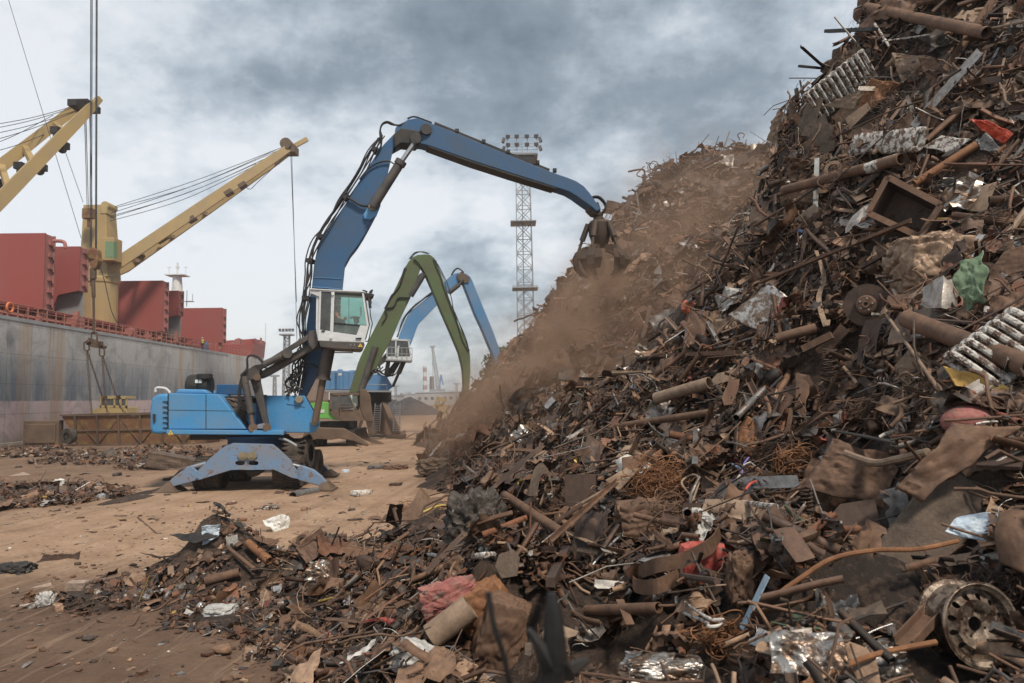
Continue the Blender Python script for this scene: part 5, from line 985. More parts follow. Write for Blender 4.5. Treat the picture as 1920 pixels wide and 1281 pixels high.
mb = MB(); plate(mb, Z5, [(235, 745), (262, 745), (262, 754), (235, 754)], bd+.5, 1); plate(mb, Z5, [(300, 752), (340, 750), (340, 760), (300, 758)], bd+.3, 1.5); mb.build('roof_vent', M['blue_far'], e2)
mb = MB(); plate(mb, Z5, [(338, 768), (490, 775), (530, 790), (565, 850), (540, 872), (440, 872), (338, 866)], bd+.9, 1.8); mb.build('boom_bracket', M['blue_far'], b2, bevel=.04)
mb = MB(); plate(mb, Z5, [(145, 868), (560, 872), (560, 882), (145, 880)], bd-.6, 4.6); mb.tube([P(*Z5(u, v), bd-.6) for u, v in ((395, 872), (395, 835), (530, 838), (530, 872))], .03, 6); mb.build('deck_walkway', M['galv'], b2)
mb = MB(); mb.lathe(P(*Z5(440, 884), bd+2), (0, 0, -1), [(0, 0), (1.6, 0), (1.6, .8), (1.3, .9), (1.3, 1.6), (0, 1.6)], 28); mb.build('slewing_ring', M['dark'], b2)
mb = MB(); plate(mb, Z5, [(400, 950), (470, 935), (510, 955), (575, 1100), (632, 1125), (640, 1145), (560, 1150), (480, 1130), (420, 1140), (405, 1060)], bd+1.0, 2.0); mb.build('portal_base', M['brown_steel'], b2, bevel=.05)
for (xa, xb, xc, xd) in ((0, 0, 0, 0),):
    for dd in (bd-1.5, bd+4.5):
        for s in (0, 1):
            mb = MB(); top_ = P(*Z5(440+(70 if s else -40), 950), dd*.5+(bd+2)*.5); bot = P(*Z5(440+(150 if s else -110), 1140), dd); bot.z = .25; mb.beam(top_, bot, .5, .5); mb.box(bot-Vector((0, 0, .1)), (1.3, 1.3, .3)); mb.build('portal_leg', M['brown_steel'], b2, bevel=.04)
for (ua, ub) in ((450, 485), (575, 608)):
    mb = MB()
    for u in (ua, ub): mb.beam(P(*Z5(u-(8 if u == ua else 0), 1118), bd-1.8), P(*Z5(u+(10 if ua < 500 else 0), 950), bd-1.6), .07, .07)
    for k in range(12): f = k/12; mb.beam(P(*Z5(ua-4+10*f*(ua < 500), 1112-160*f), bd-1.75), P(*Z5(ub+10*f*(ua < 500), 1112-160*f), bd-1.75), .05, .05)
    mb.build('ladder', M['galv'], b2)
gc = P(*Z5(1208, 740), bd+2); mb = MB(); mb.lathe(gc, (0, 0, -1), [(.2, 0), (.55, .3), (.6, 1.2), (.4, 1.7), (0, 1.8)], 14); gg = mb.build('grab_head', M['grab'], b2)
for k in range(5):
    a = k*math.pi/2.5; u = Vector((math.cos(a), math.sin(a), 0)); mb = MB(); mb.tube(curve([gc+u*.5+Vector((0, 0, -.9)), gc+u*1.2+Vector((0, 0, -2)), gc+u*1.3+Vector((0, 0, -3)), gc+u*.9+Vector((0, 0, -4))], 4), [.25]*9+[.2, .16, .1, .05], 6); mb.build('tine', M['grab'], gg)
SKEW = 0.0
# ------------------------------------------------------------------ floodlight towers
def lattice(mb, b0, t0, w0, w1, n, r_=.06, cross=True, leg=.1):
    b0 = Vector(b0); t0 = Vector(t0); cs = ((-1, -1), (1, -1), (1, 1), (-1, 1)); lv = []
    for i in range(n+1):
        f = i/n; c = b0.lerp(t0, f); w_ = (w0+(w1-w0)*f)/2; lv.append([c+Vector((a*w_, b_*w_, 0)) for a, b_ in cs])
    for k in range(4): mb.beam(lv[0][k], lv[n][k], leg, leg, up=(0, 1, 0))
    for i in range(n):
        for k in range(4):
            k2 = (k+1) % 4; mb.beam(lv[i][k], lv[i+1][k2], r_, r_, up=(0, 1, 0))
            if cross: mb.beam(lv[i][k2], lv[i+1][k], r_, r_, up=(0, 1, 0))
            mb.beam(lv[i+1][k], lv[i+1][k2], r_, r_)
    return mb
td = 80; tb = P(988, 730, td); tb.z = 0; tp = P(980, 305, td)
lt = empty('floodlight_tower', tb, 'tall lattice floodlight tower rising behind the blue stick and the dusty scrap slope', 'light tower')
mb = lattice(MB(), tb, tp, 2.1, 1.55, 17, .07); mb.beam(tb+Vector((-.2, 0, 0)), tp+Vector((-.1, 0, 0)), .12, .12); mb.build('lattice_mast', M['galv'], lt)
for yy in (419, 542): c = P(981 if yy < 500 else 984.5, yy, td); MB().box(c, (2.9, 2.6, .10)).box(c+Vector((0, 0, .35)), (2.9, .06, .06)).build('rest_platform', M['galv'], lt)
c = P(979, 297, td); mb = MB(); mb.box(c, (3.5, 2.8, .2)); mb.box(c+Vector((0, 0, -.3)), (2.6, 2.2, .4)); mb.build('lamp_platform', M['lampglass'], lt)
mb = MB()
for dx in (-1.7, -.6, .6, 1.7): mb.beam(c+Vector((dx, -1.4, 0)), c+Vector((dx, -1.4, 1.9)), .06, .06)
for z in (.5, 1.2, 1.9): mb.beam(c+Vector((-1.75, -1.4, z)), c+Vector((1.75, -1.4, z)), .06, .06); mb.beam(c+Vector((-1.75, 1.4, z)), c+Vector((1.75, 1.4, z)), .06, .06)
mb.beam(c, P(978, 251, td), .1, .1); mb.build('lamp_rack', M['galv'], lt)
for z in (1.05, 2.0):
    for dx in (-1.6, -.6, .55, 1.6):
        q = c+Vector((dx, -1.6, z)); MB().box(q, (.5, .3, .42), Matrix.Rotation(.35, 3, 'X')).box(q+Vector((0, .2, -.2)), (.12, .3, .12)).build('floodlight', M['lampglass'], lt, bevel=.04)
for z in (1.0, 2.0): MB().box(c+Vector((-2.1, -.4, z)), (.32, .6, .5), Matrix.Rotation(.35, 3, 'Y')).build('floodlight', M['lampglass'], lt); MB().box(c+Vector((2.1, -.4, z)), (.32, .6, .5), Matrix.Rotation(-.35, 3, 'Y')).build('floodlight', M['lampglass'], lt)
fd = 150; tb = P(536, 745, fd); tb.z = 0
l2 = empty('floodlight_tower', tb, 'thin distant floodlight mast with a ring of lamps left of the blue cab', 'light tower'); mb = lattice(MB(), tb, P(538, 628, fd), 1.3, 1.0, 12, .09, leg=.14); mb.build('lattice_mast', M['galv'], l2)
c = P(538, 628, fd); mb = MB(); mb.box(c, (2.6, 2.4, .3)); mb.beam(c+Vector((-1.5, 0, .7)), c+Vector((1.5, 0, .7)), .1, .1); mb.build('lamp_platform', M['galv'], l2)
for dx in (-1.3, -.6, .1, .75, 1.4): MB().box(c+Vector((dx, -.6, 1.0)), (.45, .4, .5), Matrix.Rotation(dx*.2, 3, 'Y')).build('floodlight', M['lampglass'], l2)
tb = P(515, 745, 190); tb.z = 0
for (x, yt, d, lab) in ((515, 705, 190, 'short far light mast behind the blue machine\'s boom foot, nearer the ship'), (742, 724, 260, 'tiny far light mast at the left of the striped chimney'), (856, 720, 300, 'thin far antenna mast to the right of the harbour crane')):
    tb = P(x, 745, d); tb.z = 0; e_ = P(x, yt, d); mb = MB(); lattice(mb, tb, e_, .9, .6, 6, .1, leg=.16); mb.box(e_, (2.4, .6, .5)); mb.build('light_mast', M['galv'], label=lab, cat='mast')
# ------------------------------------------------------------------ far harbour: chimney, cranes, stockpiles, sheds, trees
def stripe_mat():
    m, nd, lk = new_mat('striped_chimney_paint'); b = nd['Principled BSDF']; t = nd.new('ShaderNodeTexCoord'); s_ = nd.new('ShaderNodeSeparateXYZ'); lk.new(t.outputs['Object'], s_.inputs[0])
    f = nd.new('ShaderNodeMath'); f.operation = 'MULTIPLY'; f.inputs[1].default_value = 1/6.4; lk.new(s_.outputs[2], f.inputs[0]); g_ = nd.new('ShaderNodeMath'); g_.operation = 'FRACT'; lk.new(f.outputs[0], g_.inputs[0])
    h_ = nd.new('ShaderNodeMath'); h_.operation = 'GREATER_THAN'; h_.inputs[1].default_value = .5; lk.new(g_.outputs[0], h_.inputs[0])
    lk.new(mixc(nd, lk, h_.outputs[0], (.55, .55, .56), (.30, .20, .185)), b.inputs['Base Color']); b.inputs['Roughness'].default_value = .8; return m
cd = 520; cb0 = P(797, 745, cd); cb0.z = 0; ch = P(797, 686, cd).z
MB().lathe(cb0, (0, 0, 1), [(1.7, 0), (1.35, ch), (1.1, ch), (1.1, ch-1)], 24).build('chimney', stripe_mat(), label='tall red and white banded chimney standing alone on the horizon', cat='chimney', loc=cb0)
cb0 = P(810, 745, cd); cb0.z = 0; MB().lathe(cb0, (0, 0, 1), [(1.9, 0), (1.6, P(810, 706, cd).z), (1.2, P(810, 706, cd).z), (1.2, 5)], 20).build('chimney', M['brown_steel'], label='shorter dark chimney between the banded chimney and the lattice crane', cat='chimney', loc=cb0)
hd_ = 430; hb = P(820, 745, hd_); hb.z = 0; hc = empty('harbour_crane', hb, 'distant grey lattice harbour crane with upright jib beside the chimneys', 'crane')
mb = lattice(MB(), P(823, 735, hd_), P(811, 652, hd_), 2.4, 1.2, 12, .22, leg=.3); mb.build('lattice_jib', M['galv'], hc)
mb = MB(); mb.box(P(811, 650, hd_), (3.4, 1.5, .9)); mb.box(P(820, 738, hd_), (9, 7, 5)); mb.beam(P(811, 652, hd_), P(812, 738, hd_), .3, .3); mb.build('machinery_house', M['galv'], hc)
mb = MB(); mb.beam(P(822, 738, hd_+20), P(827, 703, hd_+20), 1.0, 1.0); mb.beam(P(827, 703, hd_+20), P(831, 722, hd_+20), .8, .8); mb.box(P(823, 740, hd_+20), (5, 4, 4)); mb.build('harbour_crane', M['blue_far'], label='small pale blue harbour crane with bent jib next to the grey lattice one', cat='crane')
def pile(c, rx, ry, h, m, name, label, cat, seed, n=40):
    mb = MB(); rr = np.random.default_rng(seed); ph = rr.random(6)*6
    def f(a, b_):
        t = b_*2*math.pi; r_ = a; k = 1+.12*math.sin(3*t+ph[0])+.08*math.sin(5*t+ph[1]); z = h*(1-r_)**.9*(1+.12*math.sin(4*t+ph[2])*r_)
        x, y = r_*rx*k*math.cos(t), r_*ry*k*math.sin(t); z += (mnoise.noise(Vector((x*.5, y*.5, seed)))*.12*h if 0 < r_ < 1 else 0); return Vector((c[0]+x, c[1]+y, max(z, 0)-.02 if r_ < 1 else -.05))
    mb.grid(f, 14, n+1); return mb.build(name, m, smooth=False, label=label, cat=cat, loc=Vector((c[0], c[1], 0)))
def pile_mat(name, a, b_):
    m, nd, lk = new_mat(name); b = nd['Principled BSDF']; b.inputs['Roughness'].default_value = .95; n = tex_noise(nd, lk, .6, 9, .7); lk.new(ramp(nd, lk, n, [(.35, a), (.65, b_)]), b.inputs['Base Color']); lk.new(bumpn(nd, lk, tex_noise(nd, lk, 3, 6, .8), 1, .3), b.inputs['Normal']); return m
coal = pile_mat('coal_heap', (.03, .032, .036), (.085, .088, .095)); grav = pile_mat('grey_gravel_heap', (.20, .19, .18), (.32, .30, .28))
pile(G(770, 778), 6.5, 5, 3.5, coal, 'coal_pile', 'large dark coal heap in the middle distance right of the portal base', 'coal heap', 1)
pile(G(742, 774)+Vector((-1, 5, 0)), 6, 5, 3.0, coal, 'coal_pile', 'lower dark heap spreading left of the main coal heap', 'coal heap', 2)
pile(G(797, 776), 3.0, 2, .8, grav, 'gravel_pile', 'small pale grey gravel heap at the right foot of the coal heap', 'gravel heap', 3)
pile(G(700, 772)+Vector((0, 10, 0)), 9, 6, 3.2, grav, 'gravel_pile', 'wide grey heap half hidden behind the portal ladders', 'gravel heap', 4)
shed = pile_mat('far_shed_wall', (.34, .34, .34), (.42, .41, .40)); sh2 = pile_mat('far_brown_wall', (.26, .19, .15), (.33, .24, .19))
def building(px0, px1, pyt, d, depth, m, label, roof=.06, windows=0):
    a = P(px0, pyt, d); b_ = P(px1, pyt, d); h_ = a.z; c = Vector(((a.x+b_.x)/2, d+depth/2, 0)); e = empty('building', c, label, 'building'); wx = b_.x-a.x
    mb = MB(); mb.box(c+Vector((0, 0, h_/2)), (wx, depth, h_)); mb.build('wall', m, e)
    mb = MB(); x0, x1 = a.x-.3, b_.x+.3; mb.prism([(x0, d-.3, h_+.01), (x0, d+depth+.3, h_+.01), (x0, d+depth/2, h_*(1+roof)+.3)], (x1-x0, 0, 0)); mb.build('roof', M['galv'], e)
    if windows:
        for k in range(windows): MB().box((x0+wx*(k+.7)/(windows+.4), d-.05, h_*.55), (wx/windows*.45, .08, h_*.22)).build('window', M['glass_dark'], e)
    return e
building(780, 890, 737, 330, 30, shed, 'long low pale grey shed along the horizon right of the chimneys', windows=9)
building(892, 935, 735, 300, 26, sh2, 'low brownish warehouse on the horizon behind the folded stick', windows=4)
building(700, 742, 743, 380, 30, shed, 'low grey warehouse on the horizon left of the coal heap', windows=4)
building(752, 779, 740, 420, 30, shed, 'small far shed on the horizon below the banded chimney', windows=3)
building(576, 592, 700, 140, 10, sh2, 'narrow weathered brown building glimpsed between blue boom foot and green handler', windows=0)
# yellow conveyor machine near the coal heap
yq = G(823, 776); ym = empty('conveyor_machine', yq, 'dusty yellow conveyor machine standing beyond the scrap slope next to the coal heap', 'machine')
mb = MB(); yd = yq.y; plate(mb, ID, [(817, 760), (834, 758), (836, 774), (818, 775)], yd, 1.6); mb.build('machine_body', M['yellow_m'], ym, bevel=.05)
mb = MB(); lattice(mb, P(819, 762, yd), P(821, 744, yd), .9, .6, 4, .08, leg=.1); mb.build('lattice_arm', M['yellow_m'], ym)
mb = MB(); mb.beam(P(826, 760, yd), P(838, 750, yd), .3, .3); mb.box(P(829, 749, yd), (1.1, 1.2, .8)); mb.build('feed_chute', M['yellow_m'], ym)
for u in (820, 832): MB().lathe(Vector((P(u, 775, yd).x, yd+.2, .3)), (0, 1, 0), [(0, -.15), (.3, -.15), (.3, .15), (0, .15)], 14).build('wheel', M['rubber'], ym)
# trees behind the scrap slope
leafm = pile_mat('leaf_green', (.045, .075, .03), (.09, .13, .05)); bark = M['brown_steel']
def tree(px, py, d, h_, cw_, label, seed, n=2600):
    c = P(px, py, d); c.z = 0; rr = np.random.default_rng(seed); t = empty('tree', c, label, 'tree')
    mb = MB(); mb.tube([c, c+Vector((.1, 0, h_*.35)), c+Vector((-.1, .1, h_*.62)), c+Vector((0, 0, h_*.9))], [.3, .22, .14, .04], 8); blobs = []
    for k in range(16):
        a = rr.random()*6.28; r_ = cw_*.5*rr.random()**.5*.8; z = h_*(.38+.55*rr.random()); sh = 1-abs((z/h_)-.6)*1.1; q = c+Vector((math.cos(a)*r_*sh, math.sin(a)*r_*sh, z)); blobs.append((q, cw_*(.12+.1*rr.random()))); mb.tube([c+Vector((0, 0, z*.7)), q], [.09, .02], 5)
    mb.build('trunk', bark, t); co = np.zeros((n*4, 3)); idx = rr.integers(0, len(blobs), n)
    for i in range(n):
        q, br = blobs[idx[i]]; v = rr.normal(size=3); v /= np.linalg.norm(v)+1e-6; p = np.array(q)+v*br*rr.random()**.4*1.15; s = .16+.16*rr.random(); u = rr.normal(size=3); u /= np.linalg.norm(u); w_ = np.cross(u, rr.normal(size=3)); w_ /= np.linalg.norm(w_)
        co[i*4:i*4+4] = [p-u*s, p-w_*s*.6, p+u*s, p+w_*s*.6]
    co -= np.array(c); me = np_mesh('crown', co, np.arange(n*4).reshape(n, 4), leafm); o = bpy.data.objects.new('crown', me); C.collection.objects.link(o); o.parent = t
tree(946, 745, 95, 10.5, 6.5, 'bushy tree nearest the lattice tower, half hidden by dust', 1); tree(930, 745, 100, 7.5, 5.5, 'lower leafy tree left of the bushy one beyond the dusty slope', 2)
tree(964, 745, 105, 8.5, 7, 'leafy tree directly behind the foot of the lattice tower', 3); tree(975, 745, 92, 6.5, 5, 'small leafy tree at the right of the tower foot, fading into dust', 4)
# far shore: low strip of trees on the horizon
n = 5000; rr = np.random.default_rng(5); co = np.zeros((n*4, 3)); xx = rr.uniform(-260, 420, n); zz_ = rr.random(n)**1.5*9*(.6+.4*np.sin(xx*.05)+.3*np.sin(xx*.017+1))
for i in range(n):
    p = np.array((xx[i], 640+rr.uniform(-12, 12), max(zz_[i], 0))); s = 1.6+rr.random()*1.4; u = rr.normal(size=3); u /= np.linalg.norm(u); w_ = np.cross(u, rr.normal(size=3)); w_ /= np.linalg.norm(w_); co[i*4:i*4+4] = [p-u*s, p-w_*s*.7, p+u*s, p+w_*s*.7]
o = bpy.data.objects.new('far_wood', np_mesh('far_wood', co, np.arange(n*4).reshape(n, 4), leafm)); C.collection.objects.link(o); setp(o, 'low distant belt of trees along the harbour horizon', 'trees', None, 'stuff')
# ------------------------------------------------------------------ scrap pieces: templates made once, then scattered over the mountain
def t_tube(pts, r, n, inner=0.0):
    m = MB().tube(pts, r, n, cap=False); 
    if inner: m.tube(list(pts), [x*inner for x in (r if isinstance(r, list) else [r]*len(pts))], n, cap=False); k = len(pts); b_ = n*k; m.f += [(i, (i+1) % n, b_+(i+1) % n, b_+i) for i in range(n)]+[((k-1)*n+i, (k-1)*n+(i+1) % n, b_+(k-1)*n+(i+1) % n, b_+(k-1)*n+i) for i in range(n)]
    return m
def t_extr(prof, pts, roll=0):
    """sweep a closed profile (x,z) along a path"""
    m = MB(); n = len(prof); K = len(pts)
    for i, p in enumerate(pts):
        t = (pts[min(i+1, K-1)]-pts[max(i-1, 0)]).normalized(); s_ = t.cross(Vector((0, 0, 1))); s_ = s_.normalized() if s_.length > .05 else Vector((0, 1, 0)); u = s_.cross(t); a = roll*i/K
        s2 = s_*math.cos(a)+u*math.sin(a); u2 = u*math.cos(a)-s_*math.sin(a)
        m.v += [tuple(p+s2*x+u2*z) for x, z in prof]
    m.f += [(i*n+k, i*n+(k+1) % n, (i+1)*n+(k+1) % n, (i+1)*n+k) for i in range(K-1) for k in range(n)]
    return m
def path(rr, n, bend, kink=0):
    p = Vector((-.5, 0, 0)); d = Vector((1, 0, 0)); o = [p.copy()]
    for i in range(n):
        d = (d+Vector((0, rr.gauss(0, bend), rr.gauss(0, bend)))).normalized()
        if kink and rr.random() < kink: d = (d+Vector((0, rr.uniform(-1, 1), rr.uniform(-1, 1)))).normalized()
        p = p+d/n; o.append(p.copy())
    c = sum(o, Vector())/len(o); return [q-c for q in o]
def crease(rr, u, v, k, amp):
    z = np.zeros_like(u)
    for _ in range(k):
        a = rr.uniform(0, math.pi); off = rr.uniform(-.35, .35); z += rr.uniform(.3, 1)*rr.choice((-1, 1))*np.abs(u*math.cos(a)+v*math.sin(a)-off)
    return z*amp
def t_sheet(rr, n, asp, k, amp, curl=0):
    u, v = np.meshgrid(np.linspace(-.5, .5, n), np.linspace(-.5*asp, .5*asp, n), indexing='ij')
    e = np.maximum(np.abs(u*2), np.abs(v*2/asp)); w_ = 1+(.07*np.sin(np.arctan2(v, u)*rr.randint(2, 3)+rr.uniform(0, 6))+.03*rr.uniform(-1, 1)*np.sin(np.arctan2(v, u)*7))*e
    z = crease(rr, u, v/asp*.8, k, amp)+curl*u*u*2; x = u*w_+crease(rr, v, u, 3, amp*.5); y = v*w_+crease(rr, u, v, 3, amp*.4)
    z += np.vectorize(lambda a, b_: mnoise.noise(Vector((a*5, b_*5, rr.seed_)))*amp*.7)(u, v)
    z -= z.mean(); m = MB(); co = np.c_[x.ravel(), y.ravel(), z.ravel()]; m.v = [tuple(c) for c in co]; m.f = [(i*n+j, (i+1)*n+j, (i+1)*n+j+1, i*n+j+1) for i in range(n-1) for j in range(n-1)]; return m
def t_chunk(rr, n, sq, amp, fr_):
    m = MB(); ax = [(0, 1, 2, 1), (0, 1, 2, -1), (1, 2, 0, 1), (1, 2, 0, -1), (2, 0, 1, 1), (2, 0, 1, -1)]
    sc = (rr.uniform(.75, 1), rr.uniform(.5, .9), rr.uniform(.35, .75))
    for (a, b_, c, s) in ax:
        def f(i, j):
            p = [0, 0, 0]; p[a] = 2*i-1; p[b_] = 2*j-1; p[c] = s; q = Vector(p); q = q.lerp(q.normalized()*1.2, 1-sq)
            k = 1+amp*mnoise.noise(q*fr_+Vector((rr.seed_*3.1, 0, 0)))+amp*.6*abs(mnoise.noise(q*fr_*2.3+Vector((0, rr.seed_, 0)))); return Vector((q.x*sc[0]*k, q.y*sc[1]*k, q.z*sc[2]*k))*.42
        m.grid(f, n, n)
    return m
def t_ring(R_, r_, sq=1, n=16):
    m = MB(); pr = [(R_+r_*math.cos(a), sq*r_*math.sin(a)) for a in np.linspace(0, 2*math.pi, 7)]; m.lathe((0, 0, 0), (0, 0, 1), pr, n); return m
def t_coil(turns, R_, r_, L_):
    return MB().tube([Vector((L_*(i/(turns*10)-.5), R_*math.cos(i*.628), R_*math.sin(i*.628))) for i in range(turns*10+1)], r_, 4, cap=False)
Lp = lambda w_, t: [(0, 0), (w_, 0), (w_, t), (t, t), (t, w_), (0, w_)]
Up = lambda w_, h_, t: [(-w_/2, h_), (-w_/2, 0), (w_/2, 0), (w_/2, h_), (w_/2-t, h_), (w_/2-t, t), (-w_/2+t, t), (-w_/2+t, h_)]
TPL = {}
def reg(kind, m): TPL.setdefault(kind, []).append((np.array(m.v, float), np.array(m.f, int)))
for s_ in range(6):
    rr = random.Random(100+s_); rr.seed_ = s_*1.7
    reg('rod', t_tube(path(rr, 7, .05, .12), rr.uniform(.008, .016), 5)); reg('bent_rod', t_tube(path(rr, 12, .22, .15), rr.uniform(.009, .018), 5))
    reg('pipe', t_tube(path(rr, 2, .01), rr.uniform(.032, .065), 10, .86)); reg('angle', t_extr(Lp(rr.uniform(.05, .09), .008), path(rr, 4, .03+.05*(s_ % 2))))
    reg('strip', t_extr([(-.05, 0), (.05, 0), (.05, .007), (-.05, .007)], path(rr, 10, .16, .1), rr.uniform(-1.5, 1.5))); reg('strip', t_extr([(-.035, 0), (.035, 0), (.035, .006), (-.035, .006)], path(rr, 4, .05), rr.uniform(-.5, .5)))
    reg('channel', t_extr(Up(rr.uniform(.07, .13), .05, .009), path(rr, 3, .02))); reg('tube_square', t_extr([(-.03, -.03), (.03, -.03), (.03, .03), (-.03, .03)], path(rr, 3, .02)))
    reg('wire', t_tube(path(rr, 26, .55, .05), .0045, 4)); reg('wire', t_tube(path(rr, 18, .3, .05), .0055, 4))
    reg('sheet', t_sheet(rr, 10, rr.uniform(.5, .95), 6, .20)); reg('sheet', t_sheet(rr, 8, rr.uniform(.3, .7), 3, .12, rr.uniform(.1, .8))); reg('crumple', t_sheet(rr, 11, rr.uniform(.7, 1), 9, .27))
    reg('chunk', t_chunk(rr, 4, rr.uniform(.4, .9), .5, 1.4)); reg('clod', t_chunk(rr, 3, .1, .6, 1.8))
    reg('plate', t_extr([(-rr.uniform(.15, .3), 0), (rr.uniform(.12, .3), 0), (rr.uniform(.12, .3), .014), (-.2, .014)], path(rr, 2, .04)))
    reg('flake', t_sheet(rr, 4, rr.uniform(.3, .8), 2, .15))
reg('ring', t_ring(.4, .10, .5)); reg('ring', t_ring(.45, .035)); reg('ring', t_ring(.33, .15, .8)); reg('coil', t_coil(6, .09, .014, .7)); reg('coil', t_coil(9, .05, .01, .8))
PAL = [  # linear colour, metal-look, weight
    ((.085, .043, .025), .1, 19), ((.135, .070, .039), .1, 17), ((.050, .028, .019), .15, 15), ((.19, .108, .063), .05, 12), ((.29, .185, .118), .0, 8), ((.045, .038, .034), .3, 10),
    ((.155, .064, .032), .1, 6), ((.30, .27, .24), .7, 3.5), ((.44, .42, .40), .95, 2.2), ((.52, .49, .45), .1, 1.1), ((.13, .12, .115), .6, 4), ((.24, .055, .04), .1, .35), ((.08, .13, .22), .1, .18), ((.07, .12, .07), .1, .3), ((.40, .27, .06), .1, .25)]
_pw = np.array([p[2] for p in PAL], float); _pw /= _pw.sum(); _pc = np.array([p[0] for p in PAL]); _pm = np.array([p[1] for p in PAL])
def scrap_mat():
    m, nd, lk = new_mat('mixed_scrap_metal'); b = nd['Principled BSDF']
    at = nd.new('ShaderNodeVertexColor'); at.layer_name = 'tint'; n1 = tex_noise(nd, lk, 3.2, 8, .7); n2 = tex_noise(nd, lk, 16, 7, .75); n3 = tex_noise(nd, lk, 1.0, 3, .6)
    k = ramp(nd, lk, n2, [(.3, g3(.55)), (.5, g3(1)), (.72, (1.5, 1.45, 1.4))]); c = mixc(nd, lk, 1, at.outputs[0], k, 'MULTIPLY')
    c = mixc(nd, lk, ramp_f(nd, lk, n1, .52, .64), c, ramp(nd, lk, n2, [(.35, (.075, .040, .026)), (.65, (.17, .092, .052))]))
    c = mixc(nd, lk, ramp(nd, lk, n3, [(.45, g3(0)), (.7, g3(.22))]), c, (.22, .145, .10))
    lk.new(c, b.inputs['Base Color']); mt = nd.new('ShaderNodeMath'); mt.operation = 'MULTIPLY'; lk.new(at.outputs[1], mt.inputs[0]); mt.inputs[1].default_value = .7; lk.new(mt.outputs[0], b.inputs['Metallic'])
    r_ = nd.new('ShaderNodeMapRange'); lk.new(at.outputs[1], r_.inputs[0]); r_.inputs[3].default_value = .70; r_.inputs[4].default_value = .30; lk.new(r_.outputs[0], b.inputs['Roughness'])
    lk.new(bumpn(nd, lk, n2, .5, .012), b.inputs['Normal']); return m
M['scrap'] = scrap_mat()
# pieces are kept from burying the ones modelled singly
HB = {}
def hero_mask(px, py, d):
    k = np.ones(len(px), bool); cx_ = (px//10).astype(int); cy_ = (py//10).astype(int)
    for i in range(len(px)):
        q = HB.get((cx_[i], cy_[i]))
        if q is not None and d[i] < q+.25: k[i] = False
    return k
# sampling points weighted by how large that bit of ground shows in the photograph
def sample_pts(n, rng, xr, yr, hmin, power=1.0, cell=.15, margin=220, needface=True):
    gx = np.arange(xr[0], xr[1], cell); gy = np.arange(yr[0], yr[1], cell); X, Y = np.meshgrid(gx, gy, indexing='ij'); X = X.ravel(); Y = Y.ravel(); Z = HF(X, Y); e = .3
    nx = -(HF(X+e, Y)-HF(X-e, Y))/(2*e); ny = -(HF(X, Y+e)-HF(X, Y-e))/(2*e); nl = np.sqrt(nx*nx+ny*ny+1)
    vx, vy, vz = -X, -Y, CAM_Z-Z; d = np.sqrt(vx*vx+vy*vy+vz*vz); cs = (nx*vx+ny*vy+vz)/nl/d
    mi = np.array(MC.inverted()); pc = np.c_[X, Y, Z-CAM_Z] @ mi.T; with_ = pc[:, 2] < -.5; px = 960-pc[:, 0]/pc[:, 2]*FPX; py = 640.5+pc[:, 1]/pc[:, 2]*FPX
    hm = hero_mask(px, py, d) if HB else np.ones(len(px), bool)
    ok = hm & with_ & (px > -margin) & (px < 1920+margin) & (py > -margin) & (py < 1281+margin) & (Z > hmin)
    w_ = np.where(ok, np.clip(cs+.08, .04 if not needface else 0, 1)*nl/d**(2*power), 0); w_ /= w_.sum()
    i = rng.choice(len(X), n, p=w_); x = X[i]+rng.uniform(-.5, .5, n)*cell; y = Y[i]+rng.uniform(-.5, .5, n)*cell
    return x, y, d[i]
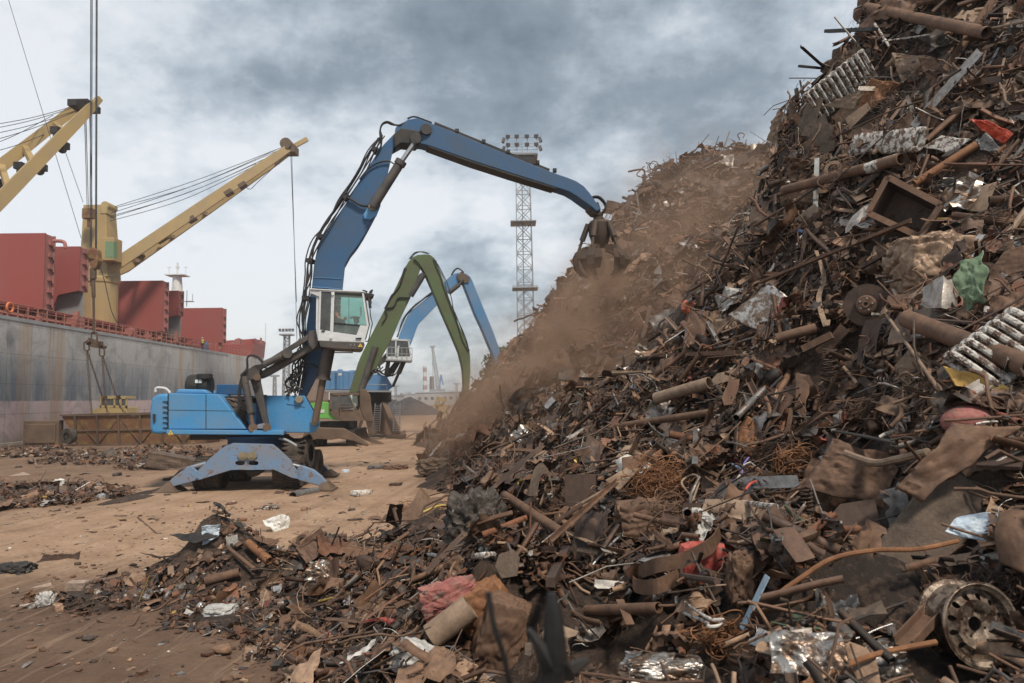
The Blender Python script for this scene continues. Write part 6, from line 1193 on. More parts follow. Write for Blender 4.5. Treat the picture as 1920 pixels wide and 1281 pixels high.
def scatter(name, n, kinds, rng, xr, yr, hmin, lens, off, tilt, label, seedc, power=1.0, zf=None, palw=None, cat='scrap', needface=True):
    x, y, d = sample_pts(n, rng, xr, yr, hmin, power, needface=needface); z = (zf or rough)(x, y); e = .3
    nx = -(HF(x+e, y)-HF(x-e, y))/(2*e); ny = -(HF(x, y+e)-HF(x, y-e))/(2*e); nr = np.c_[nx, ny, np.ones(n)]; nr /= np.linalg.norm(nr, axis=1)[:, None]
    nr += rng.normal(0, tilt, (n, 3)); nr /= np.linalg.norm(nr, axis=1)[:, None]; t = rng.normal(0, 1, (n, 3)); t[:, 2] *= .8
    t -= nr*(t*nr).sum(1)[:, None]; t /= np.linalg.norm(t, axis=1)[:, None]; b_ = np.cross(nr, t)
    ks = list(kinds); kw = np.array([kinds[k][0] for k in ks], float); kw /= kw.sum(); kk = rng.choice(len(ks), n, p=kw); vv = rng.random(n)
    pw = _pw if palw is None else palw; ci = rng.choice(len(PAL), n, p=pw); col = _pc[ci]*rng.uniform(.5, 1.3, (n, 1)); met = _pm[ci]
    V = []; F = []; T = []; base = 0
    for ki, k in enumerate(ks):
        tl = TPL[k]
        for vi, (tv, tf_) in enumerate(tl):
            s = np.where((kk == ki) & ((vv*len(tl)).astype(int) == vi))[0]
            if len(s) == 0: continue
            L_ = lens(rng, d[s])*kinds[k][1]; L_ = np.minimum(L_, d[s]*(.07 if k in ('sheet', 'crumple', 'plate', 'flake', 'chunk', 'clod', 'ring') else (.10 if k in ('pipe', 'strip', 'channel', 'angle', 'tube_square') else .16))); sc = np.c_[L_, L_, L_]
            if k in ('rod', 'pipe', 'angle', 'strip', 'channel', 'tube_square', 'wire', 'bent_rod'): th = np.clip(rng.lognormal(0, .3, len(s)), .5, 1.8)*np.clip((L_/.6)**-.45, .6, 2.2); sc[:, 1] *= np.where(k in ('bent_rod', 'wire'), 1, th); sc[:, 2] *= np.where(k in ('bent_rod', 'wire'), 1, th)
            Rm = np.stack([t[s], b_[s], nr[s]], axis=2); P_ = np.einsum('nij,nvj->nvi', Rm, tv[None]*sc[:, None, :]); o = off(rng, len(s))*L_**.5
            P_ += (np.c_[x[s], y[s], z[s]]+nr[s]*o[:, None])[:, None, :]; m_, v_ = P_.shape[:2]
            V.append(P_.reshape(-1, 3)); F.append((tf_[None]+(base+np.arange(m_)*v_)[:, None, None]).reshape(-1, 4)); base += m_*v_
            T.append(np.repeat(np.c_[col[s], met[s]], v_, axis=0))
    me = np_mesh(name, np.concatenate(V), np.concatenate(F), M['scrap'], tint=np.concatenate(T)); o = bpy.data.objects.new(name, me); C.collection.objects.link(o); setp(o, label, cat, None, 'stuff'); return o
PRE = {o.name for o in C.objects}
# ------------------------------------------------------------------ single pieces that can be told apart in the heap
def rustm(name, c1, c2, rough=.75, metal=.15, sc=3.0, patch=None, pa=.5, bump=.4, lo=.35, hi=.65):
    m, nd, lk = new_mat(name); b = nd['Principled BSDF']; n1 = tex_noise(nd, lk, sc, 9, .68, dist=.3); n2 = tex_noise(nd, lk, sc*6, 7, .75)
    c = ramp(nd, lk, n1, [(lo, c1), (hi, c2)]); c = mixc(nd, lk, .5, c, mixc(nd, lk, 1, c, ramp(nd, lk, n2, [(.3, g3(.45)), (.7, g3(1.6))]), 'MULTIPLY'))
    if patch:
        n3 = tex_noise(nd, lk, sc*1.7, 9, .7, dist=.5); c = mixc(nd, lk, ramp_f(nd, lk, n3, 1-pa-.02, 1-pa+.04), c, mixc(nd, lk, 1, patch, ramp(nd, lk, n2, [(.3, g3(.6)), (.7, g3(1.3))]), 'MULTIPLY'))
    lk.new(c, b.inputs['Base Color']); b.inputs['Roughness'].default_value = rough; b.inputs['Metallic'].default_value = metal; lk.new(bumpn(nd, lk, n2, bump, .01), b.inputs['Normal']); return m
HM = {
 'rust': rustm('brown_rust', (.085, .048, .031), (.19, .105, .062)), 'rust_dark': rustm('dark_rust', (.040, .026, .020), (.095, .055, .038)), 'rust_orange': rustm('orange_rust', (.16, .068, .03), (.27, .125, .055), sc=5),
 'tan': rustm('dusty_tan_steel', (.18, .12, .08), (.32, .225, .155)), 'mud': rustm('mud_caked_steel', (.075, .052, .038), (.16, .112, .080), sc=6, bump=1.0), 'grey': rustm('dull_grey_steel', (.13, .125, .12), (.26, .24, .22), metal=.5, rough=.5, patch=(.14, .085, .055), pa=.40),
 'silver': rustm('crumpled_bright_metal', (.36, .33, .30), (.54, .50, .46), metal=.8, rough=.4, patch=(.20, .135, .095), pa=.53, sc=4, bump=.3), 'white': rustm('chipped_white_enamel', (.40, .37, .33), (.58, .55, .50), metal=0, rough=.5, patch=(.11, .062, .04), pa=.50, sc=9),
 'red': rustm('faded_red_sheet', (.30, .045, .035), (.42, .10, .075), metal=0, rough=.55, patch=(.25, .17, .14), pa=.42, sc=5), 'redbright': rustm('bright_red_panel', (.48, .04, .02), (.62, .10, .04), metal=0, rough=.4, patch=(.09, .04, .03), pa=.38, sc=5),
 'pink': rustm('pinkish_red_crushed_panel', (.25, .075, .065), (.34, .15, .12), metal=.1, patch=(.20, .13, .10), pa=.45, sc=5), 'green': rustm('pale_green_enamel', (.105, .155, .09), (.16, .22, .13), metal=0, patch=(.20, .13, .08), pa=.34, sc=5),
 'gold': rustm('ochre_painted_sheet', (.36, .20, .045), (.48, .30, .08), metal=.2, rough=.5, patch=(.13, .075, .04), pa=.4), 'blueish': rustm('pale_blue_cloth', (.38, .46, .54), (.58, .64, .69), metal=0, rough=.8, patch=(.25, .2, .17), pa=.3, sc=4, bump=.2),
 'cloth': rustm('dirty_white_sheet', (.55, .54, .50), (.72, .71, .67), metal=0, rough=.8, patch=(.30, .25, .2), pa=.3, sc=4, bump=.2), 'bag': rustm('grey_plastic_sack', (.30, .29, .27), (.48, .46, .43), metal=0, rough=.5, patch=(.16, .12, .1), pa=.35, bump=.2),
 'orange': rustm('orange_red_can', (.50, .13, .06), (.62, .19, .10), metal=0, rough=.5), 'yellow': rustm('yellow_plastic_sheet', (.50, .34, .06), (.62, .44, .12), metal=0, rough=.6, patch=(.2, .13, .07), pa=.25), 'black': rustm('sooty_black_metal', (.018, .017, .017), (.055, .048, .042), metal=.3, rough=.6, patch=(.14, .11, .09), pa=.30),
 'blackb': rustm('burnt_metal_bundle', (.018, .015, .013), (.11, .088, .072), metal=.3, rough=.6, patch=(.24, .21, .18), pa=.38, sc=7, bump=1),
 'balem': rustm('crushed_bale_sheet', (.12, .072, .045), (.30, .20, .13), metal=.35, rough=.5, patch=(.33, .22, .11), pa=.36, sc=4),
 'zinc': rustm('zinc_post', (.27, .27, .25), (.38, .38, .36), metal=.5, rough=.5), 'rim': rustm('rusty_wheel_steel', (.13, .095, .07), (.33, .26, .20), metal=.5, rough=.42, sc=9, patch=(.075, .045, .03), pa=.50), 'bluep': rustm('pale_blue_painted_strip', (.20, .29, .38), (.34, .42, .48), metal=.1, patch=(.12, .07, .045), pa=.36),
 'purple': rustm('purple_strap', (.13, .10, .30), (.20, .16, .40), metal=0), 'redwire': rustm('red_plastic_cord', (.42, .05, .04), (.5, .09, .07), metal=0), 'stone': rustm('crumbled_brick', (.24, .17, .13), (.38, .29, .23), metal=0, bump=1)}
HERO = []   # (px, py, phrase) used to describe the smaller pieces round about
def done(o, px, py, phrase): HERO.append((px, py, phrase)); return o
def anchor(px, py, lift=.12):
    p = S(px, py); r = ray(px, py).normalized(); return p-r*lift
def frame(px, py, nrm=None, lift=.12, toward=.5):
    a = anchor(px, py, lift); n = NRM(a.x, a.y) if nrm is None else Vector(nrm).normalized(); v = (Vector((0, 0, CAM_Z))-a).normalized(); n = n.lerp(v, toward).normalized(); return a, n
def onp(px, py, a, n):
    r = ray(px, py); o = Vector((0, 0, CAM_Z)); t = (a-o).dot(n)/r.dot(n); return o+r*t
def sheet4(name, q, m, label, cat, k=5, amp=.10, nseg=16, c=None, toward=.6, lift=.15, thick=.008, seed=0, smooth=False, curl=0, ragged=.05, nrm=None, phrase=None):
    """crumpled or flat sheet through four photograph corners, lying at the heap surface"""
    cx_, cy_ = c or (sum(p[0] for p in q)/4, sum(p[1] for p in q)/4); a, n = frame(cx_, cy_, nrm, lift, toward); w3 = [onp(x, y, a, n) for x, y in q]; sz = ((w3[0]-w3[2]).length+(w3[1]-w3[3]).length)/2
    nseg = int(nseg*1.6); rr = random.Random(seed+5); rr.seed_ = seed*1.37; u, v = np.meshgrid(np.linspace(-.5, .5, nseg), np.linspace(-.5, .5, nseg), indexing='ij'); z = crease(rr, u, v, k, 1.0); z -= z.mean(); z = z/max(1e-3, np.abs(z).max())*amp*sz if amp > 0 else z*0
    z = z+curl*sz*(u**2+v**2-.12); mb = MB()
    for i in range(nseg):
        for j in range(nseg):
            s, t = i/(nseg-1), j/(nseg-1); e = max(abs(s-.5), abs(t-.5))*2; p = w3[0].lerp(w3[1], s).lerp(w3[3].lerp(w3[2], s), t); nz = mnoise.noise_vector(p*(3.5/sz)+Vector((seed, 0, 0))); n2_ = abs(mnoise.noise(p*(7/sz)+nz*.8))+.5*abs(mnoise.noise(p*(15/sz)+nz))
            p = p+n*(float(z[i, j])*.8+nz.z*amp*sz*.5-n2_*amp*sz*.55)+(nz-n*nz.dot(n))*ragged*sz*e**2; mb.v.append(tuple(p))
    mb.f = [(i*nseg+j, (i+1)*nseg+j, (i+1)*nseg+j+1, i*nseg+j+1) for i in range(nseg-1) for j in range(nseg-1)]
    o = mb.build(name, HM[m], smooth=True, thick=thick, label=label, cat=cat, fixn=False); return done(o, cx_, cy_, phrase or label_short(label))
def label_short(l): return ' '.join(l.split()[:3])
def flat(name, pts, m, label, cat, toward=.6, lift=.15, th=.02, nrm=None, bevel=.003, parent=None, phrase=None, bend=0):
    cx_ = sum(p[0] for p in pts)/len(pts); cy_ = sum(p[1] for p in pts)/len(pts); a, n = frame(cx_, cy_, nrm, lift, toward); mb = MB(); mb.prism([onp(x, y, a, n) for x, y in pts], -n*th)
    o = mb.build(name, HM[m], label=label, cat=cat, bevel=bevel); return done(o, cx_, cy_, phrase or label_short(label))
def span(p0, p1, lift=.12, mid=None):
    """two photograph points joined by a straight line kept just above the heap"""
    a, b_ = S(*p0), S(*p1); r0, r1 = ray(*p0).normalized(), ray(*p1).normalized(); worst = 0
    for f in (.2, .4, .6, .8):
        c = S(p0[0]*(1-f)+p1[0]*f, p0[1]*(1-f)+p1[1]*f); l = a.y*(1-f)+b_.y*f; worst = max(worst, min(l-c.y, 1.2))
    k = lift+worst*.8; return a-r0*k, b_-r1*k
def bar(name, p0, p1, m, label, cat, r=.04, kind='pipe', lift=.12, bendy=0, phrase=None, seed=0):
    a, b_ = span(p0, p1, lift); mb = MB()
    if kind == 'pipe':
        mb.tube([a, b_], r, 16, cap=False); mb.tube([a, b_], r*.86, 16, cap=False); n = 16; mb.f += [(i, (i+1) % n, 2*n+(i+1) % n, 2*n+i) for i in range(n)]+[(n+i, n+(i+1) % n, 3*n+(i+1) % n, 3*n+i) for i in range(n)]
    elif kind == 'rod': mb.tube([a, a.lerp(b_, .5)+Vector((0, 0, bendy)), b_], r, 8)
    else:
        pf = {'angle': Lp(r*2, r*.18), 'channel': Up(r*2.4, r*1.2, r*.2), 'square': [(-r, -r), (r, -r), (r, r), (-r, r)], 'flat': [(-r, 0), (r, 0), (r, r*.2), (-r, r*.2)]}[kind]; t = t_extr(pf, [a, a.lerp(b_, .5)+Vector((0, 0, bendy)), b_]); mb = t; n = len(pf); mb.f += [tuple(range(n)), tuple(range(2*n, 3*n))]
    o = mb.build(name, HM[m], smooth=(kind in ('pipe', 'rod')), label=label, cat=cat); return done(o, (p0[0]+p1[0])/2, (p0[1]+p1[1])/2, phrase or label_short(label))
def bend(name, pts, m, label, cat, r=.02, lift=.1, n=8, phrase=None, prof=None, rough_=0):
    ws = []
    for p in pts: q = S(*p[:2]); ws.append((p, q))
    ds = [q.y for _, q in ws]; ds = [min(d, np.mean(ds[max(0, i-1):i+2])) for i, d in enumerate(ds)]
    w3 = [P(p[0], p[1], d)-ray(*p[:2]).normalized()*lift for (p, _), d in zip(ws, ds)]; cv = curve(w3, 6); mb = t_extr(prof, cv) if prof else MB().tube(cv, r, n)
    o = mb.build(name, HM[m], smooth=not prof, label=label, cat=cat); c = pts[len(pts)//2]; return done(o, c[0], c[1], phrase or label_short(label))
def lump(name, px, py, rad, m, label, cat, sc=(1, .8, .8), seed=0, lift=None, amp=.35, n=16, sq=.5, rot=0, phrase=None, fr_=1.5):
    """crushed body: folded, dented closed mesh; rad in photograph pixels"""
    s = S(px, py); R_ = rad*s.y/FPX; a = s-ray(px, py).normalized()*(R_*.35 if lift is None else lift); mb = MB(); rz = Matrix.Rotation(rot, 3, 'Y'); rr = random.Random(seed); n = int(n*1.7); pl = [(Vector((rr.gauss(0, 1), rr.gauss(0, 1), rr.gauss(0, 1))).normalized(), rr.uniform(.1, .8), rr.uniform(.05, .16)) for _ in range(16)]
    for (x, y, z_, s_) in [(0, 1, 2, 1), (0, 1, 2, -1), (1, 2, 0, 1), (1, 2, 0, -1), (2, 0, 1, 1), (2, 0, 1, -1)]:
        def f(i, j):
            p = [0, 0, 0]; p[x] = 2*i-1; p[y] = 2*j-1; p[z_] = s_; q = Vector(p); q = q.lerp(q.normalized()*1.15, 1-sq); wq = q+mnoise.noise_vector(q*1.3+Vector((seed, 1, 2)))*.25; k = 1-sum(.055*max(0, 1-abs(wq.dot(d_)-o_)/w_) for d_, o_, w_ in pl)*min(1, amp*2.6); k += amp*.42*mnoise.noise(q*fr_+Vector((seed, 0, 0)))-amp*.22*abs(mnoise.noise(wq*fr_*2.6+Vector((0, seed, 0))))-amp*.12*abs(mnoise.noise(wq*fr_*6+Vector((0, seed, 3))))-(.10*abs(math.sin(wq.x*7+wq.z*3+2*mnoise.noise(wq*2)))+.06*abs(math.sin(wq.z*11+3*mnoise.noise(wq*1.7))) if 'black' in name else 0); q = Vector((q.x*sc[0], q.y*sc[1], q.z*sc[2]))*k*R_; return a+rz @ q
        mb.grid(f, n, n)
    o = mb.build(name, HM[m], label=label, cat=cat, fixn=True); o.data.shade_smooth(); o.data.set_sharp_from_angle(angle=R(55)); return done(o, px, py, phrase or label_short(label))
# ---- wheel rim at the lower right
def wheel_rim():
    px, py = 1838, 1172; s = S(px, py); a = s-ray(px, py).normalized()*.42; sc = 1.0
    ax = Vector((.12, -.97, .14)).normalized(); rad = 76*a.y/FPX; e = empty('car_wheel', a-ax*.1, 'dusty steel car wheel rim without tyre at the lower right corner of the heap', 'wheel rim')
    pr = [(1, .02), (1.0, .05), (.955, .05), (.93, .0), (.86, -.03), (.84, -.22), (.80, -.30), (.80, -.62), (.84, -.70), (.86, -.86), (.93, -.90), (.97, -.94), (1.0, -.93), (1.0, -.96), (.95, -.97), (.90, -.93), (.83, -.90), (.81, -.72), (.77, -.62), (.77, -.30), (.81, -.20), (.83, -.02), (.90, .02), (.94, .06)]
    MB().lathe(a, ax, [(r_*rad, h_*rad*.92) for r_, h_ in pr], 56, closed=True).build('rim_barrel', HM['rim'], e, smooth=True)
    u = ax.orthogonal().normalized(); v = ax.cross(u); bm = bmesh.new(); es = []
    def loop(pts):
        vs = [bm.verts.new(p) for p in pts]; es.extend(bm.edges.new((vs[i], vs[(i+1) % len(vs)])) for i in range(len(vs)))
    c0 = a-ax*rad*.16-ORG[e.name]
    loop([c0+(u*math.cos(t)+v*math.sin(t))*rad*.82 for t in np.linspace(0, 2*math.pi, 48, endpoint=False)]); loop([c0+(u*math.cos(t)+v*math.sin(t))*rad*.17 for t in np.linspace(0, 2*math.pi, 20, endpoint=False)])
    for k in range(12):
        t0 = k*math.pi/6; cc = c0+(u*math.cos(t0)+v*math.sin(t0))*rad*.645; ru = u*math.cos(t0)+v*math.sin(t0); rv = ax.cross(ru); loop([cc+ru*math.cos(t)*rad*.085+rv*math.sin(t)*rad*.07 for t in np.linspace(0, 2*math.pi, 12, endpoint=False)])
    for k in range(4):
        t0 = k*math.pi/2+.4; cc = c0+(u*math.cos(t0)+v*math.sin(t0))*rad*.30; loop([cc+(u*math.cos(t)+v*math.sin(t))*rad*.035 for t in np.linspace(0, 2*math.pi, 8, endpoint=False)])
    bmesh.ops.triangle_fill(bm, edges=es, use_beauty=True); bmesh.ops.subdivide_edges(bm, edges=bm.edges[:], cuts=1)
    for q in bm.verts:
        d = q.co-c0; r_ = (d-ax*d.dot(ax)).length/rad; q.co += ax*rad*(.16*math.exp(-((r_-.5)/.10)**2)-.06*math.exp(-((r_-.3)/.12)**2))
    r_ = bmesh.ops.extrude_face_region(bm, geom=bm.faces[:]); bmesh.ops.translate(bm, vec=-ax*rad*.03, verts=[q for q in r_['geom'] if isinstance(q, bmesh.types.BMVert)]); bmesh.ops.recalc_face_normals(bm, faces=bm.faces)
    me = bpy.data.meshes.new('wheel_disc'); bm.to_mesh(me); bm.free(); me.materials.append(HM['rim']); o = bpy.data.objects.new('wheel_disc', me); C.collection.objects.link(o); o.parent = e; ORG[o.name] = ORG[e.name]; me.shade_smooth(); me.set_sharp_from_angle(angle=R(40))
    done(e, px, py, 'car wheel rim')
wheel_rim()
# ---- cast-iron radiators
def radiator(p0, p1, h_px, n, label, m='white', depth=.14, lift=.2, flip=1, phrase=None, tilt=.3):
    a, b_ = span(p0, p1, lift); d = (b_-a); L_ = d.length; d.normalize(); v = (Vector((0, 0, CAM_Z))-a).normalized(); up = v.cross(d).normalized()
    if up.z < 0: up = -up
    nn_ = up.cross(d).normalized(); hgt = h_px*a.y/FPX; up = (up+nn_*tilt).normalized(); e = empty('radiator', (a+b_)/2, label, 'radiator'); pitch = L_/n
    for i in range(n):
        c = a+d*(i+.5)*pitch; mb = MB()
        for k in (-1, 1): mb.tube(curve([c+nn_*k*depth*.35-up*hgt*.5*flip, c+nn_*k*depth*.5-up*hgt*.3, c+nn_*k*depth*.5+up*hgt*.3, c+nn_*k*depth*.35+up*hgt*.5], 4), pitch*.30, 8)
        for k in (-1, 1): q = c+up*k*hgt*.46; mb.lathe(q-d*pitch*.5, d, [(0, 0), (.032, 0), (.045, pitch*.3), (.045, pitch*.7), (.032, pitch), (0, pitch)], 12); mb.beam(q-nn_*depth*.5, q+nn_*depth*.5, pitch*.55, .05)
        mb.build('radiator_column', HM[m], e, smooth=True)
    done(e, (p0[0]+p1[0])/2, (p0[1]+p1[1])/2, phrase or 'iron radiator')
radiator((1632, 118), (1520, 205), 62, 11, 'long chipped white cast-iron radiator lying high on the slope near its skyline', phrase='long high radiator')
radiator((1605, 272), (1725, 262), 34, 9, 'white cast-iron radiator with end connections in the upper heap, below the long one', phrase='short upper radiator')
radiator((1815, 705), (1945, 610), 105, 8, 'large white radiator with rust showing through, at the right border of the photo', lift=.35, phrase='large right radiator')
# ---- plates, sheets and folded panels
sheet4('steel_plate', [(1592, 1072), (1770, 872), (1890, 942), (1668, 1142)], 'mud', 'broad mud-caked steel plate sloping down left of the wheel rim', 'plate', k=3, amp=.03, ragged=.015, lift=.3, seed=1, phrase='mud-caked plate')
sheet4('folded_sheet', [(1678, 918), (1795, 796), (1912, 792), (1725, 935)], 'rust', 'thick folded brown panel resting on top of the mud-caked plate', 'panel', k=3, amp=.10, curl=.12, lift=.45, seed=2, thick=.03, phrase='folded brown panel')
sheet4('crumpled_sheet', [(1505, 915), (1560, 825), (1690, 850), (1662, 950)], 'rust', 'wrinkled light brown metal sheet left of the folded brown panel', 'sheet', k=9, amp=.10, lift=.3, seed=3, nseg=26, phrase='wrinkled brown sheet')
flat('steel_plate', [(1538, 988), (1575, 945), (1640, 935), (1652, 990), (1625, 1032), (1548, 1028)], 'rust_dark', 'dark flat plate below the wrinkled brown sheet', 'plate', lift=.22, phrase='dark flat plate')
sheet4('blue_cloth', [(1772, 998), (1800, 965), (1925, 955), (1850, 1018)], 'blueish', 'pale blue crumpled cloth hanging at the right edge above the wheel rim', 'cloth', k=8, amp=.10, lift=.4, seed=4, smooth=True, nseg=20, thick=.004, phrase='pale blue cloth')
sheet4('drum_fragment', [(1868, 950), (1945, 960), (1960, 1090), (1872, 1045)], 'rust', 'curved rusty drum fragment at the right edge under the pale blue cloth', 'drum fragment', k=1, amp=.03, curl=-.55, lift=.35, seed=5, thick=.015, smooth=True, phrase='curved drum fragment')
sheet4('crumpled_sheet', [(1440, 1262), (1452, 1180), (1575, 1178), (1600, 1268)], 'silver', 'big crumpled silver sheet at the bottom edge left of the wheel rim', 'sheet', k=10, amp=.12, lift=.2, seed=6, nseg=28, curl=-.15, phrase='big silver sheet')
sheet4('crumpled_sheet', [(1365, 592), (1440, 530), (1500, 575), (1432, 628)], 'silver', 'pale scratched metal sheet lying on the slope in mid heap', 'sheet', k=4, amp=.06, lift=.25, seed=7, nseg=16, phrase='pale scratched sheet')
sheet4('folded_sheet', [(1670, 100), (1742, 100), (1760, 120), (1690, 155)], 'tan', 'thin tan sheet folded to a point near the top of the slope', 'sheet', k=3, amp=.12, lift=.3, seed=8, phrase='pointed tan sheet')
sheet4('folded_sheet', [(1720, 105), (1755, 108), (1780, 150), (1745, 165)], 'rust', 'brown flap of sheet hanging right of the pointed tan sheet', 'sheet', k=3, amp=.12, lift=.3, seed=9, phrase='hanging brown flap')
sheet4('folded_sheet', [(1540, 198), (1625, 165), (1632, 150), (1600, 205)], 'tan', 'long light brown folded strip crossing below the long high radiator', 'sheet', k=2, amp=.08, lift=.35, seed=10, phrase='light folded strip')
sheet4('folded_sheet', [(1632, 148), (1690, 158), (1640, 200), (1598, 215)], 'rust_orange', 'orange-brown folded sheet in front of the light folded strip', 'sheet', k=2, amp=.12, lift=.4, seed=11, phrase='orange-brown folded sheet')
flat('steel_strip', [(1585, 222), (1626, 192), (1632, 205), (1592, 244)], 'tan', 'short flat tan offcut under the orange-brown folded sheet', 'offcut', lift=.4, phrase='short tan offcut')
sheet4('red_sheet', [(1816, 228), (1850, 226), (1902, 250), (1885, 268)], 'redbright', 'bright red crushed panel near the right edge of the upper heap', 'panel', k=6, amp=.16, lift=.3, seed=12, phrase='bright red panel')
sheet4('grey_sheet', [(1832, 262), (1850, 250), (1882, 285), (1838, 282)], 'grey', 'grey bent sheet just beneath the bright red panel', 'sheet', k=3, amp=.12, lift=.25, seed=13)
sheet4('ochre_sheet', [(1768, 690), (1800, 738), (1925, 745), (1845, 705)], 'gold', 'ochre yellow curled panel under the large right radiator', 'panel', k=2, amp=.06, curl=.25, lift=.4, seed=14, smooth=True, phrase='ochre curled panel')
flat('drilled_plate', [(1677, 686), (1707, 652), (1725, 662), (1722, 690), (1698, 721)], 'tan', 'small tan plate with a bolt hole hanging below the brake disc', 'plate', lift=.3, phrase='small drilled plate')
flat('mounting_plate', [(1325, 722), (1345, 700), (1398, 688), (1388, 708), (1330, 725)], 'tan', 'pale rectangular mounting plate with drilled corners in mid heap', 'plate', lift=.35, toward=.3, phrase='pale mounting plate')
sheet4('grey_sheet', [(1385, 665), (1430, 660), (1425, 690), (1395, 685)], 'tan', 'small dusty cream plate right above the pale mounting plate', 'plate', k=3, amp=.08, lift=.3, seed=15)
flat('square_plate', [(1058, 890), (1118, 889), (1118, 952), (1060, 962)], 'rust_dark', 'square dark rusty plate standing upright in the middle foreground', 'plate', lift=.35, toward=1, phrase='square upright plate')
sheet4('yellow_sheet', [(1062, 888), (1068, 864), (1082, 858), (1084, 888)], 'yellow', 'small yellow corrugated piece sticking up behind the square upright plate', 'sheet', k=4, amp=.10, lift=.3, seed=16, phrase='yellow corrugated piece')
sheet4('crumpled_sheet', [(1080, 870), (1092, 838), (1150, 835), (1148, 870)], 'silver', 'glossy crumpled foil bundle right of the yellow corrugated piece', 'foil', k=9, amp=.2, lift=.3, seed=17, nseg=20)
for i, (q, lab) in enumerate((([(1128, 890), (1172, 835), (1200, 832), (1150, 895)], 'wide angled steel sheet offcut leaning on the foil bundle'), ([(1165, 858), (1215, 850), (1210, 868), (1168, 888)], 'second steel offcut crossing behind the leaning one'), ([(1135, 900), (1188, 868), (1198, 880), (1160, 920)], 'lowest of the three crossed steel offcuts'))): flat('steel_offcut', q, 'tan' if i != 1 else 'rust', lab, 'offcut', lift=.3+.08*i, toward=.5)
sheet4('saw_plate', [(1488, 795), (1492, 700), (1520, 702), (1508, 795)], 'rust', 'upright saw-toothed brown plate in mid heap right of centre', 'plate', k=1, amp=.03, lift=.3, seed=18, phrase='saw-toothed plate')
flat('steel_plate', [(1475, 355), (1530, 352), (1520, 372), (1460, 380)], 'rust', 'brown sheet lying flat above the long half-white pipe', 'plate', lift=.2)
flat('trough_side', [(1810, 395), (1838, 350), (1870, 340), (1848, 398)], 'tan', 'ragged light brown plate hanging right of the open steel box', 'plate', lift=.3)
sheet4('steel_plate', [(1850, 510), (1885, 470), (1935, 455), (1930, 530)], 'rust', 'rough rusty plate at the right edge beside the crushed green bale', 'plate', k=4, amp=.05, lift=.25, seed=19, phrase='rough rusty plate')
sheet4('louvred_grille', [(1730, 275), (1765, 255), (1822, 262), (1782, 288)], 'white', 'small white louvred grille lying flat in the upper heap', 'grille', k=1, amp=.02, lift=.3, seed=20, phrase='white louvred grille')
sheet4('rust_sheet', [(1370, 830), (1400, 780), (1440, 800), (1425, 870)], 'rust_orange', 'reddish rusty sheet in deep shade right of the perforated post', 'sheet', k=3, amp=.08, lift=.15, seed=21)
# ---- crushed drums, bales, bodies
def lump2(*a, **k): return lump(*a, **k)
lump('crushed_bale', 1757, 508, 78, 'balem', 'large crushed cube of folded brown sheet metal in the right of the heap', 'bale', (1.0, .8, .85), 1, amp=.34, n=30, fr_=1.5, phrase='crushed brown bale')
sheet4('green_sheet', [(1790, 490), (1835, 470), (1850, 560), (1800, 580)], 'green', 'pale green enamel panel crushed into the right face of the brown bale', 'panel', k=6, amp=.12, lift=.55, seed=22, nseg=18, ragged=.16, phrase='pale green panel')
lump('crushed_drum', 938, 1195, 70, 'rust', 'crushed reddish brown steel drum in the bottom foreground, larger and lower one', 'drum', (.62, .6, 1.05), 2, amp=.28, n=22, rot=.3, phrase='large crushed drum')
lump('crushed_drum', 905, 1140, 58, 'rust_orange', 'dented rusty canister just above the large crushed drum', 'canister', (.9, .6, .7), 3, amp=.3, n=18, rot=-.5, phrase='dented canister')
lump('crushed_barrel', 842, 1122, 50, 'pink', 'crushed pinkish red barrel at the foot of the heap', 'barrel', (1.05, .6, .62), 4, amp=.4, n=20, rot=-.25, fr_=2.4, phrase='pinkish crushed barrel')
bar('crumpled_tube', (808, 1195), (882, 1138), 'tan', 'wide dusty tan tube end below the pinkish crushed barrel', 'tube', r=.10, lift=.25, phrase='wide tan tube')
lump('black_bale', 893, 985, 66, 'blackb', 'tall burnt black bundle of crushed metal on the left shoulder of the heap', 'bale', (.9, .7, 1.0), 5, amp=.5, n=26, fr_=2.6, phrase='burnt black bundle')
lump('crushed_casing', 1205, 975, 52, 'rust', 'dented rusty casing in front of the dark hollow in mid heap', 'casing', (1.0, .7, .7), 6, amp=.4, n=18, phrase='dented rusty casing')
lump('crushed_can', 1297, 580, 15, 'orange', 'small orange-red dented can on the skyline of the near slope', 'can', (1.3, .7, .8), 7, amp=.2, n=10, rot=.5, phrase='orange-red can')
lump('gas_bottle', 1815, 790, 38, 'pink', 'rounded red-brown gas bottle above the folded brown panel', 'gas bottle', (1.1, .7, .7), 8, amp=.06, n=14, sq=0, phrase='red-brown gas bottle')
lump('machine_housing', 1318, 1055, 46, 'red', 'faded red cast housing with a round opening in the lower heap', 'housing', (.95, .5, .8), 9, amp=.15, n=16, phrase='faded red housing')
lump('foil_bundle', 1390, 1085, 42, 'rust', 'twisted brown sheet bundle right of the faded red housing', 'bundle', (.6, .5, 1.1), 10, amp=.6, n=18, fr_=2.8)
lump('crushed_can', 1240, 1262, 60, 'silver', 'bright crumpled metal bundle at the bottom edge in the centre', 'bundle', (1.2, .7, .55), 11, amp=.45, n=22, fr_=1.8, phrase='bright bottom bundle')
lump('crushed_can', 1660, 1245, 42, 'silver', 'grey crumpled metal lump at the bottom edge beside the wheel rim', 'bundle', (.9, .7, .8), 12, amp=.4, n=18, fr_=1.8)
lump('crushed_can', 790, 1240, 42, 'bag', 'large pale crushed canister at the bottom edge left of the big drums', 'canister', (1.3, .7, .7), 13, amp=.4, n=18, rot=.4, fr_=2.2)
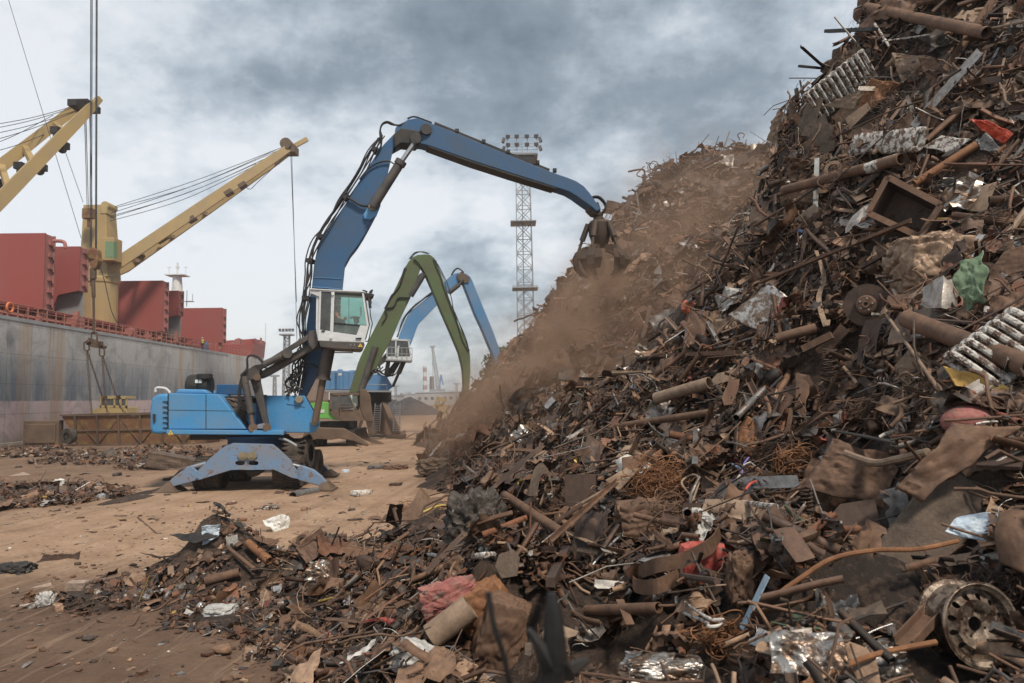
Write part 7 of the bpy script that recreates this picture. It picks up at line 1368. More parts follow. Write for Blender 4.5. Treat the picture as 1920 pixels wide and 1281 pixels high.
lump('metal_lump', 610, 1078, 30, 'silver', 'silvery plastic bag lying on the low heap', 'bag', (1.1, .7, .8), 14, amp=.6, n=16, fr_=3, phrase='silvery bag')
lump('sack', 413, 1147, 24, 'bag', 'pale grey sack lying alone on the mud in the foreground', 'sack', (1.2, .8, .5), 15, amp=.4, n=16, fr_=2.4, phrase='pale grey sack')
lump('foil_lump', 85, 1130, 20, 'bag', 'crumpled grey bag on the ground at the left end of the low heap', 'bag', (.7, .7, .9), 16, amp=.6, n=14, fr_=3)
lump('cast_block', 145, 1105, 17, 'stone', 'grey broken block next to the crumpled grey bag', 'block', (1, .7, .8), 17, amp=.2, n=10, sq=1)
lump('rag', 25, 1072, 26, 'black', 'black shiny lump at the left border of the foreground', 'lump', (1.3, .8, .6), 18, amp=.5, n=16, fr_=3)
lump('brick_block', 330, 868, 30, 'mud', 'long broken pinkish concrete block just behind the left outrigger', 'block', (1.5, .6, .45), 19, amp=.2, n=12, sq=1, rot=.2)
lump('scrap_bundle', 742, 880, 18, 'rust', 'dark folded scrap lying alone on the sand right of the blue machine', 'scrap', (1.2, .6, .45), 20, amp=.6, n=14, fr_=2.6)
lump('scrap_bundle', 815, 875, 26, 'mud', 'loose scrap bundle at the foot of the dusty slope', 'scrap', (1.2, .8, .6), 21, amp=.6, n=16, fr_=2.8)
lump('foil_lump', 505, 955, 13, 'silver', 'small white foil lump on the sand behind the low heap', 'foil', (1.3, .8, .5), 22, amp=.6, n=12, fr_=3)
lump('foil_lump', 111, 906, 8, 'cloth', 'tiny white foil lump on the left debris bank', 'foil', (1, .8, .9), 23, amp=.6, n=10, fr_=3)
lump('foil_lump', 648, 886, 7, 'blueish', 'small pale blue ball on the sand right of the outrigger', 'ball', (1, 1, .8), 24, amp=.2, n=10)
lump('crushed_can', 1110, 855, 14, 'redwire', 'small dark red knob on the foil bundle', 'cap', (1, .8, .8), 25, amp=.4, n=10)
lump('orange_block', 740, 1213, 16, 'orange', 'orange crushed block at the lower foot of the heap', 'block', (1.2, .8, .6), 26, amp=.4, n=12)
lump('bag', 1205, 1235, 10, 'bluep', 'small bluish bag at the bottom of the photo in the centre', 'bag', (1, .8, .9), 27, amp=.5, n=12)
# ---- cloths on the low heap
sheet4('plastic_sheet', [(494, 972), (541, 964), (552, 1026), (520, 1012)], 'cloth', 'torn white plastic sheet standing up on the low heap', 'plastic sheet', k=5, amp=.22, ragged=.16, lift=.15, toward=.9, seed=30, nseg=14, thick=.003, phrase='torn white plastic')
sheet4('rag', [(378, 988), (415, 982), (410, 1005), (380, 1022)], 'blueish', 'light blue rag draped over the top of the low heap', 'rag', k=7, amp=.18, lift=.12, toward=.9, seed=31, nseg=14, thick=.003, phrase='light blue rag')
sheet4('black_disc', [(316, 1005), (365, 998), (412, 1003), (365, 1018)], 'black', 'thin black sheet jutting out beside the light blue rag', 'sheet', k=1, amp=.03, lift=.12, toward=.15, seed=32, nseg=10, phrase='thin black sheet')
sheet4('steel_dish', [(265, 1040), (320, 1048), (345, 1035), (300, 1050)], 'rust_dark', 'shallow dark dish edge half buried in the low heap', 'dish', k=1, amp=.02, curl=.3, lift=.08, toward=.3, seed=33, nseg=10)
sheet4('folded_sheet', [(62, 1062), (140, 1060), (150, 1040), (80, 1045)], 'rust_dark', 'long curled dark strip lying on the mud at the left', 'strip', k=2, amp=.12, curl=.3, lift=.05, toward=.5, seed=34, nseg=12)
flat('plank', [(47, 1105), (95, 1092), (98, 1099), (52, 1112)], 'stone', 'short brown board on the mud at the left', 'board', lift=.05, toward=.3, th=.04)
flat('plank', [(18, 892), (44, 885), (63, 892), (40, 900)], 'stone', 'flat tan slab on the left debris bank', 'slab', lift=.1, toward=.2, th=.15)
sheet4('crumpled_sheet', [(590, 1190), (625, 1182), (660, 1200), (625, 1212)], 'pink', 'flattened pink sheet on the mud at the foot of the heap', 'sheet', k=7, amp=.14, lift=.04, toward=.3, seed=35, nseg=16)
flat('board', [(314, 1062), (325, 1060), (328, 1088), (315, 1090)], 'tan', 'small tan board leaning on the front of the low heap', 'board', lift=.06, toward=.9)
# ---- pipes, beams, bars
B = bar
B('steel_pipe', (1625, 14), (1850, 62), 'rust', 'long thick pipe at the very top of the heap with its open end left', 'pipe', r=.085, lift=.3, phrase='long top pipe')
B('steel_beam', (1775, 135), (1872, -8), 'rust', 'straight brown beam rising out of the frame at the upper right', 'beam', r=.045, kind='angle', lift=.5, phrase='rising brown beam')
B('steel_pipe', (1470, 357), (1690, 298), 'rust', 'long pipe running up across the heap, ending in a white-painted length', 'pipe', r=.075, lift=.35, phrase='long sloping pipe')
B('white_sleeve', (1626, 316), (1684, 299), 'white', 'white-painted sleeve on the upper part of the long sloping pipe', 'sleeve', r=.078, lift=.365)
B('thin_pipe', (1425, 378), (1475, 360), 'rust', 'thin pipe protruding from the lower end of the long sloping pipe', 'pipe', r=.035, lift=.3)
B('zinc_post', (1532, 300), (1529, 400), 'zinc', 'short grey zinc post standing upright in the upper heap', 'post', r=.035, kind='square', lift=.4, phrase='zinc post')
B('wood_slat', (1525, 330), (1548, 341), 'tan', 'small wooden slat crossing the zinc post', 'slat', r=.025, kind='square', lift=.5)
B('steel_pipe', (1715, 345), (1830, 272), 'rust_orange', 'slanted orange-brown pipe above the open steel box', 'pipe', r=.05, lift=.3, phrase='slanted orange-brown pipe')
B('steel_pipe', (1700, 598), (1935, 690), 'rust', 'very thick brown pipe passing under the crushed brown bale', 'pipe', r=.085, lift=.4, phrase='very thick pipe')
B('steel_strip', (1730, 600), (1895, 612), 'rust_dark', 'wide dark band lying above the very thick pipe', 'band', r=.08, kind='flat', lift=.5)
B('steel_rod', (1663, 592), (1760, 730), 'tan', 'long pale rod slanting down from the brake disc', 'rod', r=.016, kind='rod', lift=.4, phrase='pale slanting rod')
B('grey_tube', (1712, 632), (1800, 626), 'grey', 'short bright grey tube left of the very thick pipe', 'tube', r=.025, kind='rod', lift=.25)
B('steel_beam', (1428, 532), (1710, 418), 'rust', 'long straight bar crossing the middle of the heap upward to the right', 'bar', r=.03, kind='angle', lift=.35, phrase='long crossing bar')
B('steel_channel', (1225, 670), (1385, 665), 'rust', 'horizontal brown channel beam in mid slope', 'beam', r=.05, kind='channel', lift=.35, phrase='horizontal channel beam')
B('steel_pipe', (1230, 747), (1330, 718), 'tan', 'thick tan pipe below the horizontal channel beam', 'pipe', r=.085, lift=.4, phrase='thick tan pipe')
B('steel_pipe', (1155, 800), (1335, 773), 'rust', 'slim brown pipe pointing left below the thick tan pipe', 'pipe', r=.05, lift=.35, phrase='slim brown pipe')
B('steel_bar', (1120, 812), (1200, 806), 'tan', 'short flat bar under the tip of the slim brown pipe', 'bar', r=.05, kind='flat', lift=.25)
B('steel_pipe', (1235, 607), (1300, 560), 'grey', 'thin grey pipe sticking out of the near skyline by the orange-red can', 'pipe', r=.035, lift=.15, phrase='thin grey pipe')
B('steel_rod', (1288, 546), (1342, 482), 'rust_dark', 'thin dark rod jutting from the skyline over the dusty slope', 'rod', r=.014, kind='rod', lift=.1)
B('steel_pipe', (945, 928), (1052, 998), 'rust', 'brown pipe sloping down right beside the burnt black bundle', 'pipe', r=.055, lift=.3, phrase='sloping foreground pipe')
B('steel_rod', (1080, 950), (1175, 895), 'tan', 'pale thin bar rising right from the square upright plate', 'bar', r=.018, kind='rod', lift=.3)
B('steel_rod', (1000, 1042), (1165, 895), 'rust', 'long bar leaning beside the pale thin bar', 'bar', r=.02, kind='angle', lift=.3)
B('steel_rod', (995, 1038), (1062, 985), 'white', 'whitish rod end under the long leaning bar', 'rod', r=.022, kind='rod', lift=.3)
B('steel_strip', (1062, 998), (1145, 1035), 'tan', 'flat tan bar lying across below the square upright plate', 'bar', r=.035, kind='flat', lift=.35)
B('log', (1070, 1030), (1125, 1040), 'tan', 'short round tan stub under the flat tan bar', 'stub', r=.035, kind='rod', lift=.3)
B('steel_bar', (1032, 1092), (1062, 1030), 'rust_dark', 'dark tapering bar standing below the long leaning bar', 'bar', r=.035, kind='square', lift=.25)
B('steel_bar', (1262, 1112), (1352, 1098), 'tan', 'flat tan bar in front of the faded red housing', 'bar', r=.035, kind='flat', lift=.4)
B('steel_pipe', (1100, 1145), (1235, 1140), 'rust', 'horizontal pipe in the lower foreground', 'pipe', r=.04, lift=.25, phrase='horizontal low pipe')
B('coil_bar', (1278, 1080), (1345, 1090), 'rust_dark', 'ribbed bar across the opening of the faded red housing', 'bar', r=.022, kind='rod', lift=.45)
B('steel_bar', (1162, 1125), (1182, 1172), 'rust', 'short flat bar crossing the horizontal low pipe', 'bar', r=.03, kind='flat', lift=.3)
B('blue_strip', (1392, 1180), (1440, 1080), 'bluep', 'thin pale blue-edged strip standing at a slant in the lower heap', 'strip', r=.035, kind='flat', lift=.35, phrase='blue-edged strip')
B('white_bar', (1350, 938), (1455, 950), 'white', 'flaking white bar lying in the dark hollow of the heap', 'bar', r=.022, kind='rod', lift=.25, phrase='flaking white bar')
B('perforated_post', (1303, 870), (1304, 806), 'grey', 'upright perforated post in mid heap', 'post', r=.03, kind='flat', lift=.35, phrase='perforated post')
B('square_pipe', (1505, 655), (1560, 628), 'rust', 'short square pipe with open end left of the brake disc', 'pipe', r=.04, kind='square', lift=.3)
B('steel_pipe', (1455, 635), (1530, 615), 'rust', 'short brown pipe beneath the pale scratched sheet', 'pipe', r=.06, lift=.3)
B('axle', (1618, 640), (1615, 690), 'rust_dark', 'dark strut hanging straight down from the brake disc', 'strut', r=.045, kind='rod', lift=.3)
B('steel_pipe', (386, 1090), (450, 1073), 'rust', 'short fat brown pipe in front of the low heap', 'pipe', r=.07, lift=.08, phrase='short fat pipe')
B('steel_pipe', (465, 1018), (505, 1052), 'rust_orange', 'orange-brown flanged pipe on the right of the low heap', 'pipe', r=.065, lift=.12)
B('exhaust_pipe', (425, 1025), (478, 1068), 'rust', 'thin curved pipe beside the orange-brown flanged pipe', 'pipe', r=.03, kind='rod', lift=.12)
B('steel_rod', (258, 970), (296, 1002), 'rust', 'thin rod poking up at the left side of the low heap', 'rod', r=.018, kind='rod', lift=.05)
B('steel_bar', (1885, 445), (1935, 380), 'tan', 'round tan bar at the right edge above the rough rusty plate', 'bar', r=.035, kind='rod', lift=.3)
B('steel_bar', (1830, 60), (1925, 40), 'tan', 'pale bar lying at the upper right edge', 'bar', r=.02, kind='rod', lift=.3)
B('steel_bar', (1550, 62), (1640, 58), 'black', 'black bar sticking out over the sky near the top', 'bar', r=.05, kind='channel', lift=.1)
B('steel_bar', (1500, 90), (1545, 130), 'black', 'thin black bar poking into the sky beside the long high radiator', 'bar', r=.03, kind='angle', lift=.0)
B('steel_bar', (1498, 124), (1540, 128), 'black', 'small level black bar in the sky below the thin black bar', 'bar', r=.018, kind='square', lift=.0)
B('steel_rod', (1640, 45), (1668, 88), 'white', 'white bar with crosspiece near the top of the heap', 'bar', r=.022, kind='rod', lift=.3)
B('steel_rod', (1655, 78), (1745, 65), 'white', 'thin whitish rod to the right of the white bar', 'rod', r=.016, kind='rod', lift=.3)
B('steel_bar', (1695, 1215), (1755, 1150), 'rust', 'curved bracket lying left of the wheel rim', 'bracket', r=.04, kind='channel', lift=.15)
B('clay_pipe', (549, 931), (592, 922), 'grey', 'grey concrete pipe piece lying on the sand by the right outrigger', 'pipe', r=.155, lift=.1, phrase='grey pipe piece')
B('steel_bar', (1615, 505), (1660, 480), 'rust_dark', 'dark bar between the long crossing bar and the brown bale', 'bar', r=.03, kind='channel', lift=.3)
B('steel_bar', (1872, 880), (1915, 790), 'rust_dark', 'wide dark board standing at the right edge behind the folded brown panel', 'board', r=.12, kind='flat', lift=.1)
B('steel_bar', (1440, 325), (1412, 350), 'rust_dark', 'dark bar hanging over the edge of the near slope', 'bar', r=.05, kind='flat', lift=.0)
B('steel_bar', (1790, 745), (1905, 738), 'grey', 'thin shiny bar above the red-brown gas bottle', 'bar', r=.014, kind='rod', lift=.4)
# ---- bent rods, hoses, strips, wires
W_ = bend
W_('bent_rod', [(1462, 1112), (1500, 1085), (1560, 1048), (1640, 1032), (1720, 1030), (1795, 1015)], 'rust_orange', 'long bent orange-brown rod in front of the mud-caked plate', 'rod', r=.014, lift=.45, phrase='long bent rod')
W_('bent_rod', [(1505, 1285), (1570, 1255), (1650, 1225), (1755, 1204)], 'rust_orange', 'curved rusty rod running to the foot of the wheel rim', 'rod', r=.014, lift=.3, phrase='curved low rod')
W_('belt_loop', [(1350, 998), (1330, 1025), (1280, 1050), (1225, 1062), (1190, 1080), (1192, 1098), (1230, 1100), (1275, 1080)], 'rust', 'open loop of curved steel band in the lower heap', 'band', lift=.35, prof=[(-.004, -.05), (.004, -.05), (.004, .05), (-.004, .05)], phrase='steel band loop')
W_('zigzag_rod', [(1268, 1120), (1275, 1145), (1322, 1165), (1330, 1175), (1352, 1172), (1356, 1162), (1330, 1160), (1285, 1130)], 'white', 'bent pale rod frame in the lower heap', 'rod', r=.011, lift=.35, phrase='pale rod frame')
W_('cable', [(1210, 775), (1222, 800), (1260, 825), (1320, 832), (1370, 830), (1400, 838)], 'grey', 'thin sagging cable under the slim brown pipe', 'cable', r=.009, lift=.4)
W_('cable', [(1330, 715), (1365, 730), (1420, 742), (1450, 745)], 'tan', 'thin wire curving right from the pale mounting plate', 'wire', r=.008, lift=.45)
W_('bent_rod', [(1382, 848), (1400, 835), (1430, 828), (1470, 815)], 'rust', 'curved reinforcing rod right of the perforated post', 'rod', r=.016, lift=.35)
W_('plastic_twine', [(1398, 918), (1410, 905), (1430, 902), (1450, 906), (1475, 905)], 'redwire', 'twisted red plastic cord in the dark hollow', 'cord', r=.010, lift=.35)
W_('purple_strap', [(1330, 925), (1360, 910), (1388, 893), (1395, 870), (1404, 858)], 'purple', 'purple strap caught in wires above the flaking white bar', 'strap', r=.009, lift=.35)
W_('wire', [(1290, 960), (1310, 905), (1300, 890), (1278, 905), (1300, 935), (1320, 960)], 'tan', 'tan wire loop left of the purple strap', 'wire', r=.010, lift=.4)
W_('steel_band', [(1530, 470), (1545, 520), (1535, 560), (1548, 610), (1552, 600)], 'tan', 'long narrow bent strip hanging left of the brake disc', 'strip', lift=.35, prof=[(-.03, -.003), (.03, -.003), (.03, .003), (-.03, .003)])
W_('steel_band', [(1512, 430), (1530, 450), (1560, 475), (1575, 488)], 'rust_dark', 'dark bent bar with a peak above the long narrow strip', 'bar', lift=.35, prof=[(-.03, -.01), (.03, -.01), (.03, .01), (-.03, .01)])
W_('steel_band', [(1512, 430), (1505, 470), (1488, 515), (1460, 540)], 'rust_dark', 'dark strip falling left from the same peak', 'strip', lift=.33, prof=[(-.03, -.01), (.03, -.01), (.03, .01), (-.03, .01)])
W_('hose', [(182, 1162), (215, 1172), (248, 1172), (262, 1155), (300, 1140), (320, 1122)], 'rust', 'thin curved hose lying on the mud left of the pale grey sack', 'hose', r=.013, lift=.02)
W_('bent_rod', [(1575, 470), (1600, 445), (1625, 440), (1650, 460), (1690, 490)], 'rust', 'thin hooked rod above the brake disc', 'rod', r=.012, lift=.35)
W_('bent_rod', [(1178, 322), (1205, 318), (1209, 330)], 'rust_dark', 'hooked rod against the sky on the far skyline', 'rod', r=.06, lift=.5)
W_('bent_rod', [(1168, 370), (1185, 376), (1200, 375)], 'rust_dark', 'short rod jutting left from the far skyline', 'rod', r=.09, lift=.5)
W_('bent_rod', [(1640, 790), (1650, 755), (1680, 750), (1690, 775), (1670, 800)], 'rust', 'rusty rod loop above the wrinkled brown sheet', 'rod', r=.018, lift=.35)
W_('bent_rod', [(1585, 850), (1640, 868), (1680, 862), (1740, 848)], 'tan', 'rough thin pipe lying across the wrinkled brown sheet', 'pipe', r=.03, lift=.55)
W_('bicycle_frame', [(795, 960), (830, 948), (850, 962), (838, 985), (870, 990)], 'yellow', 'thin yellowish bent tube beside the burnt black bundle', 'tube', r=.02, lift=.2)
W_('guard_strip', [(1565, 808), (1620, 818), (1680, 830), (1708, 838)], 'black', 'black perforated strip with bolts above the wrinkled brown sheet', 'strip', lift=.5, prof=[(-.045, -.006), (.045, -.006), (.045, .006), (-.045, .006)])
W_('white_tube', [(795, 1055), (805, 1040), (850, 1050), (895, 1042), (925, 1040)], 'white', 'white bent tube left below the burnt black bundle', 'tube', r=.025, lift=.2)
W_('steel_strip', [(685, 1165), (720, 1160), (740, 1168)], 'red', 'small dull red strip at the foot of the heap', 'strip', lift=.1, prof=[(-.05, -.01), (.05, -.01), (.05, .01), (-.05, .01)])
# ---- brake disc with hub, gasket rings, bicycle rim, springs, box
def disc_thing():
    a, n = frame(1625, 572, None, .45, .85); rad = 40*a.y/FPX; e = empty('brake_disc', a, 'round rusty brake disc with five-bolt hub, left of the crushed brown bale', 'brake disc')
    MB().lathe(a, n, [(rad*.52, 0), (rad, 0), (rad, -.025), (rad*.52, -.025), (rad*.5, .01), (rad*.5, .02), (0, .02)], 40).build('disc_plate', HM['rust_dark'], e)
    MB().lathe(a, n, [(rad*.44, .02), (rad*.44, .06), (rad*.36, .07), (rad*.17, .07), (rad*.17, .11), (rad*.09, .11), (rad*.09, .06), (0, .06)], 30).build('hub', HM['rust'], e)
    u = n.orthogonal().normalized(); v = n.cross(u)
    for k in range(5): t = k*2*math.pi/5; q = a+(u*math.cos(t)+v*math.sin(t))*rad*.28; MB().cyl(q+n*.06, q+n*.095, .011, 8).build('wheel_bolt', HM['zinc'], e)
    q = onp(1660, 575, a-n*.05, n); mb = MB(); mb.box(q, (.12, .12, .24)); mb.box(q+Vector((.03, 0, .05)), (.07, .2, .12)); mb.build('caliper', HM['rust_dark'], e, bevel=.02); done(e, 1625, 572, 'brake disc')
disc_thing()
def rings(px, py, rpx, th, m, label, cat, toward=.4, sq=.3, lift=.35, phrase=None):
    a, n = frame(px, py, None, lift, toward); r_ = rpx*a.y/FPX; mb = MB(); mb.lathe(a, n, [(r_*(1-th), -r_*th*sq), (r_, -r_*th*sq), (r_, r_*th*sq), (r_*(1-th), r_*th*sq)], 36, closed=True); o = mb.build(cat.replace(' ', '_'), HM[m], smooth=True, bevel=.003, label=label, cat=cat); return done(o, px, py, phrase or label_short(label))
rings(1725, 565, 30, .42, 'tan', 'flat brown gasket ring lying under the crushed brown bale', 'ring', toward=.1, phrase='flat gasket ring'); rings(1562, 318, 17, .4, 'tan', 'small flat ring above the long sloping pipe', 'ring', toward=.5)
rings(1395, 428, 30, .08, 'white', 'thin white bicycle wheel hoop on the skyline of the near slope', 'wheel hoop', toward=.8, sq=1, phrase='white wheel hoop'); rings(1370, 772, 15, .18, 'zinc', 'small bright ring right of the slim brown pipe', 'ring', toward=.9, sq=1)
rings(655, 1052, 14, .45, 'rust', 'small dark rubber ring on the low heap behind the silvery bag', 'ring', toward=.5, sq=.8, lift=.1); rings(568, 1015, 12, .5, 'rust_dark', 'rusty pulley wheel behind the torn white plastic', 'pulley', toward=.9, sq=1.2, lift=.1); rings(1298, 1072, 22, .25, 'rust_dark', 'round flange at the opening of the faded red housing', 'flange', toward=.9, lift=.5)
for i, (x, y, lab) in enumerate(((1737, 180, 'left'), (1750, 184, 'middle'), (1763, 190, 'right'))): B('short_pipe', (x, y), (x+22, y-16), 'rust', lab+'most of the three parallel open pipe ends near the top' if lab != 'middle' else 'middle one of the three parallel open pipe ends near the top', 'pipe', r=.06, lift=.3, phrase=lab+' pipe end')
for (x, y, w_, lab) in ((1555, 695, 14, 'upright coil spring left below the brake disc'), (1512, 945, 10, 'slender coil spring under the wrinkled brown sheet')):
    a = anchor(x, y, .35); r_ = w_*a.y/FPX; mb = MB().tube([a+Vector((r_*math.cos(t), r_*math.sin(t), t/40*r_*4.5-r_*1.5)) for t in np.arange(0, 40, .45)], .010, 6); done(mb.build('coil_spring', HM['rust_dark'], smooth=True, label=lab, cat='spring'), x, y, 'coil spring')
def open_box():
    a, n = frame(1700, 385, None, .5, .55); c = [onp(*q, a, n) for q in ((1628, 400), (1665, 333), (1765, 385), (1725, 445))]; e = empty('steel_box', a, 'rusty open steel box tipped on its side in the upper heap', 'box'); t = .02; dp = .34
    mb = MB()
    for i in range(4): p, q = c[i], c[(i+1) % 4]; m_ = (c[0]+c[2])/2; ins = (m_-(p+q)/2).normalized()*.02; mb.prism([p, q, q-n*dp, p-n*dp], ins)
    mb.build('box_wall', HM['rust_dark'], e)
    MB().prism([p-n*dp for p in c], -n*.015).build('box_bottom', HM['rust_dark'], e)
    for i in range(4): MB().beam(c[i]+n*.01, c[(i+1) % 4]+n*.01, .07, .02, up=n).build('box_flange', HM['rust'], e)
    done(e, 1700, 385, 'open steel box')
open_box()
# ---- nests of wire
def nest(px, py, rpx, n, m, label, seed, fl=.7, r_=.0045, phrase=None):
    a = anchor(px, py, .15); R_ = rpx*a.y/FPX; rr = np.random.default_rng(seed); mb = MB()
    for k in range(n):
        p = rr.normal(size=3)*R_*.45; v = rr.normal(size=3); v /= np.linalg.norm(v); pts = []; K = int(rr.integers(10, 22)); crv = rr.normal(size=3)*.5
        for i in range(K):
            pts.append(a+Vector((p[0], p[1]*.6, p[2]*fl))); v = v+np.cross(crv, v)*.35+rr.normal(size=3)*.22; v -= p/R_*.22; v /= np.linalg.norm(v); p = p+v*R_*.16
        mb.tube(pts, r_*rr.uniform(.7, 1.3), 3, cap=False)
    return done(mb.build('wire_nest', HM[m], label=label, cat='wire', fixn=False), px, py, phrase or label_short(label))
nest(1240, 910, 62, 170, 'rust_orange', 'dense nest of fine rusty wire in mid heap right of the square upright plate', 1, phrase='middle wire nest'); nest(1255, 960, 50, 70, 'rust', 'looser wire tangle under the middle wire nest', 2)
nest(1640, 775, 45, 110, 'rust', 'fine brown wire nest below the pale slanting rod', 3, phrase='brown wire nest'); nest(1500, 870, 46, 110, 'rust_orange', 'orange rusty wire curls left of the wrinkled brown sheet', 4, phrase='orange wire curls')
nest(1445, 850, 60, 60, 'rust_dark', 'loose dark wires above the twisted red cord', 5); nest(1860, 1100, 55, 60, 'rust_dark', 'dark wire tangle above the wheel rim', 6); nest(760, 960, 30, 60, 'rust_orange', 'brushy wire tuft at the back edge of the heap left of the black bundle', 7)
nest(1245, 325, 28, 60, 'rust_dark', 'spiky wire tuft on the far skyline left', 8, r_=.03); nest(1395, 285, 22, 60, 'rust', 'brushy wire tuft on the far skyline right', 9, r_=.03); nest(1600, 320, 45, 50, 'rust', 'loose wire scribble around the zinc post', 10); nest(1350, 1190, 50, 60, 'rust_orange', 'orange wire swarf below the pale rod frame', 11); nest(1700, 200, 50, 60, 'rust_dark', 'thin wires trailing below the three pipe ends', 12, r_=.006)
# ---- perforated plate and arch casting in the foreground
flat('perforated_plate', [(928, 1062), (935, 1040), (962, 1030), (975, 1045), (970, 1080), (940, 1085)], 'mud', 'grey rounded plate full of small holes right below the burnt black bundle', 'plate', lift=.3, toward=.9)
def arch():
    a, n = frame(1020, 905, None, .35, .95); o_ = [onp(992+45*(1+math.cos(t))*.5*1.0, 930-62*math.sin(t), a, n) for t in np.linspace(math.pi, 0, 10)]; i_ = [onp(1008+27*(1+math.cos(t))*.5, 930-42*math.sin(t), a, n) for t in np.linspace(0, math.pi, 10)]; mb = MB(); k = len(o_)
    for j in range(k-1): mb.prism([o_[j], o_[j+1], i_[k-2-j], i_[k-1-j]], -n*.07)
    done(mb.build('arch_casting', HM['mud'], label='olive brown arch-shaped casting left of the square upright plate', cat='casting'), 1010, 900, 'arch-shaped casting')
arch()
# ---- dark spikes right in front of the lens (out of focus)
sp = MB(); sp.tube([P(1022, 1330, 1.15), P(1040, 1230, 1.12), P(1038, 1160, 1.1), P(1034, 1112, 1.1)], [.026, .020, .015, .007], 8); sp.tube([P(1040, 1240, 1.12), P(1062, 1262, 1.15), P(1100, 1238, 1.2)], [.02, .014, .006], 6); sp.tube([P(1030, 1245, 1.12), P(1008, 1205, 1.1), P(990, 1180, 1.1)], [.018, .010, .005], 6)
sp.tube([P(1022, 1330, 1.15), P(1022, 1500, 1.3)], .034, 8); sp.build('scrap_spike', HM['black'], smooth=True, label='blurred black metal spike poking up at the bottom edge, closest to the viewer', cat='spike')
sp = MB(); sp.tube([P(915, 1110, 1.0), P(925, 1170, 1.0), P(945, 1230, 1.02), P(960, 1300, 1.05), P(970, 1500, 1.2)], .0045, 6); sp.build('thin_wire', HM['black'], smooth=True, label='thin blurred dark wire left of the black spike', cat='wire')
# footprint of the single pieces in the view, so the loose mass does not hide them
def _foot():
    inv = MC.inverted()
    for o in list(C.objects):
        if o.type != 'MESH' or o.get('kind') or o.name in PRE: continue
        root = o.parent or o
        if root.name in PRE: continue
        me = o.data; me.calc_loop_triangles(); org = ORG.get(o.name, Vector((0, 0, 0))); tr = me.loop_triangles
        if len(tr) == 0: continue
        ar = np.array([t.area for t in tr]); idx = np.random.default_rng(1).choice(len(tr), 500, p=ar/ar.sum()) if ar.sum() > 0 else []
        for i in idx:
            t = tr[int(i)]; a, b_, c = [me.vertices[k].co for k in t.vertices]; u, v = random.random(), random.random()
            if u+v > 1: u, v = 1-u, 1-v
            p = a+(b_-a)*u+(c-a)*v+org; q = inv @ (p-Vector((0, 0, CAM_Z)))
            if q.z > -.4: continue
            k = (int((960-q.x/q.z*FPX)//10), int((640.5+q.y/q.z*FPX)//10)); d = (p-Vector((0, 0, CAM_Z))).length
            if d < 2.0: continue
            for ka in ([k] if d > 7 else [(k[0]+i_, k[1]+j_) for i_ in (-1, 0, 1) for j_ in (-1, 0, 1)]): HB[ka] = max(HB.get(ka, 0), d)
_foot()
# ------------------------------------------------------------------ many smaller pieces, each one an object, told apart by what it lies beside
def rel(dx, dy):
    if abs(dy) > abs(dx)*1.6: return 'above' if dy < 0 else 'below'
    if abs(dx) > abs(dy)*1.6: return 'left of' if dx < 0 else 'right of'
    return ('upper left of' if dx < 0 else 'upper right of') if dy < 0 else ('lower left of' if dx < 0 else 'lower right of')
KINDS = [('steel_pipe', 'pipe', 'pipe', ('rust', 'tan', 'rust_dark'), (.6, 1.5)), ('bent_rod', 'rod', 'bent_rod', ('rust', 'rust_orange', 'tan'), (.6, 1.3)), ('angle_bar', 'angle bar', 'angle', ('rust', 'rust_dark', 'tan'), (.6, 1.4)), ('steel_strip', 'strip', 'strip', ('tan', 'rust', 'grey'), (.5, 1.1)),
         ('torn_sheet', 'torn sheet', 'sheet', ('rust', 'tan', 'grey', 'silver', 'mud'), (.35, .8)), ('crumpled_sheet', 'crumpled sheet', 'crumple', ('silver', 'rust', 'bag', 'rust_dark', 'tan'), (.3, .65)), ('steel_channel', 'channel', 'channel', ('rust', 'mud'), (.5, 1.2)), ('scrap_block', 'block', 'chunk', ('rust_dark', 'mud', 'rust'), (.2, .4)), ('steel_plate', 'plate', 'plate', ('rust', 'tan', 'mud'), (.4, .8)), ('steel_ring', 'ring', 'ring', ('rust', 'grey'), (.2, .35)), ('square_tube', 'square tube', 'tube_square', ('rust', 'grey', 'tan'), (.5, 1.2))]
CN = {'rust': 'brown', 'rust_dark': 'dark brown', 'rust_orange': 'orange rusty', 'tan': 'tan', 'mud': 'muddy', 'grey': 'grey', 'silver': 'silvery', 'bag': 'pale', 'pink': 'pinkish'}
used_ = set(); rr = random.Random(77); rg = np.random.default_rng(77); heroes = list(HERO)
X_, Y_, D_ = sample_pts(1500, rg, (-5, 12), (2.6, 18), .25, .75); inv = MC.inverted(); placed = []
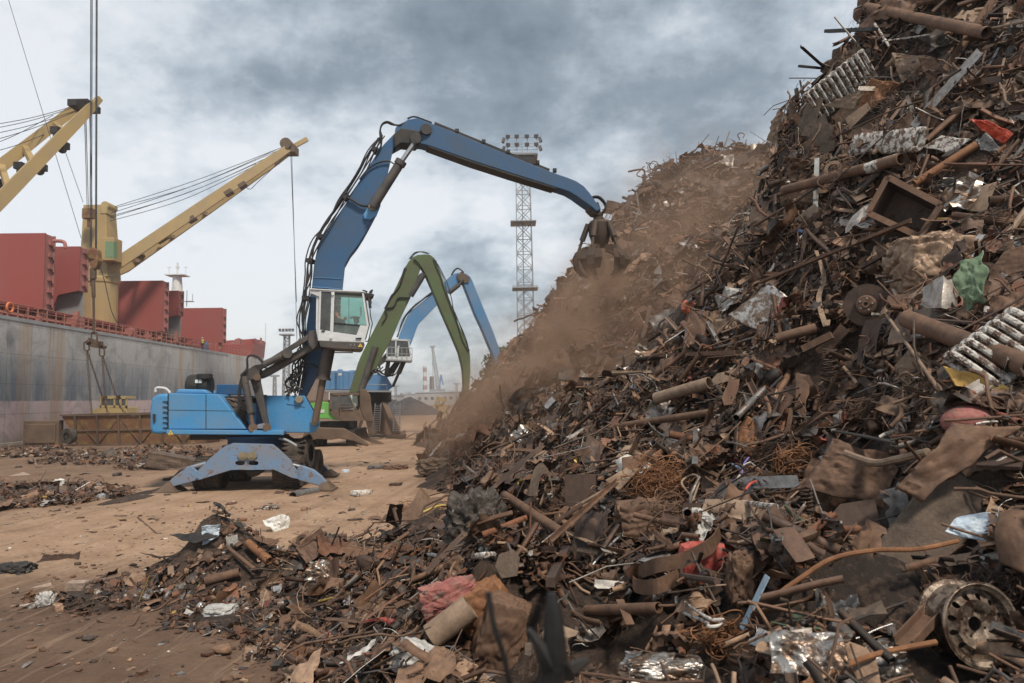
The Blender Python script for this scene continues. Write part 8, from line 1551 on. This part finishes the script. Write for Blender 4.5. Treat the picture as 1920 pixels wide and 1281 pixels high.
for x, y, d in zip(X_, Y_, D_):
    if len(placed) >= 230: break
    z = float(rough(np.array([x]), np.array([y]))[0]); pc = inv @ Vector((x, y, z-CAM_Z)); px, py = 960-pc.x/pc.z*FPX, 640.5+pc.y/pc.z*FPX
    if not (-10 < px < 1930 and -10 < py < 1290): continue
    if math.hypot(px-1838, py-1172) < 150 or (int(px//10), int(py//10)) in HB or abs(S(px, py).y-y) > 1.2 or any(math.hypot(px-a, py-b_) < 30 for a, b_ in placed): continue
    h_ = min(heroes, key=lambda q: math.hypot(px-q[0], py-q[1])); dd = math.hypot(px-h_[0], py-h_[1])
    if dd < 42 or dd > 150: continue
    nm, word, tk_, cols, (l0, l1) = rr.choice(KINDS); m = rr.choice(cols); Ln = rr.uniform(l0, l1)*(.75 if tk_ in ('strip', 'channel') else 1); size = 'long ' if Ln > l0+(l1-l0)*.7 else ('short ' if Ln < l0+(l1-l0)*.3 else '')
    lab = f"{size}{CN[m]} {word} {rel(px-h_[0], py-h_[1])} the {h_[2]}"
    if lab in used_ or len(lab.split()) > 15: continue
    used_.add(lab); placed.append((px, py)); tv, tf_ = rr.choice(TPL[tk_]); n = NRM(x, y).lerp((Vector((0, 0, CAM_Z))-Vector((x, y, z))).normalized(), .35).normalized(); n = (n+Vector((rr.gauss(0, .2), rr.gauss(0, .2), rr.gauss(0, .2)))).normalized()
    Ln *= min(1.1, max(.36, .12+d*.085)); Ln = min(Ln, .105*d)*(.55 if px < 1000 else .85); t = Vector((rr.gauss(0, 1), rr.gauss(0, .6), rr.gauss(.2, .6))); t = (t-n*t.dot(n)).normalized(); b_ = n.cross(t); Rm = Matrix((t, b_, n)).transposed(); th = .8 if tk_ not in ('sheet', 'crumple', 'chunk', 'ring', 'plate') else 1
    mb = MB(); mb.v = [tuple(Rm @ Vector((v[0]*Ln, v[1]*Ln*th, v[2]*Ln*th))+Vector((x, y, z))+n*(.10+.05*rr.random())) for v in tv]; mb.f = [tuple(int(i) for i in f) for f in tf_]
    o = mb.build(nm, HM[m], smooth=tk_ in ('pipe', 'bent_rod', 'ring'), thick=.006 if tk_ in ('sheet', 'crumple') else 0, label=lab, cat=word, fixn=False)
print('heroes', len(HERO), 'small', len(placed))
_foot()
KN = {'rod': (14, 1.4), 'bent_rod': (13, .9), 'pipe': (3, .9), 'angle': (6, 1.1), 'strip': (12, .8), 'channel': (2, 1.0), 'tube_square': (2, 1.1), 'wire': (20, 1.0), 'sheet': (11, .52), 'crumple': (11, .5), 'chunk': (4, .36), 'plate': (4, .5), 'flake': (14, .32), 'ring': (2, .32), 'coil': (1, .5)}
ln_near = lambda r, d: np.clip(r.lognormal(math.log(.23), .60, len(d)), .06, 1.5)*(.50+.065*d)
ln_far = lambda r, d: np.clip(r.lognormal(math.log(.52), .55, len(d)), .15, 2.4)*np.clip(.25+d*.021, .6, 1.3)
off_n = lambda r, n: r.uniform(-.16, .30, n)
scatter('scrap_pile_near', 33000, KN, np.random.default_rng(1), (-4, 14), (1.2, 19), .30, ln_near, off_n, .38, 'mass of rusty rods, strips, wire and torn sheet covering the near scrap slope', 1)
KF = dict(KN); KF['crumple'] = (13, .75); KF['sheet'] = (12, .8); KF['plate'] = (6, .8); KF['wire'] = (16, 1.4); KF['bent_rod'] = (20, 1.4); KF['rod'] = (18, 1.5)
scatter('scrap_pile_far', 21000, KF, np.random.default_rng(2), (-9, 24), (17.5, 75), .25, ln_far, off_n, .45, 'mass of tangled scrap covering the dusty far slope of the mountain', 2)
KS = {'clod': (20, .12), 'flake': (26, .20), 'chunk': (8, .14), 'rod': (8, .5), 'strip': (8, .35), 'wire': (10, .5), 'sheet': (6, .25), 'crumple': (5, .22)}
ln_s = lambda r, d: np.clip(r.lognormal(math.log(.55), .5, len(d)), .12, 1.6)
scatter('shredded_fines', 22000, KS, np.random.default_rng(3), (-7.5, 8), (1.5, 19), .02, ln_s, lambda r, n: r.uniform(-.02, .06, n), .5, 'fine shredded metal and dirt between the pieces of the near heap', 3, power=.8)
KL = {'flake': (12, .28), 'clod': (14, .2), 'rod': (9, .8), 'strip': (6, .5), 'sheet': (5, .42), 'crumple': (4, .35), 'chunk': (3, .2), 'wire': (8, .8)}
scatter('bank_debris', 5200, KL, np.random.default_rng(4), (-34, -8.2), (17, 47), .08, lambda r, d: np.clip(r.lognormal(math.log(.6), .5, len(d)), .15, 1.8), lambda r, n: r.uniform(-.03, .08, n), .35, 'shredded debris strewn over the low bank behind the blue handler', 4, power=.7, zf=lambda X, Y: HF(X, Y))
# loose litter on the yard: clods near the camera, flakes farther off
def litter(name, n, rng, xr, yr, label, power, size, kinds):
    pal = _pw.copy(); pal[9] *= 3; pal[8] *= 2; pal /= pal.sum()
    x, y, d = sample_pts(n, rng, xr, yr, -1, power, needface=False); k = HF(x, y) < .06
    dens = vnoise(x, y, .45, 61)*.6+vnoise(x, y, 1.9, 62)*.4; k &= (dens > rng.uniform(.1, .8, n)); x = x[k]; y = y[k]
    V = []; F = []; T = []; base = 0; kl = list(kinds)
    for i in range(len(x)):
        tv, tf_ = random.choice(TPL[kl[int(rng.integers(len(kl)))]]); s = size*rng.lognormal(0, .6); a = rng.uniform(0, 6.28); c, s2 = math.cos(a), math.sin(a); q = tv*s*np.array((1, 1, .6)); q = np.c_[q[:, 0]*c-q[:, 1]*s2, q[:, 0]*s2+q[:, 1]*c, q[:, 2]+s*.06]+np.array((x[i], y[i], float(ground_z(np.array([x[i]]), np.array([y[i]]))[0])))
        ci = rng.choice(len(PAL), p=pal); V.append(q); F.append(tf_+base); base += len(q); T.append(np.tile(np.r_[_pc[ci]*rng.uniform(.7, 1.4), _pm[ci]], (len(q), 1)))
    o = bpy.data.objects.new(name, np_mesh(name, np.concatenate(V), np.concatenate(F), M['scrap'], tint=np.concatenate(T))); C.collection.objects.link(o); setp(o, label, 'litter', None, 'stuff')
litter('ground_litter', 5200, np.random.default_rng(6), (-14, 1), (5, 22), 'small clods and metal crumbs scattered over the foreground mud', .8, .05, ('clod', 'clod', 'clod', 'flake', 'flake', 'chunk'))
litter('yard_litter', 1500, np.random.default_rng(7), (-34, 1), (18, 60), 'flakes of scrap scattered over the sandy yard around the machines', .6, .16, ('flake', 'flake', 'sheet', 'rod', 'strip', 'chunk'))
# ------------------------------------------------------------------ dust falling from the grab, and the harbour haze
def dust_cloud():
    mb = MB(); lo, hi = Vector((-9.5, 17.5, -.6)), Vector((15.5, 47, 16.5)); mb.box((lo+hi)/2, hi-lo)
    m = bpy.data.materials.new('brown_dust'); m.use_nodes = True; nd = m.node_tree.nodes; lk = m.node_tree.links; nd.clear(); o_ = nd.new('ShaderNodeOutputMaterial'); pv = nd.new('ShaderNodeVolumePrincipled'); lk.new(pv.outputs[0], o_.inputs['Volume'])
    pv.inputs['Color'].default_value = (.56, .385, .275, 1); pv.inputs['Anisotropy'].default_value = .15
    t = nd.new('ShaderNodeTexCoord'); org = (lo+hi)/2; org = Vector((org.x, org.y, lo.z))
    def mm(op, a, b_=None, cl=False):
        n = nd.new('ShaderNodeMath'); n.operation = op; n.use_clamp = cl
        for i, v in ((0, a), (1, b_)):
            if v is None: continue
            if isinstance(v, (int, float)): n.inputs[i].default_value = v
            else: lk.new(v, n.inputs[i])
        return n.outputs[0]
    n1 = tex_noise(nd, lk, .55, 6, .62, t.outputs['Object'], dist=1.0)
    tot = None
    for (px, py, dn, rx, ry, rz, k) in ((1130, 520, None, 1.2, 1.2, 1.1, .9), (1100, 575, 1.4, 1.6, 1.7, 1.8, 1.0), (1070, 635, 1.5, 2.1, 2.0, 2.0, .95), (1015, 690, 1.6, 2.4, 2.2, 1.8, .75), (950, 740, 1.6, 2.7, 2.4, 1.5, .5), (1010, 800, 1.0, 2.6, 1.8, 1.2, .28), (900, 790, 2.5, 3.4, 3.4, 1.5, .28),
                                (1230, 470, 1.5, 4.2, 3.4, 3.8, .15), (1350, 400, 1.2, 4.5, 3.5, 4.4, .15), (1300, 320, .6, 5, 3, 3.4, .03), (1190, 600, 1.6, 3.2, 2.4, 2.8, .18), (1280, 520, 1.6, 2.6, 2.6, 2.6, .13), (1130, 700, 1.3, 2.6, 2.2, 2.0, .20), (760, 850, 0, 5, 5, 1.2, .03)):
        d = 25.9 if dn is None else min(S(px, py).y-dn, 40)
        c = P(px, py, d)-org; mp = nd.new('ShaderNodeMapping'); mp.vector_type = 'TEXTURE'; mp.inputs['Location'].default_value = c; mp.inputs['Scale'].default_value = (rx, ry, rz); lk.new(t.outputs['Object'], mp.inputs[0])
        ln = nd.new('ShaderNodeVectorMath'); ln.operation = 'LENGTH'; lk.new(mp.outputs[0], ln.inputs[0]); dd = mm('ADD', ln.outputs[1], mm('MULTIPLY', mm('SUBTRACT', n1, .5), 2.6)); f = mm('SUBTRACT', 1.25, dd, True); f = mm('MULTIPLY', mm('MULTIPLY', f, f), k); tot = f if tot is None else mm('ADD', tot, f)
    lk.new(tot, pv.inputs['Density'])
    o = mb.build('dust_cloud', m, label='brown dust cloud pouring from the grab and drifting over the far scrap slope', cat='dust', kind='stuff', loc=org); m.cycles.volume_step_rate = .55; return o
dust_cloud()
def haze():
    mb = MB(); lo, hi = Vector((-420, -45, -8.2)), Vector((520, 700, 42)); mb.box((lo+hi)/2, hi-lo); m = bpy.data.materials.new('harbour_haze'); m.use_nodes = True; nd = m.node_tree.nodes; lk = m.node_tree.links; nd.clear(); o_ = nd.new('ShaderNodeOutputMaterial'); pv = nd.new('ShaderNodeVolumePrincipled'); lk.new(pv.outputs[0], o_.inputs['Volume'])
    pv.inputs['Color'].default_value = (.90, .90, .90, 1); pv.inputs['Density'].default_value = .0006; pv.inputs['Anisotropy'].default_value = .2
    return mb.build('haze', m, label='thin pale harbour haze', cat='haze', kind='stuff', loc=(50, 300, -8.2))
haze()
